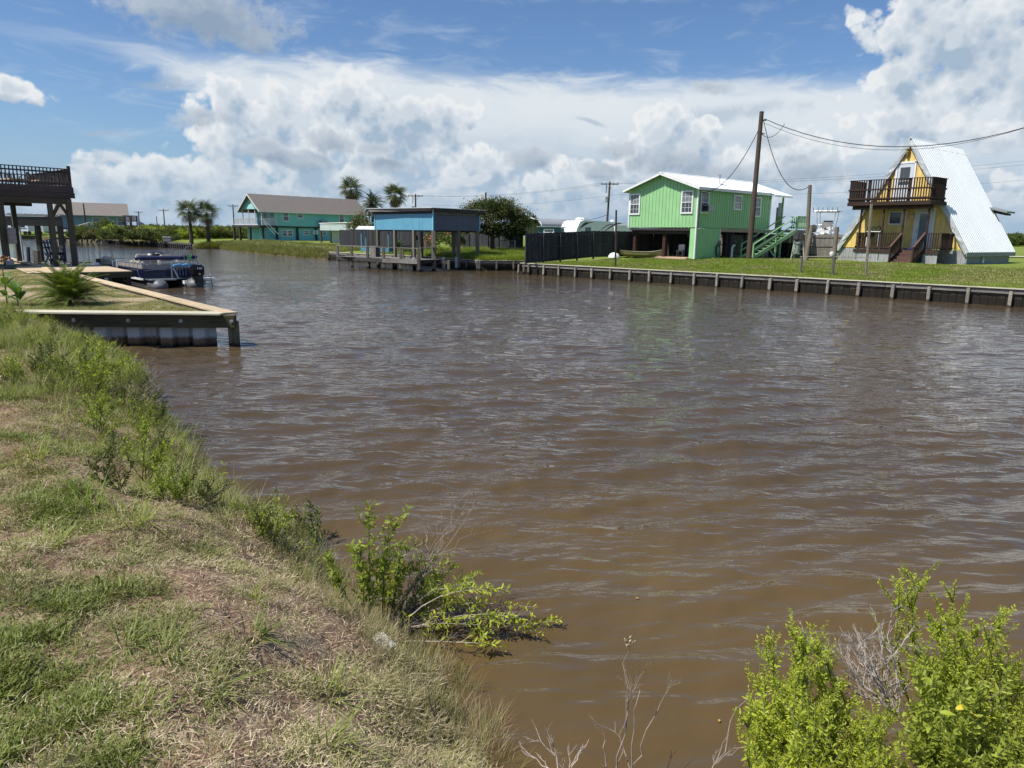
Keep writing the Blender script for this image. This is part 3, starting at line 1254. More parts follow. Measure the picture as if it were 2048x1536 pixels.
OV = 0.20
for sgn in (-1, 1):
    lo = (sgn * (AW / 2 + 0.17), AE - 0.16)
    tp = (sgn * 0.10, AH - 0.14)
    roof_sheets(af, sgn, lo, tp, -OV, AD + 0.45, ROOFW, ribs=3, rib_h=0.035)
    # roof deck under the sheets
    mb = MB()
    n_ = Vector((tp[1] - lo[1], 0, lo[0] - tp[0])).normalized()
    if n_.z < 0:
        n_ = -n_
    p_ = [(lo[0] - n_.x * .015, lo[1] - n_.z * .015), (tp[0] - n_.x * .015, tp[1] - n_.z * .015), (tp[0] - n_.x * .10, tp[1] - n_.z * .10), (lo[0] - n_.x * .10, lo[1] - n_.z * .10)]
    mb.prism(p_, 'y', -OV + .02, AD + .42)
    mb.build('roof_deck', SIDEG, af)
    # crumpled flashing under the rake, seen from the front: from roof edge to the siding
    mb = MB()
    rr_ = random.Random(4 + sgn)
    N = 26
    vs, fs = [], []
    for k in range(N + 1):
        f_ = k / N
        xo = lo[0] * (1 - f_) + tp[0] * f_
        zo = lo[1] * (1 - f_) + tp[1] * f_
        vs.append((xo, -OV - 0.02, zo))
        vs.append((xo - n_.x * .20, -OV - 0.01 + rr_.uniform(-.03, .03), zo - n_.z * .20))
        vs.append((xo - n_.x * .31, -OV + .03 + rr_.uniform(-.03, .02), zo - n_.z * .31))
    for k in range(N):
        for j in (0, 1):
            a = 3 * k + j
            fs.append((a, a + 1, a + 4, a + 3))
    mb.add(vs, fs)
    mb.build('rake_flashing', FLASH, af, fix=False)
    # eave fascia
    box(af, 'eave_trim', (sgn * (AW / 2 + 0.16), AD / 2 - .05, AE - 0.30), (0.05, AD + 1.0, 0.26), SIDEG)
mb = MB()
for sgn in (-1, 1):
    s_ = (AH - AE) / (AW / 2)
    a = [(0, AH + .03), (sgn * .32, AH + .03 - .32 * s_), (sgn * .32 - sgn * .012, AH - .0 - .32 * s_ - .02), (0, AH - .02)]
    mb.prism(a, 'y', -OV - .03, AD + .48)
mb.build('ridge_cap', ROOFW, af)
mb = MB()
for k in range(int((AD + 1) / 0.23)):
    mb.box((0.345, -OV + .12 + k * .23, AH - .345 * (AH - AE) / (AW / 2) + .035), (0.02, 0.10, 0.035))
mb.build('closure_strip', BLACK, af)

# skirt and foundation
x = -AW / 2 + 0.03
k = 0
while x < AW / 2 - .05:
    w_ = min(0.26, AW / 2 - x)
    piece(af, 'skirt_sheet', lambda mb: (mb.box((x + w_ / 2, 0.03, AE / 2 - .04), (w_ - .01, 0.02, AE - .04)), mb.box((x + w_ * .3, 0.015, AE / 2 - .04), (0.05, 0.03, AE - .04)), mb.box((x + w_ * .8, 0.015, AE / 2 - .04), (0.05, 0.03, AE - .04))), SKIRT)
    x += 0.26
box(af, 'foundation', (AW / 2 - .12, AD / 2 + .05, AE / 2 - .15), (0.2, AD - .1, AE + .1), SIDEG)
box(af, 'foundation', (-AW / 2 + .12, AD / 2 + .05, AE / 2 - .15), (0.2, AD - .1, AE + .1), SIDEG)
for yy in (1.4, 3.3, 5.4):
    box(af, 'foundation_vent', (AW / 2 - .015, yy, 0.42), (0.03, 0.35, 0.14), STEEL)
piece(af, 'downspout', lambda mb: mb.tube([(AW / 2 + .05, 2.5, .45), (AW / 2 + .12, 2.4, .3), (AW / 2 + .14, 2.3, 0.05)], 0.05, 8), WHITE)

# upper door, window, lower door, lamp
ud = piece(af, 'upper_door', lambda mb: mb.box((-0.15, -0.035, 5.2), (0.98, 0.05, 2.35)), DOORW)
for c_, s_ in (((-.73, -.05, 5.22), (.13, .07, 2.6)), ((.43, -.05, 5.22), (.13, .07, 2.6)), ((-.15, -.05, 6.47), (1.29, .07, .13))):
    box(ud, 'door_frame', c_, s_, WHITE)
box(ud, 'pane', (-0.17, -0.068, 5.62), (0.62, 0.02, 1.1), GLASS)
box(ud, 'blind_rail', (-0.17, -0.082, 5.30), (0.62, 0.012, 0.03), WHITE)
piece(ud, 'door_handle', lambda mb: mb.tube([(.22, -.07, 5.0), (.22, -.12, 5.0)], 0.03, 8), STEEL)
wf = piece(af, 'window', lambda mb: [mb.box(c_, s_) for c_, s_ in (((-.33, -.03, 3.32), (1.16, .06, .1)), ((-.33, -.03, 2.50), (1.16, .06, .1)), ((-.86, -.03, 2.91), (.1, .06, .72)), ((.20, -.03, 2.91), (.1, .06, .72)))], WHITE)
box(wf, 'pane', (-0.33, -0.015, 2.91), (0.96, 0.02, 0.72), GLASS)
box(wf, 'curtain', (0.02, -0.03, 2.91), (0.24, 0.015, 0.70), WHITE)
ld = piece(af, 'lower_door', lambda mb: mb.box((1.42, -0.035, 2.1), (0.98, 0.05, 2.5)), DOORW)
for c_, s_ in (((.86, -.05, 2.15), (.13, .07, 2.6)), ((1.98, -.05, 2.15), (.13, .07, 2.6)), ((1.42, -.05, 3.51), (1.25, .07, .13))):
    box(ld, 'door_frame', c_, s_, WHITE)
box(ld, 'pane', (1.42, -0.065, 2.25), (0.60, 0.015, 1.8), DOORG)
piece(ld, 'door_handle', lambda mb: (mb.tube([(1.04, -.06, 2.0), (1.04, -.11, 2.0)], 0.035, 8), mb.tube([(1.04, -.06, 2.15), (1.04, -.09, 2.15)], 0.03, 8)), STEEL)
piece(af, 'porch_lamp', lambda mb: (mb.lathe([(0.02, 0), (0.07, .1), (.09, .2), (.05, .28)], (0.63, -.1, 2.85), 8)), WHITE)
piece(af, 'gable_lamp', lambda mb: (mb.lathe([(0.01, 0), (0.06, .12), (.10, .42), (.12, .48), (.03, .55)], (-0.12, -.14, 6.66), 10), mb.lathe([(0.02, 0), (0.10, .02), (.12, .12), (.02, .2)], (-0.12, -.14, 7.2), 10)), mat('gold_brown_lamp', (0.30, 0.19, 0.05), 0.4, 0.2), smooth=True)


def rail_run(par, p, q, zt, zb, m, gap=0.135, mid=(), bw=0.045, top_w=0.13, post=0.0, cap_m=None):
    """balustrade between p and q (x,y): top rail, lower rail, balusters one by one"""
    p, q = Vector((p[0], p[1], 0)), Vector((q[0], q[1], 0))
    d = q - p
    L = d.length
    d.normalize()
    beam(par, 'top_rail', (p.x, p.y, zt), (q.x, q.y, zt), top_w, 0.04, cap_m or m)
    beam(par, 'bottom_rail', (p.x, p.y, zb), (q.x, q.y, zb), 0.045, 0.09, m)
    nrm = Vector((d.y, -d.x, 0))
    for zz in mid:
        a, b2 = p + nrm * .05, q + nrm * .05
        beam(par, 'mid_rail', (a.x, a.y, zz), (b2.x, b2.y, zz), 0.04, 0.10, m)
    n = max(1, int(L / gap))
    for k in range(1, n):
        c = p + d * (L * k / n)
        o_ = beam(par, 'baluster', (c.x, c.y, zb - .12), (c.x, c.y, zt - .02), bw, bw, m)


# balcony
YB = -2.35
XL, XR = -2.62, 2.60
flz = 3.86
for k in range(14):
    yy = YB + 0.08 + k * 0.165
    beam(af, 'balcony_board', (XL, yy, flz + .02), (XR + 1.0 if False else XR, yy, flz + .02), 0.155, 0.035, W_BROWN)
beam(af, 'balcony_fascia', (XL - .03, YB - .03, flz - .1), (XR + .03, YB - .03, flz - .1), 0.045, 0.22, W_BROWN)
beam(af, 'balcony_fascia', (XR + .03, YB, flz - .1), (XR + .03, -.1, flz - .1), 0.045, 0.22, W_BROWN)
beam(af, 'balcony_fascia', (XL - .03, YB, flz - .1), (XL - .03, -.1, flz - .1), 0.045, 0.22, W_BROWN)
for k in range(9):
    xx = XL + .3 + k * .6
    beam(af, 'joist', (xx, YB + .02, flz - .1), (xx, -.03, flz - .1), 0.04, 0.18, W_BROWN)
beam(af, 'support_beam', (XL + .2, YB + .3, flz - .33), (XR + .1, YB + .3, flz - .33), 0.10, 0.26, W_BROWN)
zt, zb = flz + 1.42, flz + .16
rail_run(af, (XL, YB), (XR, YB), zt, zb, W_BROWN, 0.155, mid=(flz + .80, flz + .22), bw=0.06)
rail_run(af, (XR, YB), (XR, -.35), zt, zb, W_BROWN, 0.155, mid=(flz + .80, flz + .22), bw=0.06)
rail_run(af, (XL, -.35), (XL, YB), zt, zb, W_BROWN, 0.155, mid=(flz + .80, flz + .22), bw=0.06)
for xx, yy in ((XL + .05, YB + .05), (XR - .05, YB + .05), (-.05, YB + .05), (XL + .05, -.4), (XR - .05, -.4), (-1.3, YB + .05), (1.25, YB + .05)):
    beam(af, 'rail_post', (xx, yy, flz - .2), (xx, yy, zt - .02), 0.09, 0.09, W_BROWN)
# porch below
PF = 0.82
for k in range(12):
    yy = YB + 0.3 + k * 0.17
    beam(af, 'porch_board', (-2.0, yy, PF), (3.35, yy, PF), 0.16, 0.04, W_BROWN)
beam(af, 'porch_fascia', (-2.02, YB + .2, PF - .1), (0.98, YB + .2, PF - .1), 0.04, 0.2, W_BROWN)
beam(af, 'porch_fascia', (2.35, YB + .2, PF - .1), (3.37, YB + .2, PF - .1), 0.04, 0.2, W_BROWN)
for xx in (-1.78, -.30, 0.98, 2.48):
    beam(af, 'porch_post', (xx, YB + .3, PF - .7), (xx, YB + .3, flz - .45), 0.11, 0.11, W_BROWN)
rail_run(af, (-1.78, YB + .28), (.92, YB + .28), PF + 1.08, PF + .16, W_BROWN, 0.15, bw=0.05)
rail_run(af, (2.5, YB + .28), (3.35, YB + .28), PF + 1.08, PF + .16, W_BROWN, 0.14, bw=0.05)
rail_run(af, (3.35, YB + .28), (3.35, -.1), PF + 1.08, PF + .16, W_BROWN, 0.15, bw=0.05)
rail_run(af, (-1.98, -.1), (-1.98, YB + .28), PF + 1.08, PF + .16, W_BROWN, 0.15, bw=0.05)
for k in range(10):
    xx = -1.95 + k * .30
    if xx < .95:
        piece(af, 'skirt_sheet', lambda mb: (mb.box((xx + .14, YB + .26, .35), (.29, .02, .72)), mb.box((xx + .08, YB + .245, .35), (.05, .03, .72)), mb.box((xx + .2, YB + .245, .35), (.05, .03, .72))), SKIRT)
for k in range(3):
    xx = 2.42 + k * .30
    piece(af, 'skirt_sheet', lambda mb: (mb.box((xx + .14, YB + .26, .35), (.29, .02, .72)), mb.box((xx + .08, YB + .245, .35), (.05, .03, .72))), SKIRT)
# steps
for k in range(4):
    yy = YB + .2 - .30 * (k + .5)
    zz = PF - .20 * (k + 1) + .02
    beam(af, 'step', (1.05, yy, zz), (2.35, yy, zz), 0.30, 0.045, W_STEP)
    beam(af, 'riser', (1.05, yy + .15, zz + .10), (2.35, yy + .15, zz + .10), 0.02, 0.16, W_STEP)
for xx in (1.0, 2.4):
    yb = YB + .2 - 1.35
    beam(af, 'stringer', (xx, YB + .2, PF - .14), (xx, yb, .02), 0.05, 0.26, W_BROWN)
    beam(af, 'step_rail', (xx, YB + .35, PF + 1.12), (xx, yb + .05, 1.02), 0.14, 0.045, W_STEP)
    beam(af, 'step_post', (xx, yb + .1, -.05), (xx, yb + .1, 1.0), 0.09, 0.09, W_BROWN)
    for k in range(1, 9):
        f_ = k / 9
        yy = (YB + .3) * (1 - f_) + (yb + .1) * f_
        zz = PF * (1 - f_) + .05 * f_
        beam(af, 'baluster', (xx, yy, zz), (xx, yy, zz + 1.02), 0.045, 0.045, W_BROWN)
# small rear porch roof on the right
mb = MB()
mb.prism([(2.0, 3.95), (3.70, 3.50), (3.70, 3.38), (2.0, 3.83)], 'y', AD - .2, AD + 1.3)
mb.build('rear_porch_roof', SIDEG, af)
mb = MB()
mb.prism([(2.0, 3.80), (3.5, 3.36), (3.5, 3.24), (2.0, 3.6)], 'y', AD + .2, AD + 1.2)
mb.build('rear_porch_beam', W_DARK, af)


def lw(par, x, y, z):
    m_ = par.matrix_basis if False else Matrix.Translation(par.location) @ Matrix.Rotation(par.rotation_euler.z, 4, 'Z')
    return m_ @ Vector((x, y, z))


# things on the porch
w_ = lw(af, -1.5, -1.2, PF + .02)
gr = thing('grill', 'dark lidded grill standing behind the lower porch railing of the yellow cottage', 'grill', w_, ATH)
piece(gr, 'lid', lambda mb: mb.lathe([(0.30, .92), (.30, 1.0), (.24, 1.12), (.1, 1.2), (.01, 1.21)], seg=12), BLACK, smooth=True)
piece(gr, 'bowl', lambda mb: mb.lathe([(0.01, .68), (.18, .70), (.28, .8), (.30, .91)], seg=12), BLACK, smooth=True)
for a in range(3):
    an = a * 2.09
    piece(gr, 'leg', lambda mb: mb.tube([(.12 * math.cos(an), .12 * math.sin(an), .75), (.3 * math.cos(an), .3 * math.sin(an), 0)], .018, 6), STEEL)
w_ = lw(af, -1.15, -1.3, PF + .02)
fm = thing('fish_cleaning_stand', 'cluttered pale shelf with dark tackle at the left end of the lower porch', 'shelf', w_, ATH)
box(fm, 'shelf_top', (0, 0, 1.15), (1.0, .35, .05), WHITE)
for xx in (-.4, .4):
    box(fm, 'leg', (xx, 0, .56), (.06, .3, 1.12), WHITE)
rnd_ = random.Random(3)
piece(fm, 'tackle', lambda mb: [mb.tube([(xx, 0, 1.2), (xx + rnd_.uniform(-.1, .1), 0, 1.35), (xx + rnd_.uniform(-.15, .15), 0, 1.45 + rnd_.uniform(0, .15))], .03, 6) for xx in (-.42, -.3, -.1, .1, .32)], BLACK)
w_ = lw(af, 3.55, -1.55, 0)
fk = thing('garden_fork', 'long handled garden fork leaning on the right end of the porch', 'fork', w_, ATH)
piece(fk, 'handle', lambda mb: mb.tube([(0, 0, 0), (.15, .05, 1.9)], .018, 6), W_BROWN)
piece(fk, 'tines', lambda mb: [mb.tube([(.15, .05, 1.85), (.15 + s, .05, 1.95), (.16 + s * 1.2, .05, 2.3)], .012, 5) for s in (-.13, 0, .13)], STEEL)
w_ = lw(af, 1.35, -1.3, PF + .02)
mt = piece(None, 'door_mat', lambda mb: mb.box((0, 0, .06), (.85, .5, .10)), mat('blue_mat', (0.02, 0.035, 0.12), 0.9), bevel=.02)
mt.location = w_
mt.rotation_euler = (0, 0, ATH)
tag(mt, 'dark blue folded mat in front of the lower white door', 'mat')

# ================================================================== green house on stilts
GRN = mat('green_board_paint', (0.30, 0.56, 0.26), 0.6, 0.06, 1.2, 0.10, dirt=(0.16, 0.30, 0.13), dirt_amt=0.08, rnd=0.05)
GX, GY, GTH, GG = 10.3, 51.1, -0.86, 1.22
GW, GD, GF, GWH, GRH = 5.86, 9.2, 2.08, 2.62, 3.58
gh = thing('stilt_house', 'green board-and-batten house on stilts with white metal roof and outside stairs', 'house', (GX, GY, GG), GTH)
hw = GW / 2
s_g = (GRH - GWH) / hw
# gable wall panel, side wall, rear
mb = MB()
mb.prism([(-hw, GF), (hw, GF), (hw, GF + GWH), (0, GF + GRH), (-hw, GF + GWH)], 'y', 0, .08)
mb.build('front_wall', GRN, gh)
mb = MB()
mb.prism([(-hw, GF), (hw, GF), (hw, GF + GWH), (0, GF + GRH), (-hw, GF + GWH)], 'y', GD - .08, GD)
mb.build('rear_wall', GRN, gh)
box(gh, 'side_wall', (hw - .04, GD / 2, GF + GWH / 2), (.08, GD - .17, GWH), GRN)
box(gh, 'side_wall', (-hw + .04, GD / 2, GF + GWH / 2), (.08, GD - .17, GWH), GRN)
for k in range(1, 20):
    xx = -hw + k * GW / 20
    zt_ = GF + GRH - abs(xx) * s_g - .03
    beam(gh, 'batten', (xx, -.012, GF - .05), (xx, -.012, zt_), 0.045, 0.03, GRN)
nb = 34
for k in range(1, nb):
    yy = k * GD / nb
    beam(gh, 'batten', (hw + .012, yy, GF - .05), (hw + .012, yy, GF + GWH - .02), 0.03, 0.045, GRN)
for xx, yy in ((-hw - .01, -.02), (hw + .012, -.02)):
    box(gh, 'corner_trim', (xx, yy, GF + GWH / 2 - .02), (.11, .10, GWH + .05), WHITE)
box(gh, 'corner_trim', (hw + .02, GD - .05, GF + GWH / 2), (.06, .12, GWH), WHITE)


def window(par, face, a, zc, w, h, depth=0.06, mull=(1, 1), m=WHITE, off=0.0):
    """face 'f' = front wall (local -Y at y=off), 's' = right side wall (local +X at x=off)"""
    mb = MB()
    fr = 0.10

    def bx(u, z, su, sz, d0, dd):
        if face == 'f':
            mb.box((u, off - d0, z), (su, dd, sz))
        else:
            mb.box((off + d0, u, z), (dd, su, sz))
    bx(a, zc + h / 2, w + fr, fr, .03, .07)
    bx(a, zc - h / 2, w + fr, fr, .03, .07)
    bx(a - w / 2, zc, fr, h - fr - .002, .03, .07)
    bx(a + w / 2, zc, fr, h - fr - .002, .03, .07)
    bx(a, zc, w - fr - .002, .055, .028, .05)
    win = mb.build('window', m, par)
    mb2 = MB()
    if face == 'f':
        mb2.box((a, off - .012, zc), (w - .06, .02, h - .06))
    else:
        mb2.box((off + .012, a, zc), (.02, w - .06, h - .06))
    mb2.build('pane', GLASS, win)
    # muntins
    mb3 = MB()
    nu, nz = mull
    for i in range(1, nu):
        u = a - w / 2 + w * i / nu
        (mb3.box((u, off - .026, zc + h / 4), (.018, .008, h / 2 - .1)) if face == 'f' else mb3.box((off + .026, u, zc + h / 4), (.008, .018, h / 2 - .1)))
        (mb3.box((u, off - .026, zc - h / 4), (.018, .008, h / 2 - .1)) if face == 'f' else mb3.box((off + .026, u, zc - h / 4), (.008, .018, h / 2 - .1)))
    for half in (-1, 1):
        for j in range(1, nz):
            z = zc + half * h / 4 - h / 4 + h / 2 * j / nz
            (mb3.box((a, off - .026, z), (w - .1, .008, .018)) if face == 'f' else mb3.box((off + .026, a, z), (.008, w - .1, .018)))
    if mb3.V:
        mb3.build('muntins', m, win)
    # half drawn blind
    mb4 = MB()
    if face == 'f':
        mb4.box((a, off - .024, zc + h * .25), (w - .12, .004, h * .42))
    else:
        mb4.box((off + .024, a, zc + h * .25), (.004, w - .12, h * .42))
    mb4.build('blind', BLIND, win)
    return win


BLIND = mat('grey_blind', (0.20, 0.22, 0.24), 0.4, 0.2, 8, 0.0)
window(gh, 'f', -2.42, 3.70, 0.86, 1.38, mull=(3, 2), off=-.01)
window(gh, 'f', 2.10, 3.74, 0.88, 1.42, mull=(3, 2), off=-.01)
window(gh, 's', .72, 3.74, .86, 1.36, mull=(3, 2), off=hw + .01)
window(gh, 's', 4.70, 3.88, .92, .95, mull=(3, 2), off=hw + .01)
window(gh, 's', 7.30, 3.66, .80, 1.32, mull=(3, 2), off=hw + .01)
ac = piece(gh, 'air_conditioner', lambda mb: (mb.box((hw + .30, .85, 3.34), (.52, .66, .42)),), mat('ac_beige', (0.42, 0.42, 0.38), 0.5, 0.15, 5), bevel=.015)
piece(ac, 'grille', lambda mb: [mb.box((hw + .30, .512, 3.19 + i * .05), (.42, .012, .02)) for i in range(7)], BLACK)
piece(ac, 'inlet', lambda mb: mb.box((hw + .30, .515, 3.34), (.44, .004, .36)), BLACK)
# roof
ovx = .36
for sgn in (-1, 1):
    lo = (sgn * (hw + ovx), GF + GWH - ovx * s_g + .10)
    tp = (0 + sgn * .02, GF + GRH + .10)
    y1 = GD - .6
    roof_sheets(gh, sgn, lo, tp, -.42, y1, ROOFW, w=.92, ribs=4, rib_h=.02)
    lo2 = (sgn * (hw + ovx + .28), GF + GWH - (ovx + .28) * s_g + .09)
    roof_sheets(gh, sgn, lo2, (sgn * .02, GF + GRH + .09), y1 + .01, GD + 2.0, ROOFW, w=.92, ribs=4, rib_h=.02)
    mb = MB()
    mb.prism([(lo[0], lo[1] - .02), (tp[0], tp[1] - .02), (tp[0], tp[1] - .17), (lo[0], lo[1] - .17)], 'y', -.45, -.40)
    mb.build('barge_board', WHITE, gh)
    box(gh, 'eave_board', (lo[0] - sgn * .02, (y1 - .42) / 2, lo[1] - .10), (.035, y1 + .40, .15), WHITE)
    box(gh, 'eave_board', (lo2[0] - sgn * .02, (y1 + GD + 2.0) / 2, lo2[1] - .09), (.035, GD + 2.0 - y1, .12), WHITE)
    mb = MB()
    mb.prism([(lo[0] - sgn * .05, lo[1] - .03), (tp[0], tp[1] - .03), (tp[0], tp[1] - .07), (lo[0] - sgn * .05, lo[1] - .07)], 'y', -.38, GD + 1.9)
    mb.build('soffit', GRN, gh)
mb = MB()
mb.prism([(-.2, GF + GRH + .075), (0, GF + GRH + .15), (.2, GF + GRH + .075)], 'y', -.44, GD + 2.0)
mb.build('ridge_cap', ROOFW, gh)
piece(gh, 'satellite_dish', lambda mb: (mb.tube([(1.9, 3.9, GF + 3.15), (1.9, 3.9, GF + 3.6)], .025, 6), mb.lathe([(0.01, 0), (.15, .02), (.26, .07), (.3, .12)], (1.9, 3.75, GF + 3.55), 12), mb.tube([(1.9, 3.9, GF + 3.55), (2.1, 3.5, GF + 3.5)], .015, 5)), GALV)
# porch at the back with door wall
box(gh, 'porch_wall', (1.0, GD + 1.25, GF + 1.3), (.08, 2.4, 2.5), GRN)
dr_ = piece(gh, 'door', lambda mb: mb.box((hw - .9, GD + .02, GF + 1.05), (.92, .05, 2.05)), mat('olive_door', (0.10, 0.14, 0.05), .6))
box(dr_, 'pane', (hw - .9, GD + .05, GF + 1.4), (.5, .02, 1.0), BLIND)
for yy in (GD + 1.85,):
    box(gh, 'porch_post', (hw - .06, yy, GF + 1.27), (.12, .12, 2.42), GRN)
piece(gh, 'screen_door', lambda mb: (mb.box((hw - .02, GD + 1.35, GF + 1.2), (.05, .8, .9)), mb.box((hw - .02, GD + 1.35, GF + .35), (.05, .8, .8))), mat('olive_door', (0.1, 0.14, 0.05)))
box(gh, 'screen_pane', (hw + .012, GD + 1.35, GF + 1.5), (.02, .5, 1.0), BLIND)
# floor platform, beams, stilts
box(gh, 'floor_beam', (0, GD / 2, GF - .14), (GW - .1, GD - .1, .16), W_DARK)
W_RED = wood('red_brown_stilt_wood', (0.06, 0.03, 0.022), var=.3)
for yy in (.35, GD / 2, GD - .5):
    beam(gh, 'support_beam', (-hw + .05, yy, GF - .32), (hw - .05, yy, GF - .32), .12, .22, W_DARK)
beam(gh, 'rim_board', (hw - .03, 2.85, GF - .14), (hw - .03, GD + 2.0, GF - .14), .05, .24, mat('pink_beige_board', (0.35, .27, .20), .8))
for xx, yys in ((-hw + .3, (.45, 4.6, 8.6)), (.05, (.45, 4.6, 8.6)), (hw - .3, (.45, 4.6, 6.6, 8.6)), (hw - 1.1, (5.2,))):
    for yy in yys:
        beam(gh, 'stilt', (xx, yy, -.3), (xx, yy, GF - .4), .24, .24, W_RED if yy < 1 else W_DARK)
# enclosed corner
box(gh, 'enclosure_wall', (hw - .02, 1.42, (GF - .05) / 2), (.05, 2.84, GF - .02), GRN)
box(gh, 'enclosure_wall', (hw - .22, -.02, (GF - .08) / 2), (.42, .05, GF - .06), GRN)
box(gh, 'enclosure_wall', (hw - .7, 2.82, (GF - .08) / 2), (1.4, .05, GF - .06), GRN)
for k in range(1, 12):
    beam(gh, 'batten', (hw + .014, k * .24, .0), (hw + .014, k * .24, GF - .07), .012, .018, GRN)
beam(gh, 'corner_trim', (hw + .02, -.01, -.02), (hw + .02, -.01, GF - .05), .09, .12, WHITE)
beam(gh, 'corner_trim', (hw + .015, 2.84, -.02), (hw + .015, 2.84, GF - .05), .05, .06, WHITE)
mtr = piece(gh, 'electric_meter', lambda mb: (mb.box((hw + .06, 2.75, 1.05), (.10, .22, .34)), mb.lathe([(.09, 0), (.09, .06), (.01, .08)], (hw + .14, 2.75, 1.0), 10)), STEEL)
piece(gh, 'riser_conduit', lambda mb: mb.tube([(hw + .08, .16, GF - .1), (hw + .08, .16, 3.2), (hw + .08, .2, 4.5)], .025, 6), STEEL)
piece(gh, 'white_fitting', lambda mb: (mb.tube([(hw + .1, .1, 2.0), (hw + .12, .3, 2.05), (hw + .1, .9, 1.98)], .035, 6),), WHITE)
# hose reel on the wall
hs = thing('garden_hose', 'coiled dark green hose hanging at the corner of the green enclosure', 'hose', lw(gh, hw + .1, 2.55, .55), GTH)
piece(hs, 'coil', lambda mb: [mb.tube([(.03 * j, .26 * math.cos(a * .5236) * (1 - .1 * j), .42 * math.sin(a * .5236)) for a in range(13)], .025, 5, cap=False) for j in range(3)], mat('hose_green', (.02, .07, .04), .5))
# pale pipe in the lawn
pp_ = piece(None, 'vent_pipe', lambda mb: mb.tube([(0, 0, -.1), (.02, 0, .75), (.10, 0, .92), (.2, -.05, .9)], .075, 10), mat('pale_aqua_pvc', (.5, .62, .58), .4), smooth=True)
pp_.location = lw(gh, hw + .75, 3.3, 0)
tag(pp_, 'pale hooked vent pipe standing on the lawn beside the green enclosure', 'pipe')
# outside staircase
GT = mat('green_stair_paint', (0.24, 0.43, 0.22), .6, .08, 2, .1, rnd=.06)
st = thing('outside_staircase', 'green wooden staircase with landing at the rear corner of the green house', 'staircase', (GX, GY, GG), GTH)
xs0, xs1 = hw + .55, hw + 1.5
y_t, y_b = GD + 1.2, 4.75
zl = GF - .02
for xx in (xs0, xs1):
    beam(st, 'stringer', (xx, y_b, .0), (xx, y_t, zl - .1), .05, .28, GT)
    beam(st, 'hand_rail', (xx, y_b, .98), (xx, y_t, zl + 1.0), .10, .05, GT)
    beam(st, 'mid_rail', (xx, y_b + .05, .55), (xx, y_t, zl + .52), .04, .09, GT)
    beam(st, 'newel_post', (xx, y_b + .06, -.1), (xx, y_b + .06, 1.0), .10, .10, GT)
    ym = (y_b + y_t) / 2 + .2
    beam(st, 'support_post', (xx, ym, -.1), (xx, ym, zl * (ym - y_b) / (y_t - y_b) + .9), .10, .10, GT)
    beam(st, 'brace', (xx, ym - .05, .15), (xx, ym - 1.0, .75), .05, .09, GT)
for k in range(10):
    f_ = (k + .8) / 10.6
    yy = y_b + (y_t - y_b) * f_
    zz = (zl - .05) * f_
    beam(st, 'tread', (xs0, yy, zz), (xs1, yy, zz), .26, .04, GT)
lx0, lx1, ly0, ly1 = hw + .08, xs1 + .05, y_t, y_t + 1.75
for k in range(12):
    yy = ly0 + .07 + k * .145
    beam(st, 'landing_board', (lx0, yy, zl), (lx1, yy, zl), .135, .04, W_GREY)
beam(st, 'landing_rim', (lx1, ly0, zl - .12), (lx1, ly1, zl - .12), .05, .2, W_GREY)
beam(st, 'landing_rim', (lx0, ly0, zl - .12), (lx1, ly0, zl - .12), .05, .2, W_GREY)
rail_run(st, (lx1, ly0), (lx1, ly1), zl + 1.02, zl + .22, GT, .16, mid=(zl + .62,), bw=.05)
rail_run(st, (lx1, ly1), (lx0, ly1), zl + 1.02, zl + .22, GT, .16, mid=(zl + .62,), bw=.05)
for xx, yy in ((lx1, ly0), (lx1, ly1), (lx0 + .1, ly1), (lx0 + .3, ly0)):
    beam(st, 'landing_post', (xx, yy, -.1), (xx, yy, zl + (1.0 if xx > lx0 + .5 else -.1)), .11, .11, GT)

# concrete apron, canoes, white buoy
ap = piece(None, 'pavement', lambda mb: mb.box((0, 0, 0), (4.6, 5.0, .10)), mat('pinkish_slab', (0.50, .34, .24), .9, .1, 1.5))
ap.location = lw(gh, 0.3, 2.0, -.0)
ap.rotation_euler = (0, 0, GTH)
tag(ap, 'pinkish slab under the stilts of the green house', kind='structure')
OLIVE = mat('olive_canoe_hull', (0.15, 0.135, 0.06), .45, .12, 2, .05, dirt=(.1, .09, .05), dirt_amt=.2)


def canoe(loc, rz, label, L=3.6):
    t = thing('canoe', label, 'canoe', loc, rz, 'canoes on the grass in front of the green house')
    n = 16
    vs, fs = [], []
    for i in range(n + 1):
        u = i / n * 2 - 1
        wv = .42 * (1 - abs(u) ** 2.4) + .015
        rise = .16 * abs(u) ** 3.5
        for (fx_, fz_) in ((-1, .36), (-.92, .16), (-.5, .02), (0, 0), (.5, .02), (.92, .16), (1, .36)):
            vs.append((u * L / 2, fx_ * wv, fz_ * .95 + rise + (.02 if fz_ > .3 else 0)))
    for i in range(n):
        for j in range(6):
            a = i * 7 + j
            fs.append((a, a + 1, a + 8, a + 7))
    inner = [(v[0] * .97, v[1] * .93, v[2] + .02) for v in vs]
    mb = MB()
    mb.add(vs, fs)
    mb.add(inner, [f[::-1] for f in fs])
    mb.build('hull', OLIVE, t, smooth=True, fix=False)
    for sg in (-1, 1):
        mb = MB()
        mb.tube([vs[i * 7 + (0 if sg < 0 else 6)] for i in range(n + 1)], .022, 6)
        mb.build('gunwale', OLIVE, t)
    for u in (-.9, .2, 1.0):
        box(t, 'thwart', (u, 0, .33), (.16, .66, .02), W_GREY)
    return t


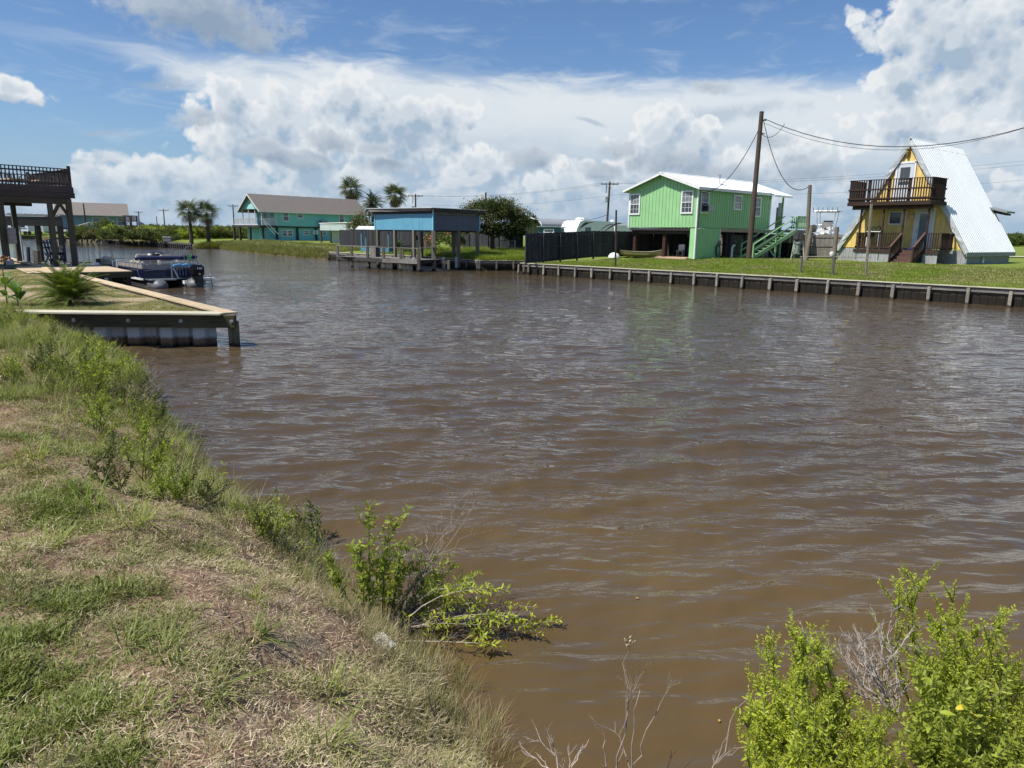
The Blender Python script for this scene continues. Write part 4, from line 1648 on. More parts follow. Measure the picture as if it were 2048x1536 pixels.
q = G(1277, 513.5, 1.22)
canoe((q.x, q.y, 1.22), GTH + .15, 'olive canoe on the pinkish slab edge, the right and nearer of two', 3.7)
q = G(1228, 511, 1.22)
canoe((q.x, q.y + .8, 1.22), GTH + .1, 'olive canoe against the charcoal fence, the left and farther of two', 3.3)
q = G(1228, 514, 1.2)
by_ = piece(None, 'dome_cover', lambda mb: mb.lathe([(.42, 0), (.40, .12), (.30, .26), (.14, .34), (.01, .36)], seg=16), WHITE, smooth=True)
by_.location = (q.x, q.y, 1.16)
tag(by_, 'small white dome lying in the grass beside the brown post and canoes', 'dome')


# clutter under the green house and beside it
def bin_thing(loc, rz, col, label, h=1.05):
    t = thing('rubbish_bin', label, 'bin', loc, rz)
    mb = MB()
    a, b2 = .26, .32
    mb.add([(-a, -a, 0), (a, -a, 0), (a, a, 0), (-a, a, 0), (-b2, -b2, h), (b2, -b2, h), (b2, b2, h), (-b2, b2, h)], [(0, 3, 2, 1), (4, 5, 6, 7), (0, 1, 5, 4), (1, 2, 6, 5), (2, 3, 7, 6), (3, 0, 4, 7)])
    mb.build('bin_body', col, t)
    piece(t, 'lid', lambda mb: mb.box((0, 0, h + .03), (.70, .72, .07)), col, bevel=.02)
    for yy in (-.2, .2):
        piece(t, 'wheel', lambda mb: mb.tube([(-.3, yy - .03, .1), (-.3, yy + .03, .1)], .1, 10), BLACK)
    return t


q = G(1571, 515, 1.2)
bin_thing((q.x, q.y, 1.22), GTH, BLACK, 'black wheeled rubbish bin under the landing of the green staircase')
q = G(1592, 515, 1.2)
bin_thing((q.x, q.y + 1, 1.22), GTH, mat('dark_green_bin', (.015, .03, .02), .5), 'dark wheeled bin right of the black one, by the landing post', .95)
for (px, py, cc, lb, nm) in ((1530, 513, (.5, .5, .48), 'pale grey plastic jug on the ground below the green stairs', 'jug'), (1548, 514, (.02, .05, .16), 'dark blue storage tub between the jug and the black bin', 'tub')):
    q = G(px, py, 1.22)
    t = thing('storage_' + nm, lb, nm, (q.x, q.y, 1.2), GTH)
    mm_ = mat('plastic_' + nm, cc, .4)
    if nm == 'jug':
        piece(t, 'jug_body', lambda mb: mb.lathe([(.16, 0), (.18, .1), (.18, .35), (.08, .48), (.06, .55)], seg=12), mm_, smooth=True)
        piece(t, 'cap', lambda mb: mb.lathe([(.065, .55), (.065, .6), (.01, .6)], seg=10), BLACK)
    else:
        piece(t, 'tub_body', lambda mb: mb.box((0, 0, .2), (.7, .45, .4)), mm_, bevel=.02)
        piece(t, 'lid', lambda mb: mb.box((0, 0, .42), (.74, .49, .04)), mm_)
t = thing('lawn_chair', 'small metal chair in the shade between the front stilts of the green house', 'chair', lw(gh, .75, 1.4, .05), GTH + .3)
piece(t, 'seat', lambda mb: mb.box((0, 0, .42), (.45, .42, .03)), GALV)
piece(t, 'backrest', lambda mb: mb.box((0, .2, .66), (.45, .03, .4)), GALV)
for a, b2 in ((-.2, -.18), (.2, -.18), (-.2, .2), (.2, .2)):
    piece(t, 'leg', lambda mb: mb.tube([(a, b2, .42), (a, b2, 0)], .015, 6), GALV)
t = thing('equipment_pile', 'dark bulky mower covered by tarpaulin under the middle of the green house', 'mower', lw(gh, .1, 4.0, .03), GTH)
piece(t, 'tarpaulin', lambda mb: mb.lathe([(.75, 0), (.7, .35), (.5, .75), (.3, .95), (.05, 1.0)], seg=11), BLACK)
piece(t, 'wheel', lambda mb: mb.tube([(-.5, -.72, .18), (-.5, -.6, .18)], .18, 12), STEEL)

# ================================================================== charcoal board fence on the left of the green house
f0 = G(1050, 526, .80)
f1 = G(1185, 514.5, 1.16)
f0, f1 = Vector((f0.x, f0.y, .74)), Vector((f1.x, f1.y, 1.14))


def board_fence(p, q, hgt, label, side=1, post_px=None, panel=2.4, m=W_FENCE, pm=W_FENCE, gp=None, thing_=None, picket=.14, rails=True, bh=0):
    d = Vector((q.x - p.x, q.y - p.y, 0))
    L = d.length
    d.normalize()
    t = thing_ or thing('board_fence', label, 'fence', (p.x, p.y, 0), math.atan2(d.y, d.x), gp)
    n = int(L / picket)
    rr_ = random.Random(int(L * 100))
    zf = lambda u: p.z + (q.z - p.z) * u / L
    top = lambda u: hgt(u / L) if callable(hgt) else zf(u) + hgt
    for k in range(n):
        u = (k + .5) * picket
        z0, z1 = zf(u) + .03, top(u) + rr_.uniform(-.02, .02)
        box(t, 'fence_board', (u, rr_.uniform(-.004, .004), (z0 + z1) / 2), (picket - .008, .02, round(z1 - z0, 2)), m, rot=(0, rr_.uniform(-.006, .006), 0))
    np_ = max(1, round(L / panel))
    for k in range(np_ + 1):
        u = L * k / np_
        beam(t, 'fence_post', (u, -side * .075, zf(u) - .1), (u, -side * .075, top(u) - .10), .10, .10, pm)
    if rails:
        for fz in (.10, .52, .90):
            for k in range(np_):
                u0, u1 = L * k / np_ + .05, L * (k + 1) / np_ - .05
                za, zb_ = zf(u0) + (top(u0) - zf(u0)) * fz, zf(u1) + (top(u1) - zf(u1)) * fz
                beam(t, 'fence_rail', (u0, -side * .04, za), (u1, -side * .04, zb_), .04, .09, m)
    return t


fl = board_fence(f0, f1, lambda u: 2.72 + (2.98 - 2.72) * u, 'charcoal board fence running inland from the left end of the far bulkhead', side=1, panel=1.45)
f2 = Vector((f1.x, f1.y, f1.z))
gb = lw(gh, -hw - 1.0, 11.6, 0)
g2 = lw(gh, hw + 9, 13.5, 0)
fb = board_fence(f2, Vector((gb.x + .8, gb.y, 1.2)), lambda u: 2.98 + .1 * u, 'charcoal board fence continuing behind the stilts of the green house', side=1, panel=2.4)
g1 = Vector((gb.x + .8, gb.y, 1.2))
board_fence(g1, Vector((g2.x, g2.y, 1.2)), lambda u: 2.98, 'grey board fence behind the staircase and the lifted motorboat', side=1, panel=2.4, m=W_GREY, pm=W_GREY, picket=.15)

# ================================================================== utility poles and posts on the right lot
PX, PY = 16.9, 52.0


def pole_thing(name, label, px_b, py_b, zg, px_t, py_t, r0, r1, m, cat='pole', group=None):
    b_ = G(px_b, py_b, zg)
    t_ = D(px_t, py_t, b_.y)
    o_ = thing(name, label, cat, (b_.x, b_.y, zg), 0, group)
    tt = t_ - b_
    piece(o_, 'shaft', lambda mb: mb.tube([Vector((0, 0, -.4)), tt * .25, tt * .5, tt * .75, tt], [r0, r0 * .97 + r1 * .03, (r0 + r1) / 2, r0 * .25 + r1 * .75, r1], 12), m, smooth=True)
    return o_, b_, t_


up, upb, upt = pole_thing('service_pole', 'tall leaning wooden service pole between the green house and the yellow cottage', 1497, 520, 1.16, 1523.5, 223, .19, .14, W_POLE)
piece(up, 'insulator', lambda mb: (mb.tube([upt - upb + Vector((.1, 0, -.55)), upt - upb + Vector((.35, 0, -.55))], .05, 8), mb.tube([upt - upb + Vector((.1, 0, -1.4)), upt - upb + Vector((.3, 0, -1.4))], .05, 8)), GALV)
sp, spb, spt = pole_thing('short_pole', 'shorter grey wooden pole beside the lifted motorboat', 1612, 521, 1.2, 1620, 370, .14, .12, W_POLE2)
lp1, a1, b1 = pole_thing('lift_pole', 'thick leaning brown pole in front of the short grey pole by the motorboat', 1611, 522, 1.2, 1624, 451, .15, .13, W_POLE2, group='leaning poles of the boat lift')
lp2, a2, b2_ = pole_thing('lift_pole', 'leaning brown pole touching the left edge of the yellow cottage', 1667, 523, 1.2, 1674, 454, .15, .13, W_POLE2, group='leaning poles of the boat lift')


def square_post(name, label, px, py, pyt, w, m, z=.76, px_t=None, group=None):
    b_ = G(px, py, z)
    t_ = D(px_t or px, pyt, b_.y)
    o_ = beam(None, name, (b_.x, b_.y, z - .3), (t_.x, t_.y, t_.z), w, w, m)
    return tag(o_, label, 'post', group), b_, t_


square_post('lawn_post', 'thin dark square post on the lawn edge in front of the fence and canoes', 1231, 534, 420, .10, W_POLE, px_t=1232.5)
square_post('lawn_post', 'tall thin brown post standing in front of the balcony of the yellow cottage', 1731.5, 555, 408, .10, W_POLE2, px_t=1743)
# low rail on two posts
r0_ = thing('low_rail', 'low grey rail on two posts at the lawn edge before the motorboat', 'rail', (0, 0, 0))
ea, eb = G(1601, 549, .76), G(1665, 553, .76)
ta, tb = D(1604, 513, ea.y), D(1668, 514, eb.y)
beam(r0_, 'rail_post', (ea.x, ea.y, .5), ta, .12, .12, W_GREY)
beam(r0_, 'rail_post', (eb.x, eb.y, .5), tb, .12, .12, W_GREY)
dd_ = (tb - ta)
beam(r0_, 'rail_board', ta - dd_ * .05, ta + dd_ * 2.05, .12, .035, W_PALE)


# cables: service drops sagging between poles
def cable(p, q, sag, r, label, name='overhead_cable', n=18, group=None, m=WIRE):
    pts_ = []
    p, q = Vector(p), Vector(q)
    for k in range(n + 1):
        f_ = k / n
        w_ = p.lerp(q, f_)
        w_.z -= sag * 4 * f_ * (1 - f_)
        pts_.append(w_)
    mb = MB()
    mb.tube(pts_, r, 5)
    return tag(mb.build(name, m), label, 'cable', group)


ct = upt + Vector((.2, 0, -.45))
endR = D(2140, 226, 40.0)
cable(ct, endR, 1.75, .024, 'thick twisted cable sagging from the service pole to the right edge of the photo')
cable(ct + Vector((0, 0, -.25)), D(2140, 224, 40.2), 1.84, .012, 'thin cable hanging just below the thick one right of the service pole')
hc = lw(gh, hw + .1, .25, 4.35)
cable(upt + Vector((0, 0, -.9)), hc, 1.1, .024, 'cable from the service pole down to the corner window of the green house')
cable(upt + Vector((.15, 0, -.5)), spt + Vector((-.05, 0, -.1)), 1.7, .024, 'cable looping from the service pole to the top of the short grey pole')
cable(upt + Vector((.1, 0, -1.4)), upt + Vector((1.6, 0, -.75)), .5, .018, 'loose loop of wire at the head of the service pole')

# ================================================================== motorboat on a lift beside the yellow cottage
q = G(1650, 517, 1.2)
mbt = thing('motorboat', 'white centre-console motorboat with T-top and rod holders on a lift left of the yellow cottage', 'boat', (q.x + .2, q.y + 2.0, 1.2), ATH + rad(18))
HULLW = mat('white_gelcoat', (.66, .67, .66), .25, .05, 2, .02, dirt=(.4, .4, .38), dirt_amt=.2)
HULLD = mat('dark_hull_bottom', (.05, .035, .033), .5, .2, 2)


def boat_hull(mb, L=6.0, W=2.1, z0=.9, h=1.0, mi=0):
    n = 14
    vs, fs = [], []
    for i in range(n + 1):
        u = i / n
        w = W / 2 * (1 - max(0, (u - .45) / .55) ** 2.2) + .02
        for (fx_, fz_) in ((-1, 1), (-.96, .45), (-.8, .12), (0, -.05 + .12 * u), (.8, .12), (.96, .45), (1, 1)):
            vs.append((fx_ * w, u * L, z0 + h * (fz_ * (1 + .25 * u ** 2)) + .2 * u ** 3))
    for i in range(n):
        for j in range(6):
            a = i * 7 + j
            fs.append((a, a + 1, a + 8, a + 7))
    fs.append(tuple(range(7)))
    mb.add(vs, fs, mi)
    mb.add([vs[i * 7] for i in range(n + 1)] + [vs[i * 7 + 6] for i in range(n + 1)], [(i, i + 1, n + 2 + i, n + 1 + i) for i in range(n)], mi)


piece(mbt, 'hull', lambda mb: boat_hull(mb, z0=1.0, h=.75), HULLW)
piece(mbt, 'hull_bottom', lambda mb: boat_hull(mb, L=5.9, W=2.0, z0=.62, h=.50), HULLD)
piece(mbt, 'transom_platform', lambda mb: mb.box((0, -.2, 1.1), (1.9, .4, .08)), HULLW)
piece(mbt, 'console', lambda mb: (mb.box((0, 2.6, 2.2), (.8, .6, .9)), mb.box((0, 2.0, 1.95), (.8, .35, .45))), HULLW, bevel=.03)
piece(mbt, 'windscreen', lambda mb: mb.box((0, 2.95, 2.75), (.72, .04, .4), 0, Matrix.Rotation(rad(-20), 3, 'X')), GLASS)
piece(mbt, 'seat', lambda mb: (mb.box((.15, 1.4, 2.25), (.9, .5, .12)), mb.box((.3, 1.15, 2.55), (.8, .12, .5))), mat('grey_boat_seat', (.22, .22, .21), .5), bevel=.03)
for sx in (-1, 1):
    for yy in (1.9, 3.1):
        piece(mbt, 'top_pillar', lambda mb: mb.tube([(sx * .42, yy, 1.75), (sx * .62, yy + .02, 2.7), (sx * .72, yy, 3.62)], .028, 6), GALV)
piece(mbt, 'top_frame', lambda mb: [mb.tube([(-.9, yy, 3.66), (.9, yy, 3.66)], .022, 6) for yy in (1.5, 2.0, 2.5, 3.1, 3.5)] + [mb.tube([(sx, 1.4, 3.66), (sx, 3.6, 3.66)], .025, 6) for sx in (-.9, -.3, .3, .9)] + [mb.tube([(-.66, 2, 2.6), (.66, 2, 2.6)], .022, 6)], GALV)
piece(mbt, 'top_canvas', lambda mb: mb.box((0, 2.5, 3.62), (1.5, 1.7, .05)), BLACK)
for sx in (-.85, -.5, -.15, .2, .55, .9):
    piece(mbt, 'rod_holder', lambda mb: mb.tube([(sx, 1.4, 3.58), (sx * 1.05, 1.2, 3.95)], .03, 6), GALV)
piece(mbt, 'deck_clutter', lambda mb: [mb.box((rnd_.uniform(-.8, .8), rnd_.uniform(.3, 1.6), 1.95 + rnd_.uniform(0, .35)), (rnd_.uniform(.08, .3), .2, rnd_.uniform(.08, .25)), 0, Matrix.Rotation(rnd_.uniform(0, 3), 3, 'Y')) for _ in range(16)], HULLW)
piece(mbt, 'side_rail', lambda mb: [mb.tube([(sx, .3, 1.8), (sx, .35, 2.15), (sx * .98, 2.6, 2.2), (sx * .98, 2.6, 1.8)], .02, 5) for sx in (-1, 1)], GALV)
om = piece(mbt, 'outboard_motor', lambda mb: (mb.lathe([(.05, .2), (.22, .25), (.27, .5), (.22, .75), (.05, .8)], (-.35, -.55, 1.75), 12), mb.box((-.35, -.5, 1.5), (.16, .24, .8)), mb.tube([(-.35, -.5, .95), (-.35, -.8, .93)], .07, 8), mb.box((-.35, -.55, .82), (.03, .25, .3))), mat('dark_outboard', (.06, .06, .065), .35), smooth=True)
piece(om, 'propeller', lambda mb: [mb.box((-.35 + .12 * math.cos(a), -.84, .93 + .12 * math.sin(a)), (.16, .02, .09), 0, Matrix.Rotation(-a, 3, 'Y')) for a in (0, 2.09, 4.19)], STEEL)
# second outboard hung on a stand left of it
q = G(1600, 520, 1.2)
om2 = thing('outboard_motor', 'grey outboard motor hung on a stand left of the leaning lift pole', 'motor', (q.x, q.y + .5, 1.2), ATH)
piece(om2, 'stand', lambda mb: (mb.tube([(-.5, 0, 0), (-.35, 0, 1.35)], .03, 6), mb.tube([(.5, 0, 0), (.3, 0, 1.35)], .03, 6), mb.tube([(-.5, .3, .75), (.5, .3, .75)], .03, 6)), mat('white_tube', (.6, .6, .58), .5))
piece(om2, 'leg_casting', lambda mb: (mb.box((.05, -.15, .75), (.22, .3, .7)), mb.box((.0, -.2, .42), (.5, .12, .12)), mb.box((.1, -.15, 1.2), (.35, .4, .25))), mat('grey_casting', (.26, .27, .28), .4), bevel=.04)
piece(om2, 'cowling', lambda mb: mb.box((.02, -.15, 1.62), (.55, .62, .62)), mat('dark_outboard', (.06, .06, .065)), bevel=.10)
piece(om2, 'propeller', lambda mb: [mb.box((-.25 + .02, -.2 + .12 * math.cos(a), .42 + .12 * math.sin(a)), (.02, .14, .08), 0, Matrix.Rotation(a, 3, 'X')) for a in (0, 2.09, 4.19)], STEEL)
# boat trailer / lift cradle
tr = thing('boat_trailer', 'rusty low trailer frame with straps under the white motorboat', 'trailer', (mbt.location.x - .2, mbt.location.y - .2, 1.2), ATH + rad(18))
RUST = mat('rusty_frame', (.06, .035, .035), .8, .4, 5, .3)
for sx in (-.9, .9):
    beam(tr, 'side_rail', (sx, -1.2, .42), (sx * .8, 5.6, .45), .1, .14, RUST)
for yy in (-1.1, .2, 1.6, 3.0, 4.5):
    beam(tr, 'cross_member', (-1.0, yy, .40), (1.0, yy, .40), .09, .09, RUST)
for sx in (-1.1, 1.1):
    for yy in (1.4, 2.2):
        w_ = piece(tr, 'wheel', lambda mb: mb.tube([(sx - .1, yy, .33), (sx + .1, yy, .33)], .33, 16), BLACK)
        piece(w_, 'rim', lambda mb: mb.tube([(sx - .11, yy, .33), (sx + .11, yy, .33)], .17, 12), GALV)
for sx in (-.55, .55):
    beam(tr, 'bunk_board', (sx, -1.0, .62), (sx, 4.5, .66), .12, .10, RUST)
piece(tr, 'slack_strap', lambda mb: [mb.tube([(-1.0 + .02 * j, -1.3 + j * .1, .55), (-.3, -1.45 + j * .1, .30 - .04 * j), (.5, -1.4 + j * .1, .28), (1.1, -1.3 + j * .1, .5)], .035, 5) for j in range(4)], RUST)
piece(tr, 'guide_pole', lambda mb: [mb.tube([(sx, -.9, .4), (sx, -.9, 2.1)], .045, 6) for sx in (-1.0, 1.02)], mat('pale_aqua_pvc', (.5, .62, .58)))
bk_ = piece(None, 'white_bucket', lambda mb: (mb.lathe([(.07, 0), (.12, .12), (.10, .22), (.01, .24)], seg=12)), WHITE, smooth=True)
bk_.location = D(1663, 515, eb.y + .02)
bk_.location.z = tb.z + .03
tag(bk_, 'small white bucket on the low rail in front of the motorboat', 'bucket')

# ================================================================== foliage helpers
L_DARK = leafmat('leaf_dark_green', (0.030, 0.055, 0.012), (0.085, 0.115, 0.028), .25)
L_MID = leafmat('leaf_mid_green', (0.065, 0.10, 0.02), (0.16, 0.20, 0.045), .35)
L_OLIVE = leafmat('leaf_olive', (0.085, 0.090, 0.025), (0.20, 0.195, 0.06), .3)
L_BRIGHT = leafmat('leaf_yellow_green', (0.34, 0.42, 0.035), (0.66, 0.72, 0.09), .5)
L_FRESH = leafmat('leaf_fresh_green', (0.20, 0.27, 0.03), (0.48, 0.54, 0.08), .45)
L_PALM = leafmat('palm_leaf', (0.050, 0.080, 0.022), (0.14, 0.165, 0.055), .25)
L_PALMG = leafmat('palm_leaf_greyish', (0.065, 0.085, 0.055), (0.13, 0.155, 0.10), .15)
L_DEAD = leafmat('dead_frond', (0.16, 0.11, 0.06), (0.28, 0.20, 0.12), .1)
L_FLOWER = leafmat('oleander_flower', (0.35, 0.06, 0.05), (0.60, 0.25, 0.22), .2)
BARK = mat('rough_bark', (0.075, 0.055, 0.04), .9, .35, 6, .6)
TWIG = mat('dry_grey_twig', (0.30, 0.25, 0.21), .85, .25, 12, .1)
TWIGD = mat('dark_wet_twig', (0.055, 0.035, 0.028), .8, .3, 12, .1)
TWIGW = mat('bleached_white_twig', (0.44, 0.38, 0.34), .85, .2, 12, .1)
STEM = mat('green_brown_stem', (0.13, 0.14, 0.04), .7, .3, 10, .1)


def leaf_cloud(name, blobs, n, size, m, parent=None, seed=0, aspect=2.0, hollow=0.55, updroop=0.0, gap=0.0, jit=0.0):
    """leaf-sized faces spread through overlapping clumps; blobs = [(x,y,z,rx,ry,rz)]"""
    r = np.random.default_rng(seed)
    B = np.array(blobs, float)
    wts = B[:, 3] * B[:, 4] + B[:, 3] * B[:, 5]
    wts /= wts.sum()
    # second-level clumps on each blob's skin
    nc = max(6, n // 60)
    ci = r.choice(len(B), nc, p=wts)
    v = r.normal(size=(nc, 3))
    v /= np.linalg.norm(v, axis=1)[:, None]
    v[:, 2] = np.where(v[:, 2] < -.55, -v[:, 2] * .5, v[:, 2])
    rad_ = hollow + (1 - hollow) * r.random(nc) ** .5
    C = B[ci, :3] + v * B[ci, 3:] * rad_[:, None]
    cs = B[ci, 3:].mean(1) * r.uniform(.16, .34, nc)
    li = r.integers(0, nc, n)
    P = C[li] + r.normal(size=(n, 3)) * (cs[li] * .55)[:, None]
    d = r.normal(size=(n, 3))
    d += (P - B[ci[li], :3]) / (B[ci[li], 3:] + 1e-6) * .8
    d[:, 2] += updroop
    d /= np.linalg.norm(d, axis=1)[:, None]
    s = np.cross(d, r.normal(size=(n, 3)))
    s /= np.linalg.norm(s, axis=1)[:, None] + 1e-9
    sz = size * r.uniform(.6, 1.35, n)[:, None]
    L, W = d * sz, s * sz / aspect / 2
    V = np.empty((n, 4, 3))
    V[:, 0] = P
    V[:, 1] = P + L * .5 + W
    V[:, 2] = P + L
    V[:, 3] = P + L * .5 - W
    F = np.arange(n * 4).reshape(n, 4)
    return from_arrays(name, V.reshape(-1, 3), F, m, parent)


def limbs(name, root, tips, r0, m, parent=None, seed=0, sub=3):
    rr_ = random.Random(seed)
    mb = MB()
    for tpt in tips:
        p0, p1 = Vector(root), Vector(tpt)
        pts_ = []
        for k in range(6):
            f_ = k / 5
            w_ = p0.lerp(p1, f_)
            j = (p1 - p0).length * .07 * math.sin(f_ * 3.14)
            w_ += Vector((rr_.uniform(-j, j), rr_.uniform(-j, j), rr_.uniform(0, j) + j * .6))
            pts_.append(w_)
        mb.tube(pts_, [r0 * (1 - .75 * k / 5) for k in range(6)], 6, cap=False)
        for s_ in range(sub):
            a = pts_[2 + s_ % 3]
            b2 = a + (p1 - p0) * .35 + Vector((rr_.uniform(-1, 1), rr_.uniform(-1, 1), rr_.uniform(-.2, 1))) * (p1 - p0).length * .25
            mb.tube([a, (a + b2) / 2 + Vector((0, 0, .03 * (p1 - p0).length)), b2], [r0 * .4, r0 * .28, r0 * .1], 5, cap=False)
    return mb.build(name, m, parent, fix=False, smooth=True)


def tree(name, label, cat, loc, h, w, m, n, leaf, trunk_h, seed=1, group=None, r0=.14, lean=0, blobs=None, th=None, hollow=.5):
    t = thing(name, label, cat, loc, 0, group)
    rr_ = random.Random(seed)
    if blobs is None:
        blobs = []
        for k in range(9):
            a = k * 2.4
            rr2 = (.08 + .30 * rr_.random()) * w
            blobs.append((rr2 * math.cos(a), rr2 * math.sin(a), trunk_h + (h - trunk_h) * (.30 + .42 * rr_.random()), w * .26, w * .26, (h - trunk_h) * .30))
    leaf_cloud('foliage', blobs, n, leaf, m, t, seed, hollow=hollow)['kind'] = 'stuff'
    piece(t, 'trunk', lambda mb: mb.tube([(0, 0, -.3), (lean * .3, 0, trunk_h * .5), (lean, 0, trunk_h * 1.05)], [r0 * 1.25, r0, r0 * .8], 9), BARK, smooth=True)
    limbs('limbs', (lean, 0, trunk_h), [b_[:3] for b_ in blobs], r0 * .45, BARK, t, seed)
    return t


# palm fronds
def fan_frond_mesh(name, m, L=1.3, n=17, petiole=.75):
    mb = MB()
    mb.tube([(0, 0, 0), (petiole * .5, 0, .06), (petiole, 0, 0.02)], [.022, .016, .012], 4, cap=False)
    for k in range(n):
        a = rad(-112 + 224 * k / (n - 1))
        ln = L * (.72 + .28 * math.cos(a * .7))
        d = Vector((math.cos(a), math.sin(a), 0))
        s = Vector((-d.y, d.x, 0))
        o = Vector((petiole, 0, .02))
        p1 = o + d * ln * .55 + Vector((0, 0, .03))
        p2 = o + d * ln * .85 + Vector((0, 0, -.10 * ln))
        p3 = o + d * ln + Vector((0, 0, -.30 * ln))
        w = ln * .047
        mb.add([o, p1 - s * w, p1 + s * w, p2 - s * w * .5, p2 + s * w * .5, p3], [(0, 1, 2), (1, 3, 4, 2), (3, 5, 4)])
    me_o = mb.build(name, m, None, fix=False)
    COL.objects.unlink(me_o)
    return me_o


def pin_frond_mesh(name, m, L=2.4, n=26, lw_=.35, droop=.5, w=.018, stiff=.5):
    mb = MB()
    pts_ = []
    for k in range(n + 1):
        f_ = k / n
        pts_.append(Vector((L * f_ * (1 - .10 * f_ * f_), 0, L * (.22 * f_ - droop * f_ ** 2.2))))
    mb.tube(pts_[::3] + [pts_[-1]], [.02 * L / 2.4 * (1 - .8 * i / (len(pts_[::3]))) for i in range(len(pts_[::3]) + 1)], 4, cap=False)
    for k in range(2, n + 1):
        f_ = k / n
        ll = lw_ * (math.sin(min(1, f_ * 1.15 + .12) * 3.14159) * .8 + .25)
        d = (pts_[k] - pts_[k - 1]).normalized()
        for sg in (-1, 1):
            a = Vector((0, sg, 0)) * 1.0 + d * .75 + Vector((0, 0, stiff))
            a.normalize()
            o = pts_[k]
            p1 = o + a * ll * .6
            p2 = o + a * ll + Vector((0, 0, -ll * .22))
            mb.add([o - d * w * .5, o + d * w * .5, p1 + d * w * .6, p1 - d * w * .6, p2], [(0, 1, 2, 3), (3, 2, 4)])
    me_o = mb.build(name, m, None, fix=False)
    COL.objects.unlink(me_o)
    return me_o


FAN = fan_frond_mesh('frond', L_PALM)
FAND = fan_frond_mesh('frond', L_DEAD)
PIN = pin_frond_mesh('frond', L_PALMG, L=3.0, lw_=.62, n=34, w=.055)
PINS = pin_frond_mesh('frond', leafmat('pygmy_palm_leaf', (0.06, 0.10, 0.015), (0.20, 0.26, 0.04), .3), L=1.0, n=32, lw_=.26, droop=.42, w=.013, stiff=.35)


def palm(name, label, loc, h, src, n, s=1.0, dead=None, trunk_r=.2, seed=0, group=None, skirt=0, lo=-35, hi=75):
    t = thing(name, label, 'palm', loc, 0, group)
    rr_ = random.Random(seed)
    pts_ = [(0, 0, -.3), (.05, 0, h * .3), (.02, .03, h * .7), (0, 0, h)]
    if h > .5:
        piece(t, 'trunk', lambda mb: mb.tube(pts_, [trunk_r * 1.3, trunk_r, trunk_r * .9, trunk_r * 1.1], 9), BARK, smooth=True)
    for k in range(n):
        a = k * 2.39996
        f_ = k / n
        el = rad(hi + (lo - hi) * f_ ** .85 + rr_.uniform(-8, 8))
        share(src, 'frond', t, (0, 0, h + .1 * (1 - f_)), (rr_.uniform(-.4, .4), -el, a), s * rr_.uniform(.82, 1.08))
    for k in range(skirt):
        a = k * 2.39996 + .5
        share(dead or FAND, 'dead_frond', t, (0, 0, h - .15 - .05 * k / max(skirt, 1)), (rr_.uniform(-.3, .3), rad(rr_.uniform(48, 80)), a), s * rr_.uniform(.7, .95))
    return t


# grass tufts, kept out of the scene and scattered by geometry nodes
def tuft(name, m, n, h, spread, w, lean=.5, seed=0, flat=0.0, curve=.5, seg=3):
    r = random.Random(seed)
    V, F = [], []
    for _ in range(n):
        a = r.uniform(0, 6.283)
        q = spread * math.sqrt(r.random())
        x, y = q * math.cos(a), q * math.sin(a)
        b2 = a + r.uniform(-1.2, 1.2)
        hh = h * r.uniform(.45, 1.15)
        ln = lean * r.uniform(.2, 1.2)
        d = Vector((math.cos(b2), math.sin(b2), 0))
        s = Vector((-d.y, d.x, 0))
        i0 = len(V)
        for k in range(seg + 1):
            f_ = k / seg
            el = (1 - flat) * (1 - ln * .5) * hh
            p = Vector((x, y, 0)) + d * hh * (ln * f_ ** (1 + curve)) + Vector((0, 0, el * (f_ - .35 * curve * ln * f_ * f_) + .006))
            ww = w * (1 - f_ * .9) * .5
            if k < seg:
                V += [p - s * ww, p + s * ww]
            else:
                V.append(p)
        for k in range(seg - 1):
            a0 = i0 + 2 * k
            F.append((a0, a0 + 1, a0 + 3, a0 + 2))
        F.append((i0 + 2 * (seg - 1), i0 + 2 * (seg - 1) + 1, i0 + 2 * seg))
    o = from_arrays(name, [tuple(v) for v in V], F, m)
    COL.objects.unlink(o)
    return o


G_GREEN = leafmat('grass_green', (0.11, 0.15, 0.03), (0.32, 0.35, 0.09), .3)
G_DULL = leafmat('grass_dull_green', (0.17, 0.18, 0.055), (0.40, 0.38, 0.155), .25)
G_STRAW = leafmat('grass_straw', (0.22, 0.15, 0.09), (0.72, 0.60, 0.39), .15)
G_BRIGHT = leafmat('grass_bright', (0.17, 0.25, 0.03), (0.36, 0.42, 0.075), .4)
G_LUSH = leafmat('grass_far_lawn', (0.17, 0.24, 0.03), (0.30, 0.36, 0.07), .4)

# ================================================================== teal house on stilts
TEAL = mat('teal_board_paint', (0.19, 0.53, 0.52), .6, .05, 1.0, .08, rnd=.03)
SHING = mat('brown_shingles', (0.19, 0.165, 0.145), .9, .3, 9.0, .5, rnd=.03)
CREAM = mat('cream_trim', (0.62, 0.62, 0.55), .6, .06, 2, .05)
TX, TY, TTH, TG = -40.56, 112.33, -0.71, 1.2
TW, TD, TF, TWH, TRH = 5.72, 19.4, 2.21, 2.46, 4.66
te = thing('stilt_house', 'long teal house with brown shingle roof and white railed porch', 'house', (TX, TY, TG), TTH)
th_ = TW / 2
sl = (TRH - TWH) / th_
PO = 2.45
mb = MB()
mb.box((0, (PO + TD) / 2, TF + TWH / 2), (TW, TD - PO, TWH))
mb.build('upper_wall', TEAL, te)
for zz in range(1, 12):
    pass
mb = MB()
mb.prism([(-th_, TF + TWH), (th_, TF + TWH), (0, TF + TRH)], 'y', 0, .1)
mb.build('front_gable', TEAL, te)
mb = MB()
mb.prism([(-th_, TF + TWH), (th_, TF + TWH), (0, TF + TRH)], 'y', TD - .1, TD)
mb.build('rear_gable', TEAL, te)
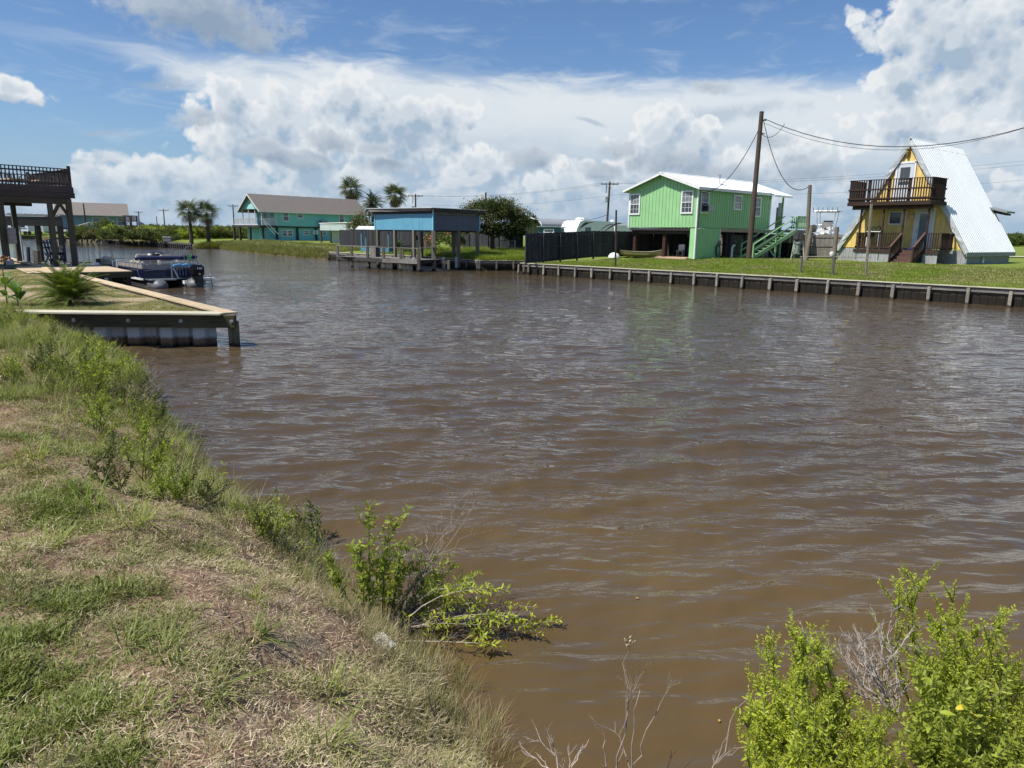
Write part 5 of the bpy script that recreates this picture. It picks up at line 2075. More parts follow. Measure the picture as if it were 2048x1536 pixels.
for k in range(10):
    zz = TF + TWH + .08 + k * .2
    wv = (TF + TRH - zz) / sl - .12
    if wv > .2:
        box(te, 'gable_clapboard', (0, -.02, zz + .1), (wv * 2 - .2, .03, .185), TEAL)
piece(te, 'gable_ornament', lambda mb: [mb.box((.22 * i, -.06, TF + TRH - .95 - .10 * abs(i)), (.1, .04, .5 - .1 * abs(i))) for i in range(-3, 4)], CREAM)
mb = MB()
mb.prism([(-1.1, TF + TWH + .02), (1.1, TF + TWH + .02), (.65, TF + TWH + .75), (-.65, TF + TWH + .75)], 'y', -.10, -.05)
mb.build('gable_awning', mat('pale_aqua_board', (.38, .62, .56), .6), te)
lowz = TF + TWH - .42 * sl
for sg in (-1, 1):
    mb = MB()
    mb.prism([(sg * (th_ + .42), lowz), (0, TF + TRH + .12), (0, TF + TRH), (sg * (th_ + .42), lowz - .12)], 'y', -.55, TD + .5)
    mb.build('roof_slope', SHING, te)
    mb = MB()
    mb.prism([(sg * (th_ + .44), lowz + .01), (0, TF + TRH + .14), (0, TF + TRH - .14), (sg * (th_ + .44), lowz - .22)], 'y', -.60, -.56)
    mb.build('barge_board', CREAM, te)
    box(te, 'gutter', (sg * (th_ + .46), TD / 2, lowz - .08), (.07, TD + 1.0, .15), CREAM)
    for k in range(1, 9):
        pass
for (a, zc, w, h) in ((4.16, 3.72, 1.0, 1.45), (6.7, 4.0, 1.0, .95), (14.6, 3.7, .95, 1.45)):
    window(te, 's', a, zc, w, h, off=th_ + .01)
for (a, zc, w, h) in ((3.95, 1.13, .85, .9), (4.95, 1.13, .85, .9), (7.9, 1.25, .9, .7), (11.3, 1.25, .7, .7)):
    window(te, 's', a, zc, w, h, off=th_ - .27)
box(te, 'corner_trim', (th_ + .015, PO + .06, TF + TWH / 2), (.06, .14, TWH), CREAM)
# lower storey
box(te, 'lower_wall', (th_ - .34, 7.6, TF / 2 - .1), (.1, 14.2, TF - .2), TEAL)
box(te, 'lower_wall', (0, .55, TF / 2 - .1), (TW - .8, .1, TF - .2), TEAL)
box(te, 'rim_beam', (th_ - .02, TD / 2, TF - .12), (.14, TD - .2, .24), W_DARK)
box(te, 'floor_slab', (0, TD / 2, TF - .1), (TW - .3, TD - .1, .15), W_DARK)
for yy in (.2, 2.6, 6.2, 9.7, 13.2, 16.8):
    beam(te, 'stilt', (th_ - .12, yy, -.3), (th_ - .12, yy, TF - .2), .26, .26, W_DARK)
# porch
for k, yy in enumerate((.12, 2.35)):
    beam(te, 'porch_post', (th_ - .1, yy, TF), (th_ - .1, yy, TF + TWH), .13, .13, CREAM)
for xx in (-th_ + .1, -1.0, .9):
    beam(te, 'porch_post', (xx, .12, TF), (xx, .12, TF + TWH), .11, .11, CREAM)
rail_run(te, (th_ - .08, .15), (th_ - .08, 2.4), TF + 1.1, TF + .15, WHITE, .16, bw=.05)
rail_run(te, (-th_ - .3, -.3), (th_ - .6, -.3), TF + 1.1, TF + .15, WHITE, .2, bw=.05)
rail_run(te, (-th_ - 2.2, -.2), (-th_ - .3, -.3), TF + 1.1, TF + .15, WHITE, .2, bw=.06)
box(te, 'porch_floor', (-.9, .9, TF + .02), (TW + 2.6, 2.9, .08), W_DARK)
box(te, 'porch_fascia', (-.9, -.55, TF - .12), (TW + 2.6, .06, .28), W_DARK)
for xx in (-th_ - 2.0, -th_ - .2, 0):
    beam(te, 'stilt', (xx, -.35, -.3), (xx, -.35, TF), .3, .3, W_DARK)
pdoor = box(te, 'door', (.9, PO - .03, TF + 1.05), (.95, .06, 2.05), CREAM)
window(te, 'f', -.9, TF + 1.4, .9, 1.1, off=PO - .02)
# stairs from the porch
for k in range(9):
    f_ = k / 9
    box(te, 'stair_tread', (th_ + .9, -.5 + k * .27, TF * (1 - f_) * .99), (1.0, .3, .05), W_DARK)
beam(te, 'stair_rail', (th_ + .4, -.5, TF + .95), (th_ + .4, 1.9, .95), .05, .1, WHITE)
beam(te, 'stair_rail', (th_ + 1.4, -.5, TF + .95), (th_ + 1.4, 1.9, .95), .05, .1, WHITE)
hv = piece(te, 'condenser_unit', lambda mb: mb.box((th_ + .5, 10.7, 2.75), (.8, 1.1, .85)), STEEL, bevel=.02)
box(te, 'condenser_bracket', (th_ + .5, 10.7, 2.2), (1.0, 1.5, .1), W_DARK)
ms = piece(te, 'mini_split', lambda mb: mb.box((th_ + .0, 9.4, 1.32), (.36, .85, .6)), WHITE, bevel=.02)
piece(ms, 'fan_grille', lambda mb: mb.tube([(th_ + .185, 9.35, 1.32), (th_ + .2, 9.35, 1.32)], .22, 16), STEEL)

# ================================================================== white-roofed outbuilding right of the teal house
qa = D(651, 485, 98)
ob = thing('outbuilding', 'low pale shed with white metal roof before the teal house', 'shed', (qa.x, qa.y, 1.2), -.42)
AQ = mat('pale_aqua_metal', (.52, .60, .57), .5, .06, 1, .05)
box(ob, 'roof', (2.6, 1.5, 2.62), (6.2, 4.2, .10), ROOFW, rot=(0, -.03, 0))
for k in range(4):
    box(ob, 'fascia_sheet', (2.5, -.62, 1.72 + k * .20), (5.6, .05, .19), AQ)
box(ob, 'side_fascia', (-.32, 1.3, 2.0), (.05, 3.8, .8), AQ)
box(ob, 'wall', (2.2, .9, .8), (3.6, .1, 1.7), AQ)
for xx in (-.25, 1.3, 2.9, 5.2):
    beam(ob, 'post', (xx, -.5, -.2), (xx, -.5, 1.7), .2, .2, W_DARK)
# shrubs near it
tree('round_shrub', 'round olive-green shrub in front of the right end of the teal house', 'shrub', (D(722, 480, 84).x, 84, 1.2), 3.3, 3.1, L_OLIVE, 5200, .17, .5, seed=5, r0=.08,
     blobs=[(0, 0, 2.35, 1.45, 1.4, 1.15), (-.6, .2, 1.9, 1.1, 1.1, .9), (.7, -.1, 1.9, 1.1, 1.1, .9), (0, 0, 1.2, 1.3, 1.2, .8)])
# palms behind
for (px, py, dep, lb, s_, nm) in ((702, 380, 136, 'tall fan palm behind the roof of the teal house, leftmost of three', 1.42, 'f'), (790, 391, 128, 'fan palm above the blue boathouse roof, rightmost of three', 1.30, 'f')):
    t_ = D(px, py, dep)
    palm('fan_palm', lb, (t_.x, t_.y, 1.1), t_.z - 1.15, FAN, 22, s_, skirt=12, seed=px, trunk_r=.24, group='fan palms behind the houses')
t_ = D(745, 411, 124)
palm('date_palm', 'grey-green date palm with long feathery fronds between the two fan palms', (t_.x, t_.y, 1.1), t_.z - 1.1, PIN, 52, 1.05, seed=9, trunk_r=.28, lo=-60, hi=80)
for (px, py, dep, lb) in ((378, 423, 105.6, 'short fan palm on the grassy bank, the left of the pair'), (413, 426, 106.5, 'short fan palm on the grassy bank, the right of the pair')):
    t_ = D(px, py, dep)
    palm('fan_palm', lb, (t_.x, t_.y, 1.0), t_.z - 1.05, FAN, 19, 1.15, skirt=4, seed=px, trunk_r=.24, group='pair of fan palms on the far bank')

# ================================================================== blue boathouse over its slip
BLUE = mat('sky_blue_paint', (0.12, 0.34, 0.46), .55, .05, 1.0, .06, dirt=(.08, .2, .3), dirt_amt=.1, rnd=.03)
BLUEG = mat('shaded_slate_blue_panel', (0.105, 0.115, 0.15), .7, .08, 1.2, .08, rnd=.03)  # wall blue turned dark grey: shade of the right-hand face put into the colour
TRIMB = mat('bright_aqua_trim', (0.20, 0.55, 0.66), .5, .05)
bc = G(867, 541, 0)
bh = thing('boathouse', 'blue panelled boathouse on timber posts over its slip behind the railed dock', 'boathouse', (bc.x, bc.y, 0), RZ_CANAL)
# local: -X runs away along the canal (left in view), +Y runs inland (right in view)
LW_, LD_ = 7.1, 4.55
zb, zt = 2.86, 4.18
for k in range(6):
    x0 = -LW_ * (k + 1) / 6
    box(bh, 'wall_panel', (x0 + LW_ / 12, .0, (zb + zt) / 2), (LW_ / 6 - .008, .04, zt - zb), BLUE)
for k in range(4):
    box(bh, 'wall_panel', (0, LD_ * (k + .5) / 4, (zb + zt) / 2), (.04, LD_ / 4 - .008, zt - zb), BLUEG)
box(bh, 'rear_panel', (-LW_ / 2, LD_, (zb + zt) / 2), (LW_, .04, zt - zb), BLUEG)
box(bh, 'corner_trim', (.03, -.03, (zb + zt) / 2), (.10, .10, zt - zb + .04), TRIMB)
box(bh, 'corner_trim', (.03, LD_, (zb + zt) / 2), (.08, .10, zt - zb + .04), TRIMB)
box(bh, 'corner_trim', (-LW_, -.03, (zb + zt) / 2), (.10, .08, zt - zb + .04), TRIMB)
beam(bh, 'fascia_board', (-LW_ - .3, -.36, zt + .16), (.0, -.20, zt + .16), .05, .26, W_GREY)
beam(bh, 'fascia_board', (-LW_, -.08, zt - .02), (0, -.06, zt - .02), .04, .24, W_DARK)
beam(bh, 'fascia_board', (.22, -.1, zt + .10), (.22, LD_ + .4, zt + .04), .05, .24, W_DARK)
beam(bh, 'fascia_board', (.08, -.02, zt - .10), (.08, LD_, zt - .10), .04, .20, W_GREY)
roof_o = MB()
roof_o.prism([(-LW_ - .5, zt + .30), (.35, zt + .26), (.35, zt + .23), (-LW_ - .5, zt + .27)], 'y', -.42, LD_ + .5)
roof_o.build('roof', ROOFW, bh)
for k in range(30):
    box(bh, 'roof_rib', (-LW_ - .3 + k * .25, LD_ / 2, zt + .305 - .0052 * (k * .25)), (.05, LD_ + .9, .02), ROOFW)
for xx, yy in ((-.1, .1), (-LW_ + .2, .1), (-LW_ * .66, .1), (-LW_ * .33, .1), (-.1, LD_ - .1), (-.1, LD_ * .55), (-LW_ * .4, LD_ - .1), (-LW_ + .2, LD_ - .1)):
    beam(bh, 'post', (xx, yy, -.9), (xx, yy, zt - .05), .22, .22, W_PILE)
for yy in (.12, LD_ - .12):
    beam(bh, 'tie_beam', (-LW_ + .1, yy, zb - .04), (-.05, yy, zb - .04), .10, .12, W_DARK)
for xx, yy in ((-.18, LD_ * .55 - .3), (-.1, .9)):
    piece(bh, 'rub_pipe', lambda mb: mb.tube([(xx + .2, yy, .15), (xx + .2, yy, .95)], .10, 8), mat('dirty_white_pvc', (.45, .45, .42), .6, .2, 3))
piece(bh, 'mooring_rope', lambda mb: mb.tube([(.1, .3, 1.9), (.15, 1.0, 1.15), (.1, 1.9, 1.45)], .02, 5), W_GREY)
box(bh, 'switch_box', (-LW_ * .33, .3, 2.3), (.25, .15, .35), BLACK)


# ------------------------------------------------------------------ railed dock in front
dk = thing('dock', 'grey timber dock with posts and single top rail in front of the blue boathouse', 'dock', (0, 0, 0))
dposts = [(676, 533), (704.5, 534.5), (736, 537.5), (768, 540), (802, 541.5), (838, 543.8)]
DPT = [G(px, py, 0) for px, py in dposts]
a0, a1 = DPT[0], DPT[-1]
dd = (a1 - a0).normalized()
ni = Vector((-dd.y, dd.x, 0))
if ni.y < 0:
    ni = -ni
cpt = G(869, 542, 0)
for i, p in enumerate(DPT):
    beam(dk, 'dock_post', (p.x, p.y, -.8), (p.x, p.y, 1.58), .19, .19, W_PILE if i != 0 else W_GREY)
beam(dk, 'dock_post', (cpt.x, cpt.y, -.8), (cpt.x, cpt.y, 2.8), .22, .22, W_PILE)
for i in range(len(DPT) - 1):
    p, q = DPT[i], DPT[i + 1]
    beam(dk, 'hand_rail', (p.x, p.y, 1.61), (q.x, q.y, 1.61), .17, .045, W_GREY)
    beam(dk, 'face_board', Vector((p.x, p.y, .66)) - ni * .12, Vector((q.x, q.y, .66)) - ni * .12, .045, .24, W_DARK if i < 3 else W_GREY)
p, q = DPT[-1], cpt
beam(dk, 'hand_rail', (p.x, p.y, 1.61), (q.x, q.y, 1.66), .17, .045, W_GREY)
beam(dk, 'face_board', (p.x, p.y, .68), (q.x, q.y, .68), .045, .2, W_DARK)
beam(dk, 'lower_ledger', (p.x, p.y, .25), (q.x, q.y, .25), .06, .18, W_GREY)
Ld = (a1 - a0).length
nbrd = int(Ld / .16)
for k in range(nbrd):
    c0 = a0 + dd * (k + .5) * .16
    e0 = c0 - ni * .12
    e1 = c0 + ni * 2.2
    beam(dk, 'deck_board', (e0.x, e0.y, .80), (e1.x, e1.y, .80), .15, .045, W_GREY)
for k in range(int((q - p).length / .16)):
    c0 = p + (q - p).normalized() * (k + .5) * .16
    beam(dk, 'deck_board', (c0.x - .1, c0.y - .05, .80), (c0.x + .7, c0.y + 2.2, .80), .15, .045, W_GREY)
bp = a0 + ni * 2.1 + dd * 1.2
for k in range(4):
    p = bp + dd * k * 3.0
    beam(dk, 'dock_post', (p.x, p.y, -.8), (p.x, p.y, .8), .18, .18, W_PILE)
beam(dk, 'rear_rail', bp + Vector((0, 0, .62)) - Vector((0, 0, bp.z)), bp + dd * 9 + Vector((0, 0, .62)), .05, .2, W_DARK)
# bench leaned and small thing on the dock
p = a0 + dd * 3.1 + ni * 1.2
t = thing('wooden_box', 'weathered upright wooden bin on the left part of the railed dock', 'box', (p.x, p.y, .83), math.atan2(dd.y, dd.x))
for k in range(4):
    box(t, 'side_board', (-.27 + k * .18, -.2, .38), (.17, .03, .76), W_GREY)
    box(t, 'side_board', (-.27 + k * .18, .2, .38), (.17, .03, .76), W_GREY)
box(t, 'lid', (0, 0, .78), (.8, .5, .04), W_GREY)
p = a0 + dd * 7.2 + ni * .9
t = thing('deck_chair', 'dark folding deck chair and table on the railed dock below the boathouse', 'chair', (p.x, p.y, .83), .3)
for sx in (-.3, .3):
    piece(t, 'frame', lambda mb: (mb.tube([(sx, -.5, 0), (sx, .45, .95)], .025, 5), mb.tube([(sx, .35, 0), (sx, -.3, .5), (sx, .2, .5)], .025, 5)), BLACK)
piece(t, 'seat', lambda mb: mb.box((0, -.05, .48), (.6, .5, .03)), BLACK)
piece(t, 'backrest', lambda mb: [mb.box((0, .2 + .08 * k, .55 + .085 * k), (.6, .02, .06)) for k in range(5)], BLACK)
p = a0 + dd * 8.6 + ni * .5
t = piece(None, 'rope_heap', lambda mb: [mb.tube([(.28 * math.cos(a * .7 + j), .18 * math.sin(a * .7 + j), .05 + .03 * j) for a in range(9)], .035, 5) for j in range(3)], mat('white_rope', (.6, .6, .57), .8))
t.location = (p.x, p.y, .84)
tag(t, 'small heap of white rope on the right part of the railed dock', 'rope')


# ------------------------------------------------------------------ bulkhead pieces round the slip and ramp
def wall_run(par, p, q, z=CAPZ, pw=.28, post=1.5, m=W_SHEET, depth=-.5, cap=W_CAP, pm=W_PILE):
    p, q = Vector((p[0], p[1], 0)), Vector((q[0], q[1], 0))
    d = (q - p)
    L = d.length
    d.normalize()
    nrm = Vector((-d.y, d.x, 0))
    if nrm.dot(Vector((-p.x, -p.y, 0))) < 0:
        nrm = -nrm
    ang = math.atan2(d.y, d.x)
    n = max(1, int(L / pw))
    for k in range(n):
        c = p + d * L * (k + .5) / n + nrm * .03
        box(par, 'sheet_plank', (c.x, c.y, (z - .04 + depth) / 2), (round(L / n - .006, 3), .05, z - .04 - depth), m, rot=(0, 0, ang))
    if cap:
        beam(par, 'cap_board', (p.x, p.y, z), (q.x, q.y, z), .26, .045, cap)
        a, b2 = p + nrm * .085, q + nrm * .085
        beam(par, 'upper_wale', (a.x, a.y, z - .14), (b2.x, b2.y, z - .14), .05, .15, W_GREY)
    npst = max(1, round(L / post))
    for k in range(npst + 1):
        c = p + d * L * k / npst + nrm * .16
        beam(par, 'bulkhead_post', (c.x, c.y, -.5), (c.x, c.y, z - .05), .14, .14, pm)


sb = thing('bulkhead', 'shorter timber bulkhead round the boathouse slip and beside the sandy ramp', 'bulkhead', (0, 0, 0))
for i in (5, 6, 7, 8):
    wall_run(sb, SHORE_FAR[i], SHORE_FAR[i + 1])
wall_run(sb, SHORE_FAR[4], SHORE_FAR[5])
qe = SHORE_FAR[9]
wall_run(sb, qe, (qe[0] + .75, qe[1] + 2.6), cap=W_GREY)
rb = thing('bulkhead', 'end return of the far bulkhead beside the sandy ramp', 'bulkhead', (0, 0, 0))
wall_run(rb, (BK_A.x - .05, BK_A.y), (BK_A.x + 1.7, BK_A.y + 1.9), post=1.2, cap=W_CAP)

# old pile bulkhead far left, one stake after another, then a planked stretch
ob_ = thing('old_pile_bulkhead', 'old bulkhead of dark ragged stakes along the far bank beyond the pontoon boat', 'bulkhead', (0, 0, 0))
pa, pb, pc = G(206, 486.5, 0), G(283, 491.5, 0), G(385, 498.5, 0)
n = 34
for k in range(n):
    c = pa.lerp(pb, k / n)
    beam(ob_, 'stake', (c.x, c.y, -.3), (c.x + random.uniform(-.05, .05), c.y, .52 + random.uniform(-.12, .16)), .22, .2, W_DARK)
wall_run(ob_, (pb.x, pb.y), (pc.x, pc.y), z=.78, pw=.3, post=.9, m=W_DARK, cap=W_GREY, pm=W_DARK)
q = G(343, 484, 1.0)
t = thing('utility_cabinet', 'small dark grey cabinet on the grass above the old planked bulkhead', 'cabinet', (q.x, q.y - 1, .9))
box(t, 'cabinet_body', (0, 0, .45), (1.0, .5, .55), STEEL)
box(t, 'cabinet_lid', (0, 0, .75), (1.1, .6, .06), GALV)

# ------------------------------------------------------------------ charcoal fence, planter house and garden behind the boathouse
fa, fb2 = D(680, 497, 76), D(862, 493, 66)
board_fence(Vector((fa.x, fa.y, 1.15)), Vector((fb2.x, fb2.y, 1.15)), lambda u: 2.86 - .04 * u, 'charcoal board fence behind the blue boathouse and planter house', side=-1, panel=2.4, picket=.15, rails=False)
fc, fd = D(1046, 493, 61), D(905, 493, 76)
board_fence(Vector((fc.x, fc.y, 1.15)), Vector((fd.x, fd.y, 1.15)), lambda u: 2.7, 'dark board fence in deep shade behind the broad tree', side=-1, panel=2.4, picket=.16, rails=False)
q = D(728, 494, 60)
ph = thing('planter_house', 'small open blue planter house with white corrugated roof in front of the charcoal fence', 'planter', (q.x, q.y, 1.12), -.25)
mb = MB()
mb.prism([(0, -1.05)[::-1], (0, 0)] if False else [(-.6, 1.78), (0, 2.02), (.6, 1.78), (.6, 1.74), (0, 1.98), (-.6, 1.74)], 'x' if False else 'x', -.45, 2.9)
mb.build('roof', ROOFW, ph)
for k in range(12):
    for sg in (-1, 1):
        box(ph, 'roof_rib', (-.38 + k * .29, sg * .3, 1.915), (.07, .62, .03), ROOFW, rot=(sg * -.38, 0, 0))
BLP = mat('planter_blue_paint', (0.12, 0.30, 0.42), .55, .08)
for xx in (0, 2.4):
    for yy in (-.42, .42):
        beam(ph, 'post', (xx, yy, -.1), (xx, yy, 1.78), .09, .09, BLP)
mb = MB()
mb.prism([(-.55, 1.72), (.55, 1.72), (0, 1.97)], 'x', -.12, -.06)
mb.build('gable_board', BLP, ph)
for yy in (-.46, .46):
    box(ph, 'planter_side', (1.2, yy, .14), (2.5, .04, .28), BLP)
for xx in (-.03, 2.43):
    box(ph, 'planter_end', (xx, 0, .14), (.04, .9, .28), BLP)
q = D(795, 494, 61)
cy_ = thing('sago_palm', 'dark spiky sago palm behind the dock between two boathouse posts', 'palm', (q.x, q.y, 1.15))
SAG = pin_frond_mesh('frond', L_DARK, L=1.25, n=22, lw_=.2, droop=.45, w=.03)
for k in range(26):
    share(SAG, 'frond', cy_, (0, 0, .25), (0, -rad(70 - 70 * (k / 26)), k * 2.4), random.uniform(.8, 1.05))
for (px, py, dep, h, w, m_, n_, lb, sd_) in (
        (872, 492, 64, 2.3, 2.2, L_MID, 3600, 'green oleander with pinkish flowers behind the boathouse posts, the left of two', 3),
        (905, 492, 63, 2.2, 2.0, L_MID, 3600, 'oleander with red and white flowers right of the boathouse corner', 4)):
    q = D(px, py, dep)
    o_ = tree('oleander', lb, 'shrub', (q.x, q.y, 1.15), h, w, m_, n_, .12, .3, seed=sd_, r0=.05, group='oleanders behind the boathouse',
              blobs=[(0, 0, 1.2, w * .42, w * .42, .95), (.4, 0, .8, w * .35, w * .35, .7), (-.4, 0, .8, w * .35, w * .35, .7), (.2, -.3, 1.6, .6, .6, .5)])
    fl_ = leaf_cloud('flowers', [(0, -.2, 1.1, w * .48, w * .48, 1.0)], 240, .11, L_FLOWER, o_, sd_ + 9, aspect=1.2, hollow=.85)
    fl_['kind'] = 'stuff'

q = G(988, 502, 1.15)
broad = tree('broad_tree', 'broad dark-green tree with short trunk between the blue boathouse and the charcoal fence', 'tree', (q.x, q.y - 5, 1.1), 5.6, 6.2, L_DARK, 30000, .15, 1.5, seed=8, r0=.2,
             blobs=[(0, 0, 4.0, 2.1, 2.1, 1.35), (-1.4, 0, 3.5, 1.4, 1.5, 1.25), (1.5, .2, 3.5, 1.5, 1.5, 1.2), (.4, -.6, 4.5, 1.5, 1.4, .95), (-.9, .3, 4.3, 1.3, 1.3, 1.0),
                    (2.3, 0, 2.9, .95, 1.1, .85), (-2.2, 0, 3.3, .8, 1.0, .85), (.9, .2, 2.3, 1.7, 1.4, .8), (-.6, .1, 2.45, 1.4, 1.4, .75), (2.1, 0, 1.9, .9, 1.0, .7), (-1.6, 0, 2.5, 1.0, 1.1, .8), (2.9, 0, 3.4, .8, 1.0, .8)])
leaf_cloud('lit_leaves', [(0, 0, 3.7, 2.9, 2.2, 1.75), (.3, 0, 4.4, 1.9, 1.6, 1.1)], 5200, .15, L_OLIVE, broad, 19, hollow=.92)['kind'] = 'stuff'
broad.scale = (.98, .98, .80)

# chain link fence and pale dog house shapes under the tree
clf = thing('chain_link_fence', 'low chain-link fence in the shade right of the broad tree trunk', 'fence', D(985, 498, 63))
pa_, pb_ = D(985, 492, 63), D(1030, 492, 60)
clf.location = (0, 0, 0)
piece(clf, 'top_rail', lambda mb: mb.tube([(pa_.x, pa_.y, 2.15), (pb_.x, pb_.y, 2.15)], .03, 6), GALV)
for k in range(4):
    c = pa_.lerp(pb_, k / 3)
    piece(clf, 'post', lambda mb: mb.tube([(c.x, c.y, 1.0), (c.x, c.y, 2.18)], .03, 6), GALV)


def mesh_wires(mb):
    for k in range(24):
        c = pa_.lerp(pb_, k / 23)
        for dx_ in (-.9, .9):
            e = pa_.lerp(pb_, min(1, max(0, (k + dx_ * 5) / 23)))
            mb.tube([(c.x, c.y, 1.15), (e.x, e.y, 2.13)], .006, 3, cap=False)


o_ = piece(clf, 'wire_mesh', mesh_wires, GALV)
# ------------------------------------------------------------------ travel trailer, carport, blue shed behind the charcoal fence
q = D(1141, 470, 82)
tt = thing('travel_trailer', 'white travel trailer with black swooshes showing over the charcoal fence', 'trailer', (q.x, q.y, 1.2), -.80)
SHELL = mat('white_fibreglass', (.72, .74, .73), .3, .03, .6, .02)
TL_, TW_, TH_ = 10.5, 2.5, 3.1
prof = [(.0, .6), (-.45, .75), (-.52, 1.4), (-.36, 2.2), (.15, 2.95), (.75, 3.12), (TL_, 3.05), (TL_, .6)]
mb = MB()
mb.prism([(p_[0], p_[1]) for p_ in prof], 'x', -TW_ / 2, TW_ / 2)
mb.build('body', SHELL, tt)
SWO = mat('black_swoosh', (.02, .02, .022), .4)


def swoosh(mb, y0, z0, L, h, t_):
    n_ = 12
    vs, fs = [], []
    for k in range(n_ + 1):
        f_ = k / n_
        z = z0 + h * math.sin(f_ * 1.5)
        w_ = t_ * max(0.0, math.sin(f_ * 3.1415)) ** .8 + .005
        vs += [(TW_ / 2 + .004, y0 + L * f_, z), (TW_ / 2 + .004, y0 + L * f_, z + w_)]
    for k in range(n_):
        fs.append((2 * k, 2 * k + 2, 2 * k + 3, 2 * k + 1))
    mb.add(vs, fs)


piece(tt, 'side_stripe', lambda mb: (swoosh(mb, -.2, 1.9, 1.9, .95, .24), swoosh(mb, .0, 2.1, 2.6, .85, .12)), SWO, fix=False)
piece(tt, 'side_stripe', lambda mb: (swoosh(mb, 3.6, 2.0, 2.6, .8, .12), swoosh(mb, 4.4, 1.85, 3.4, 1.05, .22)), SWO, fix=False)
for yy, w in ((1.55, .95), (7.6, 1.4)):
    wv = box(tt, 'window', (TW_ / 2 + .01, yy, 2.02), (.04, w, .66), BLACK)
    box(wv, 'pane', (.022, 0, 0), (.008, w - .1, .56), GLASS)
box(tt, 'slide_out', (TW_ / 2 + .22, 8.2, 1.75), (.5, 4.3, 1.7), SHELL)
box(tt, 'awning', (TW_ / 2 + .5, 8.2, 2.66), (.14, 4.4, .1), WHITE)
box(tt, 'roof_vent', (.1, 2.1, 3.28), (.8, .9, .32), SHELL)
piece(tt, 'roof_dome', lambda mb: mb.lathe([(.5, 0), (.46, .2), (.25, .36), (.01, .4)], (.1, 1.3, 3.08), 12), WHITE, smooth=True)
piece(tt, 'roof_dome', lambda mb: mb.lathe([(.3, 0), (.28, .15), (.1, .28), (.01, .3)], (.2, 7.2, 3.06), 12), WHITE, smooth=True)
for sx in (-1, 1):
    box(tt, 'marker_lamp', (sx * 1.05, -.08, 2.78), (.08, .08, .05), mat('amber', (.5, .2, .03)))
for yy in (5.0, 5.9):
    piece(tt, 'wheel', lambda mb: mb.tube([(TW_ / 2 - .25, yy, .35), (TW_ / 2, yy, .35)], .36, 14), BLACK)


def text_mesh(parent, body, size, loc, rot, m, name='lettering', shear=.0):
    cu = bpy.data.curves.new(name, 'FONT')
    cu.body = body
    cu.size = size
    cu.shear = shear
    cu.align_x = 'CENTER'
    cu.align_y = 'CENTER'
    cu.extrude = .002
    cu.resolution_u = 2
    tmp = bpy.data.objects.new('tmp_' + name, cu)
    COL.objects.link(tmp)
    dg = bpy.context.evaluated_depsgraph_get()
    me = bpy.data.meshes.new_from_object(tmp.evaluated_get(dg))
    bpy.data.objects.remove(tmp)
    me.materials.clear()
    me.materials.append(m)
    o = bpy.data.objects.new(name, me)
    link(o, parent)
    o.location = loc
    o.rotation_euler = rot
    return o


GRYT = mat('pale_grey_lettering', (.50, .52, .52), .5)
text_mesh(tt, 'Passport', .42, (0, -.50, 1.75), (rad(84), 0, 0), GRYT, shear=.25)
text_mesh(tt, 'Passport', .26, (TW_ / 2 + .008, .55, 1.62), (rad(90), 0, rad(90)), mat('grey_green_lettering', (.16, .22, .22), .5), shear=.25)
q = D(1062, 470, 88)
cp = thing('carport', 'grey metal carport with curved ribbed roof behind the broad tree', 'carport', (q.x, q.y, 1.2), -.80)
CPM = mat('grey_carport_metal', (.30, .31, .31), .45, .08, 1, .05)
mb = MB()
arc = [(2.6 * math.cos(a), 2.5 + .95 * math.sin(a)) for a in [math.pi * k / 14 for k in range(15)]]
arc2 = [(x * .985, z - .04) for x, z in arc][::-1]
mb.prism(arc + arc2, 'y', -1, 8)
mb.build('roof', CPM, cp)
box(cp, 'side_panel', (2.6, 3.5, 1.95), (.05, 9, 1.1), CPM)
box(cp, 'side_panel', (-2.6, 3.5, 1.95), (.05, 9, 1.1), CPM)
piece(cp, 'gable_hoop', lambda mb: mb.tube([(x, -.9, z) for x, z in arc], .05, 5), WHITE)
for sx in (-2.6, 2.6):
    for yy in (-.8, 3, 7.5):
        beam(cp, 'post', (sx, yy, -.2), (sx, yy, 2.5), .1, .1, WHITE)
q = D(1076, 470, 76)
bs = thing('blue_shed', 'small dark teal shed with white-framed window left of the white travel trailer', 'shed', (q.x, q.y, 1.2), -.25)
DT = mat('dark_teal_paint', (.035, .12, .15), .6, .08)
box(bs, 'wall', (1.2, 1.0, 1.1), (2.4, 2.0, 2.2), DT)
box(bs, 'roof', (1.2, 1.0, 2.27), (2.7, 2.4, .07), DT)
for k in range(13):
    box(bs, 'roof_rib', (-.05 + k * .21, -.21, 2.30), (.06, .05, .09), CREAM)
window(bs, 'f', 1.15, 1.72, 1.0, .6, off=0)

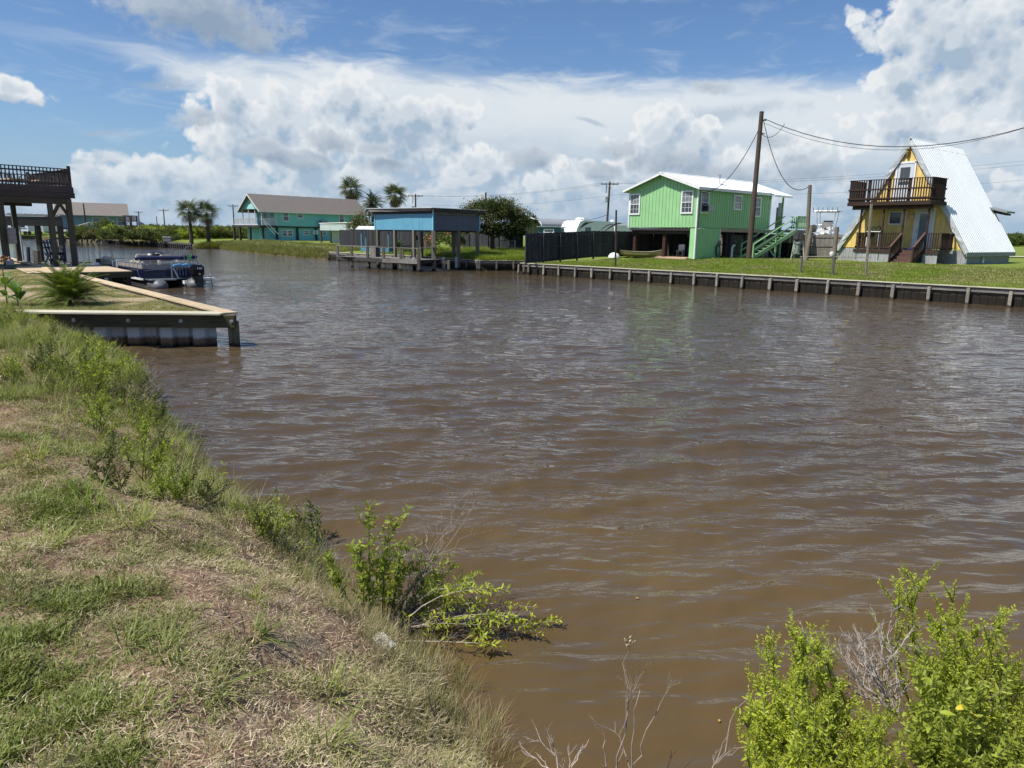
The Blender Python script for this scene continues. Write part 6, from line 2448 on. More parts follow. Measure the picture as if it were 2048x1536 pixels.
# ------------------------------------------------------------------ utility poles and long lines
def upole(px, ptop, dep, arm, label, name='utility_pole', transformer=False, r=.15, zg=1.2, lean=0):
    b_ = D(px, 470, dep)
    t_ = D(px, ptop, dep)
    o = thing(name, label, 'utility pole', (b_.x, b_.y, zg), 0, 'utility poles along the far road')
    h = t_.z - zg
    piece(o, 'shaft', lambda mb: mb.tube([(0, 0, -.3), (lean * .5, 0, h * .5), (lean, 0, h)], [r * 1.15, r, r * .8], 8), W_POLE)
    if arm:
        beam(o, 'cross_arm', (lean - arm / 2, 0, h - .35), (lean + arm / 2, 0, h - .35), .12, .13, W_POLE)
        for s in (-1, 1):
            beam(o, 'arm_brace', (lean + s * arm * .25, 0, h - .40), (lean, 0, h - 1.1), .04, .04, W_POLE)
            for f_ in (.46, .22):
                piece(o, 'insulator', lambda mb: mb.tube([(lean + s * arm * f_, 0, h - .3), (lean + s * arm * f_, 0, h - .08)], .05, 6), GALV)
    if transformer:
        piece(o, 'transformer', lambda mb: mb.tube([(lean - .38, -.1, h - 2.9), (lean - .38, -.1, h - 2.1)], .24, 10), GALV)
        piece(o, 'fuse', lambda mb: mb.tube([(lean - .45, -.1, h - .5), (lean - .5, -.1, h - 1.6)], .05, 6), BLACK)
    return Vector((b_.x + lean, b_.y, zg + h - .2))


u1 = upole(1212, 363, 105, 2.5, 'utility pole with cross arm and transformer above the travel trailer', transformer=True, lean=.25)
u2 = upole(832, 388, 128, 2.6, 'utility pole with cross arm just above the blue boathouse roof', transformer=True)
u3 = upole(469.5, 409, 175, 2.6, 'thin utility pole with cross arm left of the teal house gable')
u4 = upole(331, 418, 195, 2.8, 'utility pole with cross arm above the hedge, right of the grey-blue house')
u5 = upole(281, 422, 215, 2.6, 'distant utility pole with cross arm beside the brown deck tower')
u6 = upole(971, 385, 100, 0, 'plain utility pole rising behind the crown of the broad tree')
u7 = upole(173.5, 407, 150, 0, 'plain dark pole standing in front of the grey-blue house')
u8 = upole(316, 432, 205, 0, 'short distant pole between two cross-armed poles over the hedge', r=.12)
ur = D(2160, 322, 92)
ur.z -= 0
for j, (dz_, sg) in enumerate(((0, .04), (-.05, -.02), (-1.55, 0))):
    cable(u1 + Vector((-1.1 + 1.1 * j, 0, dz_)), D(2160, 309 + 8.5 * j + (23 if j == 2 else 0), 92), 1.0, .011, ('upper', 'middle', 'lowest')[j] + ' of the three thin power lines running right from the transformer pole', 'power_line', 26, 'power lines over the far lots')
    cable(u2 + Vector((-1.1 + 1.1 * j, 0, dz_)), u1 + Vector((-1.1 + 1.1 * j, 0, dz_)), .8, .012, ('upper', 'middle', 'lowest')[j] + ' of the three power lines between the boathouse pole and the transformer pole', 'power_line', 20, 'power lines over the far lots')
cable(u6 + Vector((0, 0, -.6)), u1 + Vector((-.1, 0, -4.4)), 2.0, .03, 'drooping cable from the plain pole behind the tree to the transformer pole')
cable(Vector((cp.location.x, cp.location.y, 4.6)), u1 + Vector((-.1, 0, -6.5)), 1.1, .028, 'lower service cable from the carport up to the transformer pole')

# ------------------------------------------------------------------ grey-blue house and neighbours at the far left
def far_house(name, label, px0, px1, pyr, pye, dep, wallm, roofm, wh=2.8, zf=2.0, rz=.52, run=4.5, wins=()):
    a, b2 = D(px0, pye, dep), D(px1, pye, dep)
    W_ = (b2 - a).length
    ze, zr = a.z, D(px0, pyr, dep).z
    o = thing(name, label, 'house', (a.x, a.y, 0), rz)
    box(o, 'wall', (W_ / 2, run, ze - wh / 2), (W_ - .6, run * 2 - 1, wh), wallm)
    mb = MB()
    mb.prism([(-.5 * 1, ze - .1), (run, zr), (run * 2 + .5, ze - .1), (run * 2 + .5, ze - .25), (run, zr - .18), (-.5, ze - .25)], 'x', -.3, W_ + .3)
    mb.build('roof', roofm, o)
    mb = MB()
    mb.prism([(0.1, ze - .2), (run * 2 - .1, ze - .2), (run, zr - .25)], 'x', .25, W_ - .25)
    mb.build('gable', wallm, o)
    box(o, 'eave_trim', (W_ / 2, -.52, ze - .18), (W_ + .6, .06, .18), CREAM)
    for u in wins:
        window(o, 'f', W_ * u, ze - 1.35, 1.5, 1.5, off=.48)
    box(o, 'floor_beam', (W_ / 2, .6, ze - wh - .15), (W_ - .6, .3, .3), W_DARK)
    n_ = 6
    for k in range(n_):
        beam(o, 'stilt', (W_ * (k + .3) / n_, .7, .9), (W_ * (k + .3) / n_, .7, ze - wh - .2), .3, .3, W_DARK)
    return o


GB = mat('grey_blue_siding', (.20, .33, .38), .6, .05)
far_house('stilt_house', 'grey-blue house with big brown shingle roof beyond the left bank shrubs', 112, 238, 402, 427.5, 150, GB, SHING, wins=(.55, .66, .90))
far_house('stilt_house', 'small house with reddish-brown roof seen through the left boat lift', 92, 152, 430, 439, 185, GB, mat('red_brown_roof', (.16, .09, .07), .9, .2, 8, .3), wh=2.4, wins=(.3, .7))
q = D(262, 447, 152)
dt = thing('deck_tower', 'small brown raised deck on tall braced legs right of the grey-blue house', 'deck', (q.x, q.y, 1.0), -.2)
for sx in (-.8, .8):
    for sy in (-.8, .8):
        beam(dt, 'leg', (sx, sy, 0), (sx, sy, 4.3), .16, .16, W_BROWN)
box(dt, 'platform', (0, 0, 3.2), (2.1, 2.1, .15), W_BROWN)
for sy in (-1.0, 1.0):
    for k in range(5):
        box(dt, 'rail_board', (0, sy, 3.4 + k * .22), (2.1, .04, .15), W_BROWN)
for sx in (-1.0, 1.0):
    for k in range(5):
        box(dt, 'rail_board', (sx, 0, 3.4 + k * .22), (.04, 2.0, .15), W_BROWN)
beam(dt, 'brace', (-.8, -.8, 2.2), (0, -.8, 3.1), .08, .1, W_BROWN)
beam(dt, 'brace', (.8, -.8, 2.2), (0, -.8, 3.1), .08, .1, W_BROWN)
q = D(276, 452, 150)
t = thing('flag_and_stair', 'dark stair landing with a faded flag beside the brown deck tower', 'stairs', (q.x, q.y, 1.0), 0)
box(t, 'landing', (-.6, 0, 1.6), (2.2, 1.2, .12), W_BROWN)
for xx in (-1.6, .4):
    beam(t, 'leg', (xx, 0, 0), (xx, 0, 1.6), .14, .14, WHITE if xx > 0 else W_BROWN)
piece(t, 'flag', lambda mb: mb.box((.6, 0, 2.7), (1.2, .02, .7), 0, Matrix.Rotation(.4, 3, 'Y')), mat('faded_flag', (.10, .09, .16), .8, .4, 3))
piece(t, 'flag_pole', lambda mb: mb.tube([(.1, 0, 1.6), (.15, 0, 3.4)], .03, 5), GALV)
q = D(155, 452, 140)
t = thing('lean_to', 'white slanting metal lean-to roof on posts below the grey-blue house', 'shed', (q.x, q.y, .9), 0)
mb = MB()
mb.prism([(0, 2.0), (3.2, 2.9), (3.2, 2.8), (0, 1.9)], 'y', -1.5, 1.5)
mb.build('roof', ROOFW, t)
for xx in (.2, 3.0):
    for yy in (-1.3, 1.3):
        beam(t, 'post', (xx, yy, -.3), (xx, yy, 2.0 + xx * .26), .14, .14, W_DARK)

rr_ = random.Random(12)
for i, (px, w, hgt, nm) in enumerate(((38, 7, 3.0, 'first'), (62, 8, 3.1, 'second'), (84, 7.5, 2.9, 'third'), (118, 7, 3.0, 'fourth'))):
    q = D(px, 470, 165 + i * 4)
    t = thing('camper_trailer', 'white camper trailer parked beyond the far dock, ' + nm + ' from the left under the boat lift', 'trailer', (q.x, q.y, 1.0), rr_.uniform(-.3, .1), 'campers on the far left lot')
    box(t, 'body', (0, 0, .5 + hgt / 2), (w, 2.5, hgt - .5), SHELL)
    for k in (-1, 0, 1):
        box(t, 'window', (k * w * .3, -1.27, 2.0), (1.3, .04, .7), BLACK)
    for k in (-.5, .5):
        piece(t, 'wheel', lambda mb: mb.tube([(k, -1.28, .4), (k, -1.0, .4)], .4, 12), BLACK)
    box(t, 'stripe', (0, -1.265, 1.35), (w * .9, .02, .22), mat('teal_stripe', (.08, .22, .24)))
q = D(60, 470, 190)
far_house('marina_building', 'low teal and white building behind the campers at the far left', 84, 132, 446, 450, 195, mat('marina_teal', (.10, .28, .30)), ROOFW, wh=2.2)
fdk = thing('dock', 'low dark dock at the far end of the canal under the left boat lift', 'dock', (0, 0, 0))
pa, pb = G(108, 480, .3), G(196, 480.5, .3)
for k in range(40):
    c = pa.lerp(pb, (k + .5) / 40)
    beam(fdk, 'deck_board', (c.x, c.y, .72), (c.x, c.y + 2.2, .72), .24, .06, W_DARK)
for k in range(9):
    c = pa.lerp(pb, k / 8)
    beam(fdk, 'pile', (c.x, c.y, -.5), (c.x, c.y, 1.1), .25, .25, W_DARK)
beam(fdk, 'face_board', (pa.x, pa.y - .05, .6), (pb.x, pb.y - .05, .6), .06, .3, W_DARK)

# ------------------------------------------------------------------ shrubs along the far bank and the long hedge
SHB = []
for k in range(3):
    r_ = random.Random(40 + k)
    bl = [(r_.uniform(-.6, .6), r_.uniform(-.5, .5), .55 + r_.uniform(0, .35), .62, .6, .5) for _ in range(6)]
    o_ = leaf_cloud('shrub_kind', bl, 3000, .115, (L_MID, L_FRESH, L_OLIVE)[k], None, 60 + k, hollow=.45, aspect=1.7)
    COL.objects.unlink(o_)
    SHB.append(o_)
shr = [(205, 452, 128, 3.4, 0, 'dark rounded tree-like shrub in front of the grey-blue house'), (222, 458, 122, 2.6, 1, 'bright green rounded shrub right below the grey-blue house'),
       (168, 466, 118, 2.3, 0, 'mid-green shrub at the water left of the bright rounded one'), (188, 470, 112, 2.0, 2, 'low olive shrub at the water edge behind the lift post'),
       (240, 470, 108, 2.3, 0, 'green shrub behind the left end of the old stakes'), (265, 468, 110, 2.1, 2, 'olive shrub behind the middle of the old stakes'),
       (290, 456, 125, 2.6, 1, 'pale wispy shrub right of the stair landing'), (150, 474, 122, 1.9, 2, 'olive shrub left of the lift post by the water'),
       (212, 475, 104, 1.7, 0, 'low green shrub just above the first stakes'), (300, 470, 106, 1.9, 0, 'green shrub at the right end of the bank shrubs')]
for (px, py, dep, s_, k, lb) in shr:
    q = D(px, py, dep)
    t = thing('shrub', lb, 'shrub', (q.x, q.y, .75), random.uniform(0, 6), 'shrubs along the far left bank')
    f_o = share(SHB[k], 'foliage', t, (0, 0, 0), (0, 0, 0), (s_ * .8, s_ * .8, s_ * .72))
    f_o['kind'] = 'stuff'
    limbs('limbs', (0, 0, -.1), [(s_ * .4 * math.cos(a), s_ * .4 * math.sin(a), s_ * .7) for a in (0, 1.3, 2.6, 3.9, 5.2)], .05, BARK, t, px)
pts, scs, rts = [], [], []
r_ = np.random.default_rng(8)
for k in range(520):
    f_ = r_.random()
    px = 290 + f_ * 440
    dep = 118 + f_ * 18 + r_.random() * 45
    q = D(px, 470, dep)
    pts.append((q.x, q.y, 1.0))
    s_ = r_.uniform(1.0, 1.6) + (dep - 118) * .010
    scs.append((s_, s_, s_ * .95))
    rts.append((0, 0, r_.uniform(0, 6)))
for k in range(150):
    f_ = r_.random()
    px = 150 + 200 * f_
    q = D(px, 470, (118 - 12 * f_) + r_.random() * 12)
    pts.append((q.x, q.y, .75))
    s_ = r_.uniform(.7, 1.35) * (1.15 - .5 * f_)
    scs.append((s_, s_, s_))
    rts.append((0, 0, r_.uniform(0, 6)))
scatter('hedge', pts, rts, scs, SHB, 'long thick hedge of salt shrubs across the flat land behind the palms', idx=r_.choice(3, len(pts), p=(.6, .15, .25)))
pts, scs, rts = [], [], []
for k in range(260):
    px = 1985 + r_.random() * 230
    dep = 230 + r_.random() * 80
    q = D(px, 470, dep)
    pts.append((q.x, q.y, 1.0))
    s_ = r_.uniform(1.8, 3.4)
    scs.append((s_, s_, s_))
    rts.append((0, 0, r_.uniform(0, 6)))
scatter('thicket', pts, rts, scs, SHB, 'dark green thicket on the horizon right of the yellow cottage', idx=r_.choice(3, len(pts), p=(.7, 0, .3)))
# thin tree line far away
pts, scs, rts = [], [], []
for k in range(700):
    a = rad(-60 + 120 * r_.random())
    dep = 600 + r_.random() * 300
    pts.append((math.tan(a) * dep, dep, .8))
    s_ = r_.uniform(2.5, 4.5)
    scs.append((s_ * 2.5, s_ * 2.5, s_))
    rts.append((0, 0, r_.uniform(0, 6)))
scatter('tree_line', pts, rts, scs, SHB, 'thin line of low trees along the horizon', idx=r_.choice(3, len(pts), p=(.8, 0, .2)))

# grass cover on the far lots: short lawn, rank yellow-green grass by the tree, fringe on the eroded bank
TF_S = [tuft('far_tuft', G_LUSH, 10, .085, .16, .022, .6, seed=k, seg=2) for k in range(3)]
TF_R = [tuft('rank_tuft', G_BRIGHT, 30, .62, .34, .035, .7, seed=10 + k) for k in range(3)]
TF_B = [tuft('bank_tuft', G_DULL, 26, .40, .30, .035, .8, seed=20 + k) for k in range(2)] + [tuft('bank_tuft', G_BRIGHT, 22, .32, .30, .035, .8, seed=25)]


def rnd_area(n, px0, px1, pyA, pyB, z=1.0):
    out = []
    for _ in range(n):
        px = r_.uniform(px0, px1)
        f_ = r_.random()
        py = pyA(px) * (1 - f_) + pyB(px) * f_ if callable(pyA) else r_.uniform(pyA, pyB)
        q = G(px, py, z)
        out.append((q.x, q.y))
    return out


def strip(n, i0, i1, d0, d1, nd=CN):
    """points over shore segments i0..i1, between d0 and d1 metres inland"""
    out = []
    segs = [(S[i], S[i + 1]) for i in range(i0, i1)]
    Ls = np.array([np.linalg.norm(b2 - a) for a, b2 in segs])
    ch = r_.choice(len(segs), n, p=Ls / Ls.sum())
    for c in ch:
        a, b2 = segs[c]
        t_ = r_.random()
        d = d0 + (d1 - d0) * r_.random()
        out.append((a[0] + (b2[0] - a[0]) * t_ + nd.x * d, a[1] + (b2[1] - a[1]) * t_ + nd.y * d))
    return out


# right lawn (keep off the slab)
P = []
for (x, y) in [(BK_A + BK_D * (r_.random() * 40) + CN * (.12 + 13 * r_.random() ** 1.1))[:2] for _ in range(42000)]:
    P.append((x, y, far_h(x, y) - .01))
P = np.array(P)
s_ = r_.uniform(.7, 1.5, len(P))
TF_S += [tuft('far_tuft', G_DULL, 10, .085, .16, .022, .6, seed=k, seg=2) for k in range(3)]
ix_ = np.where(fbm(P[:, 0] * .5, P[:, 1] * .5, 4) + r_.normal(size=len(P)) * .05 > .55, 3, 0) + r_.integers(0, 3, len(P))
scatter('lawn_grass', P, np.stack([r_.normal(size=len(P)) * .1, r_.normal(size=len(P)) * .1, r_.uniform(0, 6.28, len(P))], 1), s_, TF_S, 'short green lawn grass above the far bulkhead', idx=ix_)
P = [(x, y, far_h(x, y) - .02 + (.55 if False else 0)) for x, y in strip(6500, 4, 6, .2, 13)]
P += [(x, y, far_h(x, y) - .02) for x, y in strip(2500, 5, 8, .3, 9)]
P = np.array(P)
keep = ~((P[:, 0] > f0.x - .6) & (P[:, 1] < f0.y + 3))
P = P[keep]
scatter('rank_grass', P, np.stack([r_.normal(size=len(P)) * .12, r_.normal(size=len(P)) * .12, r_.uniform(0, 6.28, len(P))], 1), r_.uniform(.35, 1.0, len(P)) * (0.6 + .9 * fbm(P[:, 0] * .4, P[:, 1] * .4, 2)), TF_R, 'rank yellow-green grass and weeds around the broad tree')
P = [(x, y, max(.05, min(far_h(x, y), 9) - .03 if d_ > 1.2 else .62 * min(1, d_ / .9) ** .8)) for d_, (x, y) in [(d_, w__) for d_ in (.15, .4, .7, 1.0, 1.4, 2.2, 3.5, 6.0) for w__ in strip(800, 9, 14, d_, d_ + .3)]]
P = np.array(P)
scatter('bank_grass', P, np.stack([r_.normal(size=len(P)) * .2, r_.normal(size=len(P)) * .2, r_.uniform(0, 6.28, len(P))], 1), r_.uniform(.7, 1.5, len(P)), TF_B, 'ragged grass fringe on the eroded far bank')

# ================================================================== near bulkhead of white vinyl sheet piles
VINYL = mat('white_vinyl_pile', (0.40, 0.42, 0.46), .45, .08, 2.5, .05, rnd=.04)
m, b, p, out = _base('stained_vinyl_pile')
co = obj_coord(b, False)
gz = b.sep(b.add('ShaderNodeNewGeometry').outputs['Position'])
n1 = b.noise(b.v('MULTIPLY', b.add('ShaderNodeNewGeometry').outputs['Position'], (5, 5, 1.2)), 2.0, 6.0, .65)
zz = b.m('MULTIPLY_ADD', b.m('SUBTRACT', n1, .5), .16, gz[2])
c = b.mix(b.ss(zz, .16, .26, 1.0, 0.0), (.50, .53, .58, 1), (.16, .10, .06, 1))
c = b.mix(b.ss(zz, .02, .12, 1.0, 0.0), c, (.012, .009, .007, 1))
n2 = b.noise(co, 3.0, 6.0, .7)
c = b.mix(b.ss(n2, .55, .8, 0, .5), c, (.2, .17, .13, 1))
b.l.new(c, p.inputs['Base Color'])
p.inputs['Roughness'].default_value = .5
M_PILE = m
nbk = thing('bulkhead', 'near white vinyl bulkhead with heavy timber beam and pale cap at the left', 'bulkhead', (FRONT_L.x, FRONT_L.y, 0), math.atan2(CORNER.y - FRONT_L.y, CORNER.x - FRONT_L.x))
LF = (CORNER - FRONT_L).length
PER = .735
k = 0
x = LF - .38
while x > 0.2:
    x0 = x - PER
    prof = [(0, .16), (.10, .16), (.13, .10), (.15, .16), (.20, .15), (.26, .0), (.26 + .26, .0), (.58, .15), (PER - .004, .16)]
    V_, F_ = [], []
    for (u, w) in prof:
        for zq in (-.8, .55):
            V_.append((x0 + u, w, zq))
    for i in range(len(prof) - 1):
        F_.append((2 * i, 2 * i + 2, 2 * i + 3, 2 * i + 1))
    nq = len(V_)
    V2 = [(v[0], v[1] + .012, v[2]) for v in V_]
    mb = MB()
    mb.add(V_, F_)
    mb.add(V2, [f[::-1] for f in F_])
    mb.build('sheet_pile', M_PILE, nbk, fix=False)
    x -= PER
beam(nbk, 'wale_beam', (-.10, -.085, .612), (LF + .16, -.085, .612), .14, .29, W_TREAT)
beam(nbk, 'cap_board', (-.15, -.03, .785), (LF - .12, -.03, .785), .44, .045, W_CAP)
beam(nbk, 'corner_post', (LF + .06, .03, -.9), (LF + .06, .03, .60), .20, .20, wood('wet_corner_post', (.12, .11, .07), wet=.12))
for px in (72, 152, 260, 365, 467):
    u = LF * (px - 20) / (459 - 20)
    piece(nbk, 'bolt', lambda mb: (mb.tube([(u, -.150, .62), (u, -.166, .62)], .042, 14), mb.tube([(u, -.166, .62), (u, -.19, .62)], .018, 6)), mat('zinc_bolt', (.42, .42, .40), .45, .1, metal=.3))
# canal-side run
cs = thing('bulkhead', 'canal-side bulkhead with long pale cap running away from the near corner', 'bulkhead', (CORNER.x, CORNER.y, 0), math.atan2(L_D.y, L_D.x))
xx = -.05
k = 0
while xx < 60:
    L_ = 4.8
    beam(cs, 'cap_board', (xx, .0, .79 + .004 * (k % 2)), (xx + L_ - .015, .0, .79 + .004 * (k % 2)), .34, .045, W_NEW)
    beam(cs, 'wale_beam', (xx + .4, .10, .63), (xx + L_ - .02, .10, .63), .10, .24, W_TREAT)
    xx += L_
    k += 1
for k in range(30):
    beam(cs, 'bulkhead_post', (1.4 + k * 2.0, .06, -.8), (1.4 + k * 2.0, .06, .55), .16, .16, W_PILE)
for k in range(60):
    box(cs, 'sheet_pile', (1.3 + k * 1.0, .20 + .04 * (k % 2), 0), (.98, .05, 1.3), M_PILE)

# ================================================================== pale timber dock
dA, dB, dC, dD2 = G(264, 543.5, .75), G(178, 542, .75), G(150, 531, .75), G(203, 531, .75)
nd = thing('dock', 'small dock of new pale boards beside the pontoon boat', 'dock', (dA.x, dA.y, 0), math.atan2((dD2 - dA).y, (dD2 - dA).x))
Ln = (dD2 - dA).length
wd = 3.9
nb_ = int(Ln / .148)
for k in range(nb_):
    beam(nd, 'deck_board', (.07 + k * .148, 0, .765), (.07 + k * .148, wd, .765), .14, .035, W_NEW)
beam(nd, 'fascia_board', (-.02, -.02, .63), (-.02, wd, .63), .05, .24, W_TREAT)
beam(nd, 'fascia_board', (-.02, -.03, .63), (Ln, -.03, .63), .05, .24, W_TREAT)
beam(nd, 'fascia_board', (Ln, -.02, .63), (Ln, wd, .63), .05, .24, W_TREAT)
for yy in (.15, 1.3, 2.5):
    for xx in (.12, Ln * .45, Ln * .9):
        beam(nd, 'pile', (xx, yy, -1.0), (xx, yy, .72), .19, .19, W_DARK)
beam(nd, 'pile', (Ln + .15, .1, -1.0), (Ln + .15, .1, 1.1), .2, .2, W_TREAT)
for i in (.3, 2.2):
    beam(nd, 'cross_beam', (.1, i, .48), (Ln - .1, i, .48), .07, .2, W_DARK)
t = piece(None, 'dock_cleat', lambda mb: (mb.lathe([(.10, 0), (.12, .06), (.06, .14), (.01, .15)], seg=10),), WHITE, smooth=True)
qq = Matrix.Translation(nd.location) @ Matrix.Rotation(nd.rotation_euler.z, 4, 'Z') @ Vector((Ln * .93, .25, .78))
t.location = qq
tag(t, 'small white cap on the far corner of the pale dock', 'cap')

# ================================================================== raised deck over the boat lift, far left
LX, LY = -22.0, 36.3
ld_ = thing('lift_deck', 'dark raised timber deck with railing on tall posts at the left edge', 'deck', (LX, LY, 0), math.atan2(-.75, -.66))
# local X runs to the near left, local Y runs ... away along the canal is local -Y
W_LD = wood('dark_umber_deck_wood', (0.060, 0.048, 0.048), var=.35)
W_LP = wood('greenish_dark_post_wood', (0.070, 0.066, 0.050), var=.3)
LL, DP = 9.0, -6.5
zf0, zf1, zr = 4.08, 4.63, 5.52
beam(ld_, 'fascia_board', (-.15, .06, zf0 + .13), (LL, .06, zf0 + .13), .05, .26, W_LD)
beam(ld_, 'fascia_board', (-.05, .06, zf0 + .41), (LL, .06, zf0 + .41), .05, .28, W_LD)
beam(ld_, 'fascia_board', (-.10, .05, zf0 + .27), (-.10, DP, zf0 + .27), .05, .52, W_LD)
beam(ld_, 'support_beam', (.05, -.05, zf0 - .15), (LL, -.05, zf0 - .15), .12, .30, W_LP)
beam(ld_, 'support_beam', (.05, DP + .3, zf0 - .15), (LL, DP + .3, zf0 - .15), .12, .30, W_LP)
for k in range(12):
    beam(ld_, 'joist', (.4 + k * .75, -.12, zf0 + .12), (.4 + k * .75, DP, zf0 + .12), .05, .24, W_LD)
for k in range(44):
    beam(ld_, 'deck_board', (-.05, -.08 - k * .148, zf1 - .03), (LL, -.08 - k * .148, zf1 - .03), .14, .035, W_GREY)
for xx, w_ in ((.12, .23), (.95, .21), (3.0, .26), (3.9, .26), (6.0, .25), (8.5, .25)):
    zb_ = -.6
    beam(ld_, 'post', (xx + (.0 if xx < .5 else .0), -.10, zb_), (xx, -.10, zf0 - .02), w_, w_, W_LP)
for xx in (.95, 3.9, 6.8):
    beam(ld_, 'post', (xx, DP + .3, -.8), (xx, DP + .3, zf0 - .3), .22, .22, W_LP)
beam(ld_, 'knee_brace', (.95, -.1, zf0 - 1.0), (.55, -.1, zf0 - .3), .06, .16, W_LP)
beam(ld_, 'knee_brace', (.12, -.1, zf0 - .95), (.5, -.1, zf0 - .3), .05, .14, W_LP)
rail_run(ld_, (0.0, 0), (LL, 0), zr - .05, zf1 + .12, W_LD, .155, mid=(), bw=.045, top_w=.10)
beam(ld_, 'mid_rail', (0, -.03, zr - .22), (LL, -.03, zr - .22), .04, .07, W_LD)
rail_run(ld_, (0.0, 0), (0, DP), zr - .05, zf1 + .12, W_LD, .155, mid=(), bw=.045, top_w=.10)
rail_run(ld_, (0.0, DP), (LL, DP), zr - .05, zf1 + .12, W_LD, .155, mid=(), bw=.045, top_w=.10)
for xx in (.0, 3.35, 6.7):
    beam(ld_, 'rail_post', (xx, .03, zf1 - .3), (xx, .03, zr + .10), .13, .13, W_LD)
beam(ld_, 'rail_post', (.0, DP, zf1 - .3), (.0, DP, zr + .10), .13, .13, W_LD)


def lwl(x, y, z):
    return Matrix.Translation(ld_.location) @ Matrix.Rotation(ld_.rotation_euler.z, 4, 'Z') @ Vector((x, y, z))


# switch boxes on the posts
t = piece(None, 'switch_box', lambda mb: mb.box((0, 0, 0), (.34, .2, .75)), STEEL, bevel=.015)
t.location = lwl(2.75, .16, 2.25)
t.rotation_euler = ld_.rotation_euler
tag(t, 'grey electric box on the second big post under the raised deck', 'electric box')
t = thing('meter_housing', 'rounded pale meter housing low on the left post of the raised deck', 'meter box', lwl(2.95, .14, 1.0), ld_.rotation_euler.z)
piece(t, 'housing', lambda mb: mb.lathe([(.16, -.12), (.17, .0), (.15, .12), (.08, .18), (.01, .19)], seg=12), mat('pale_grey_housing', (.32, .33, .33), .5), smooth=True)
piece(t, 'panel', lambda mb: mb.box((0, .02, -.5), (.42, .12, .75)), mat('green_grey_panel', (.10, .13, .11), .6))
# chairs seen through the railing
for i, (xx, lb) in enumerate(((.9, 'low lounge chair with curved arms behind the railing near its right corner'), (2.1, 'low lounge chair with curved arms behind the middle of the railing'))):
    t = thing('lounge_chair', lb, 'chair', lwl(xx, -.8, zf1), ld_.rotation_euler.z + .2, 'lounge chairs on the raised deck')
    for sx in (-.45, .45):
        piece(t, 'arm_frame', lambda mb: mb.tube([(sx, -.5, .05), (sx, -.45, .4), (sx, -.1, .52), (sx, .4, .4), (sx, .6, .1)], .025, 6), BLACK)
    piece(t, 'seat', lambda mb: mb.box((0, .1, .25), (.85, .9, .06)), W_NEW)
    piece(t, 'backrest', lambda mb: [mb.box((-.36 + .18 * k, -.48, .45), (.03, .03, .3)) for k in range(5)], BLACK)

# neighbouring covered slip behind, with scalloped metal roof edge
t = thing('covered_slip', 'dark low boat shelter with ribbed metal roof behind the raised deck', 'boathouse', (0, 0, 0))
sa, sb2 = D(24, 429, 46), D(124, 431.5, 46)
for k in range(10):
    c = sa.lerp(sb2, k / 9.0) + Vector((0, 0, 0))
    box(t, 'roof_rib', (c.x, c.y + .3, c.z + .03), (.10, 1.6, .07), STEEL)
mid = (sa + sb2) / 2
box(t, 'roof', (mid.x, mid.y + .3, mid.z - .02), ((sb2 - sa).length + .4, 1.6, .05), STEEL)
box(t, 'fascia_board', (mid.x, mid.y - .4, mid.z - .38), ((sb2 - sa).length + .4, .06, .58), BLACK)
for px in (40, 77, 105, 122):
    c = D(px, 470, 46)
    beam(t, 'post', (c.x, c.y, -.8), (c.x, c.y, mid.z - .1), .26 if px != 40 else .12, .24 if px != 40 else .12, W_LP if px != 40 else mat('white_tube', (.6, .6, .58), .5))
# low walkway and short piles under the raised deck
wk = thing('dock', 'dark low walkway under the raised deck carrying the blue chair', 'dock', (0, 0, 0))
wa, wb = G(36, 526, .62), G(142, 527.5, .62)
for k in range(50):
    c = wa.lerp(wb, (k + .5) / 50)
    beam(wk, 'deck_board', (c.x, c.y, .64), (c.x + .3, c.y + 1.6, .64), .13, .04, W_DARK)
beam(wk, 'face_board', (wa.x, wa.y - .04, .45), (wb.x, wb.y - .04, .45), .06, .42, STEEL)
for k in range(6):
    c = wa.lerp(wb, k / 5)
    beam(wk, 'pile', (c.x, c.y + .3, -.8), (c.x, c.y + .3, .6), .2, .2, W_DARK)
for (px, py, pt, w_, lb, mm) in ((73, 530, 500, .26, 'short square timber pile left of the blue chair', W_PILE), (99, 531, 516, .10, 'short thin white pipe in front of the blue chair', mat('white_tube', (.6, .6, .58), .5)),
                                 (107, 532, 517, .14, 'short pale timber stub right of the thin white pipe', W_NEW), (56, 526, 494, .14, 'dark thin pile near the left end of the walkway', W_DARK), (124, 528, 504, .10, 'short pale stake between the blue chair and the deck post', W_PALE)):
    q = G(px, py, .55)
    tp = D(px, pt, q.y)
    o_ = beam(None, 'mooring_pile', (q.x, q.y, -.6), (tp.x, tp.y, tp.z), w_, w_, mm)
    tag(o_, lb, 'pile')

# blue tall chair
NAVY = mat('navy_painted_wood', (.016, .022, .075), .5, .15)
q = G(107, 528, .66)
bcx = thing('adirondack_chair', 'tall dark blue slatted chair standing on the dark walkway', 'chair', (q.x, q.y + .2, .66), rad(50))
for sx in (-.34, .34):
    beam(bcx, 'front_leg', (sx, -.38, 0), (sx, -.38, .82), .05, .12, NAVY)
    beam(bcx, 'rear_leg', (sx, .62, 0), (sx, -.38, .62), .04, .12, NAVY)
    beam(bcx, 'armrest', (sx * 1.1, -.48, .85), (sx * 1.1, .42, .85), .13, .035, NAVY)
    beam(bcx, 'brace', (sx, -.35, .12), (sx, .5, .62), .04, .09, NAVY)
for k in range(5):
    beam(bcx, 'seat_slat', (-.36, -.38 + k * .13, .64 - k * .035), (.36, -.38 + k * .13, .64 - k * .035), .11, .03, NAVY)
for k in range(5):
    xx = -.28 + k * .14
    beam(bcx, 'back_slat', (xx, .20, .52), (xx * 1.1, .56, 1.36 - abs(k - 2) * .035), .10, .03, NAVY)
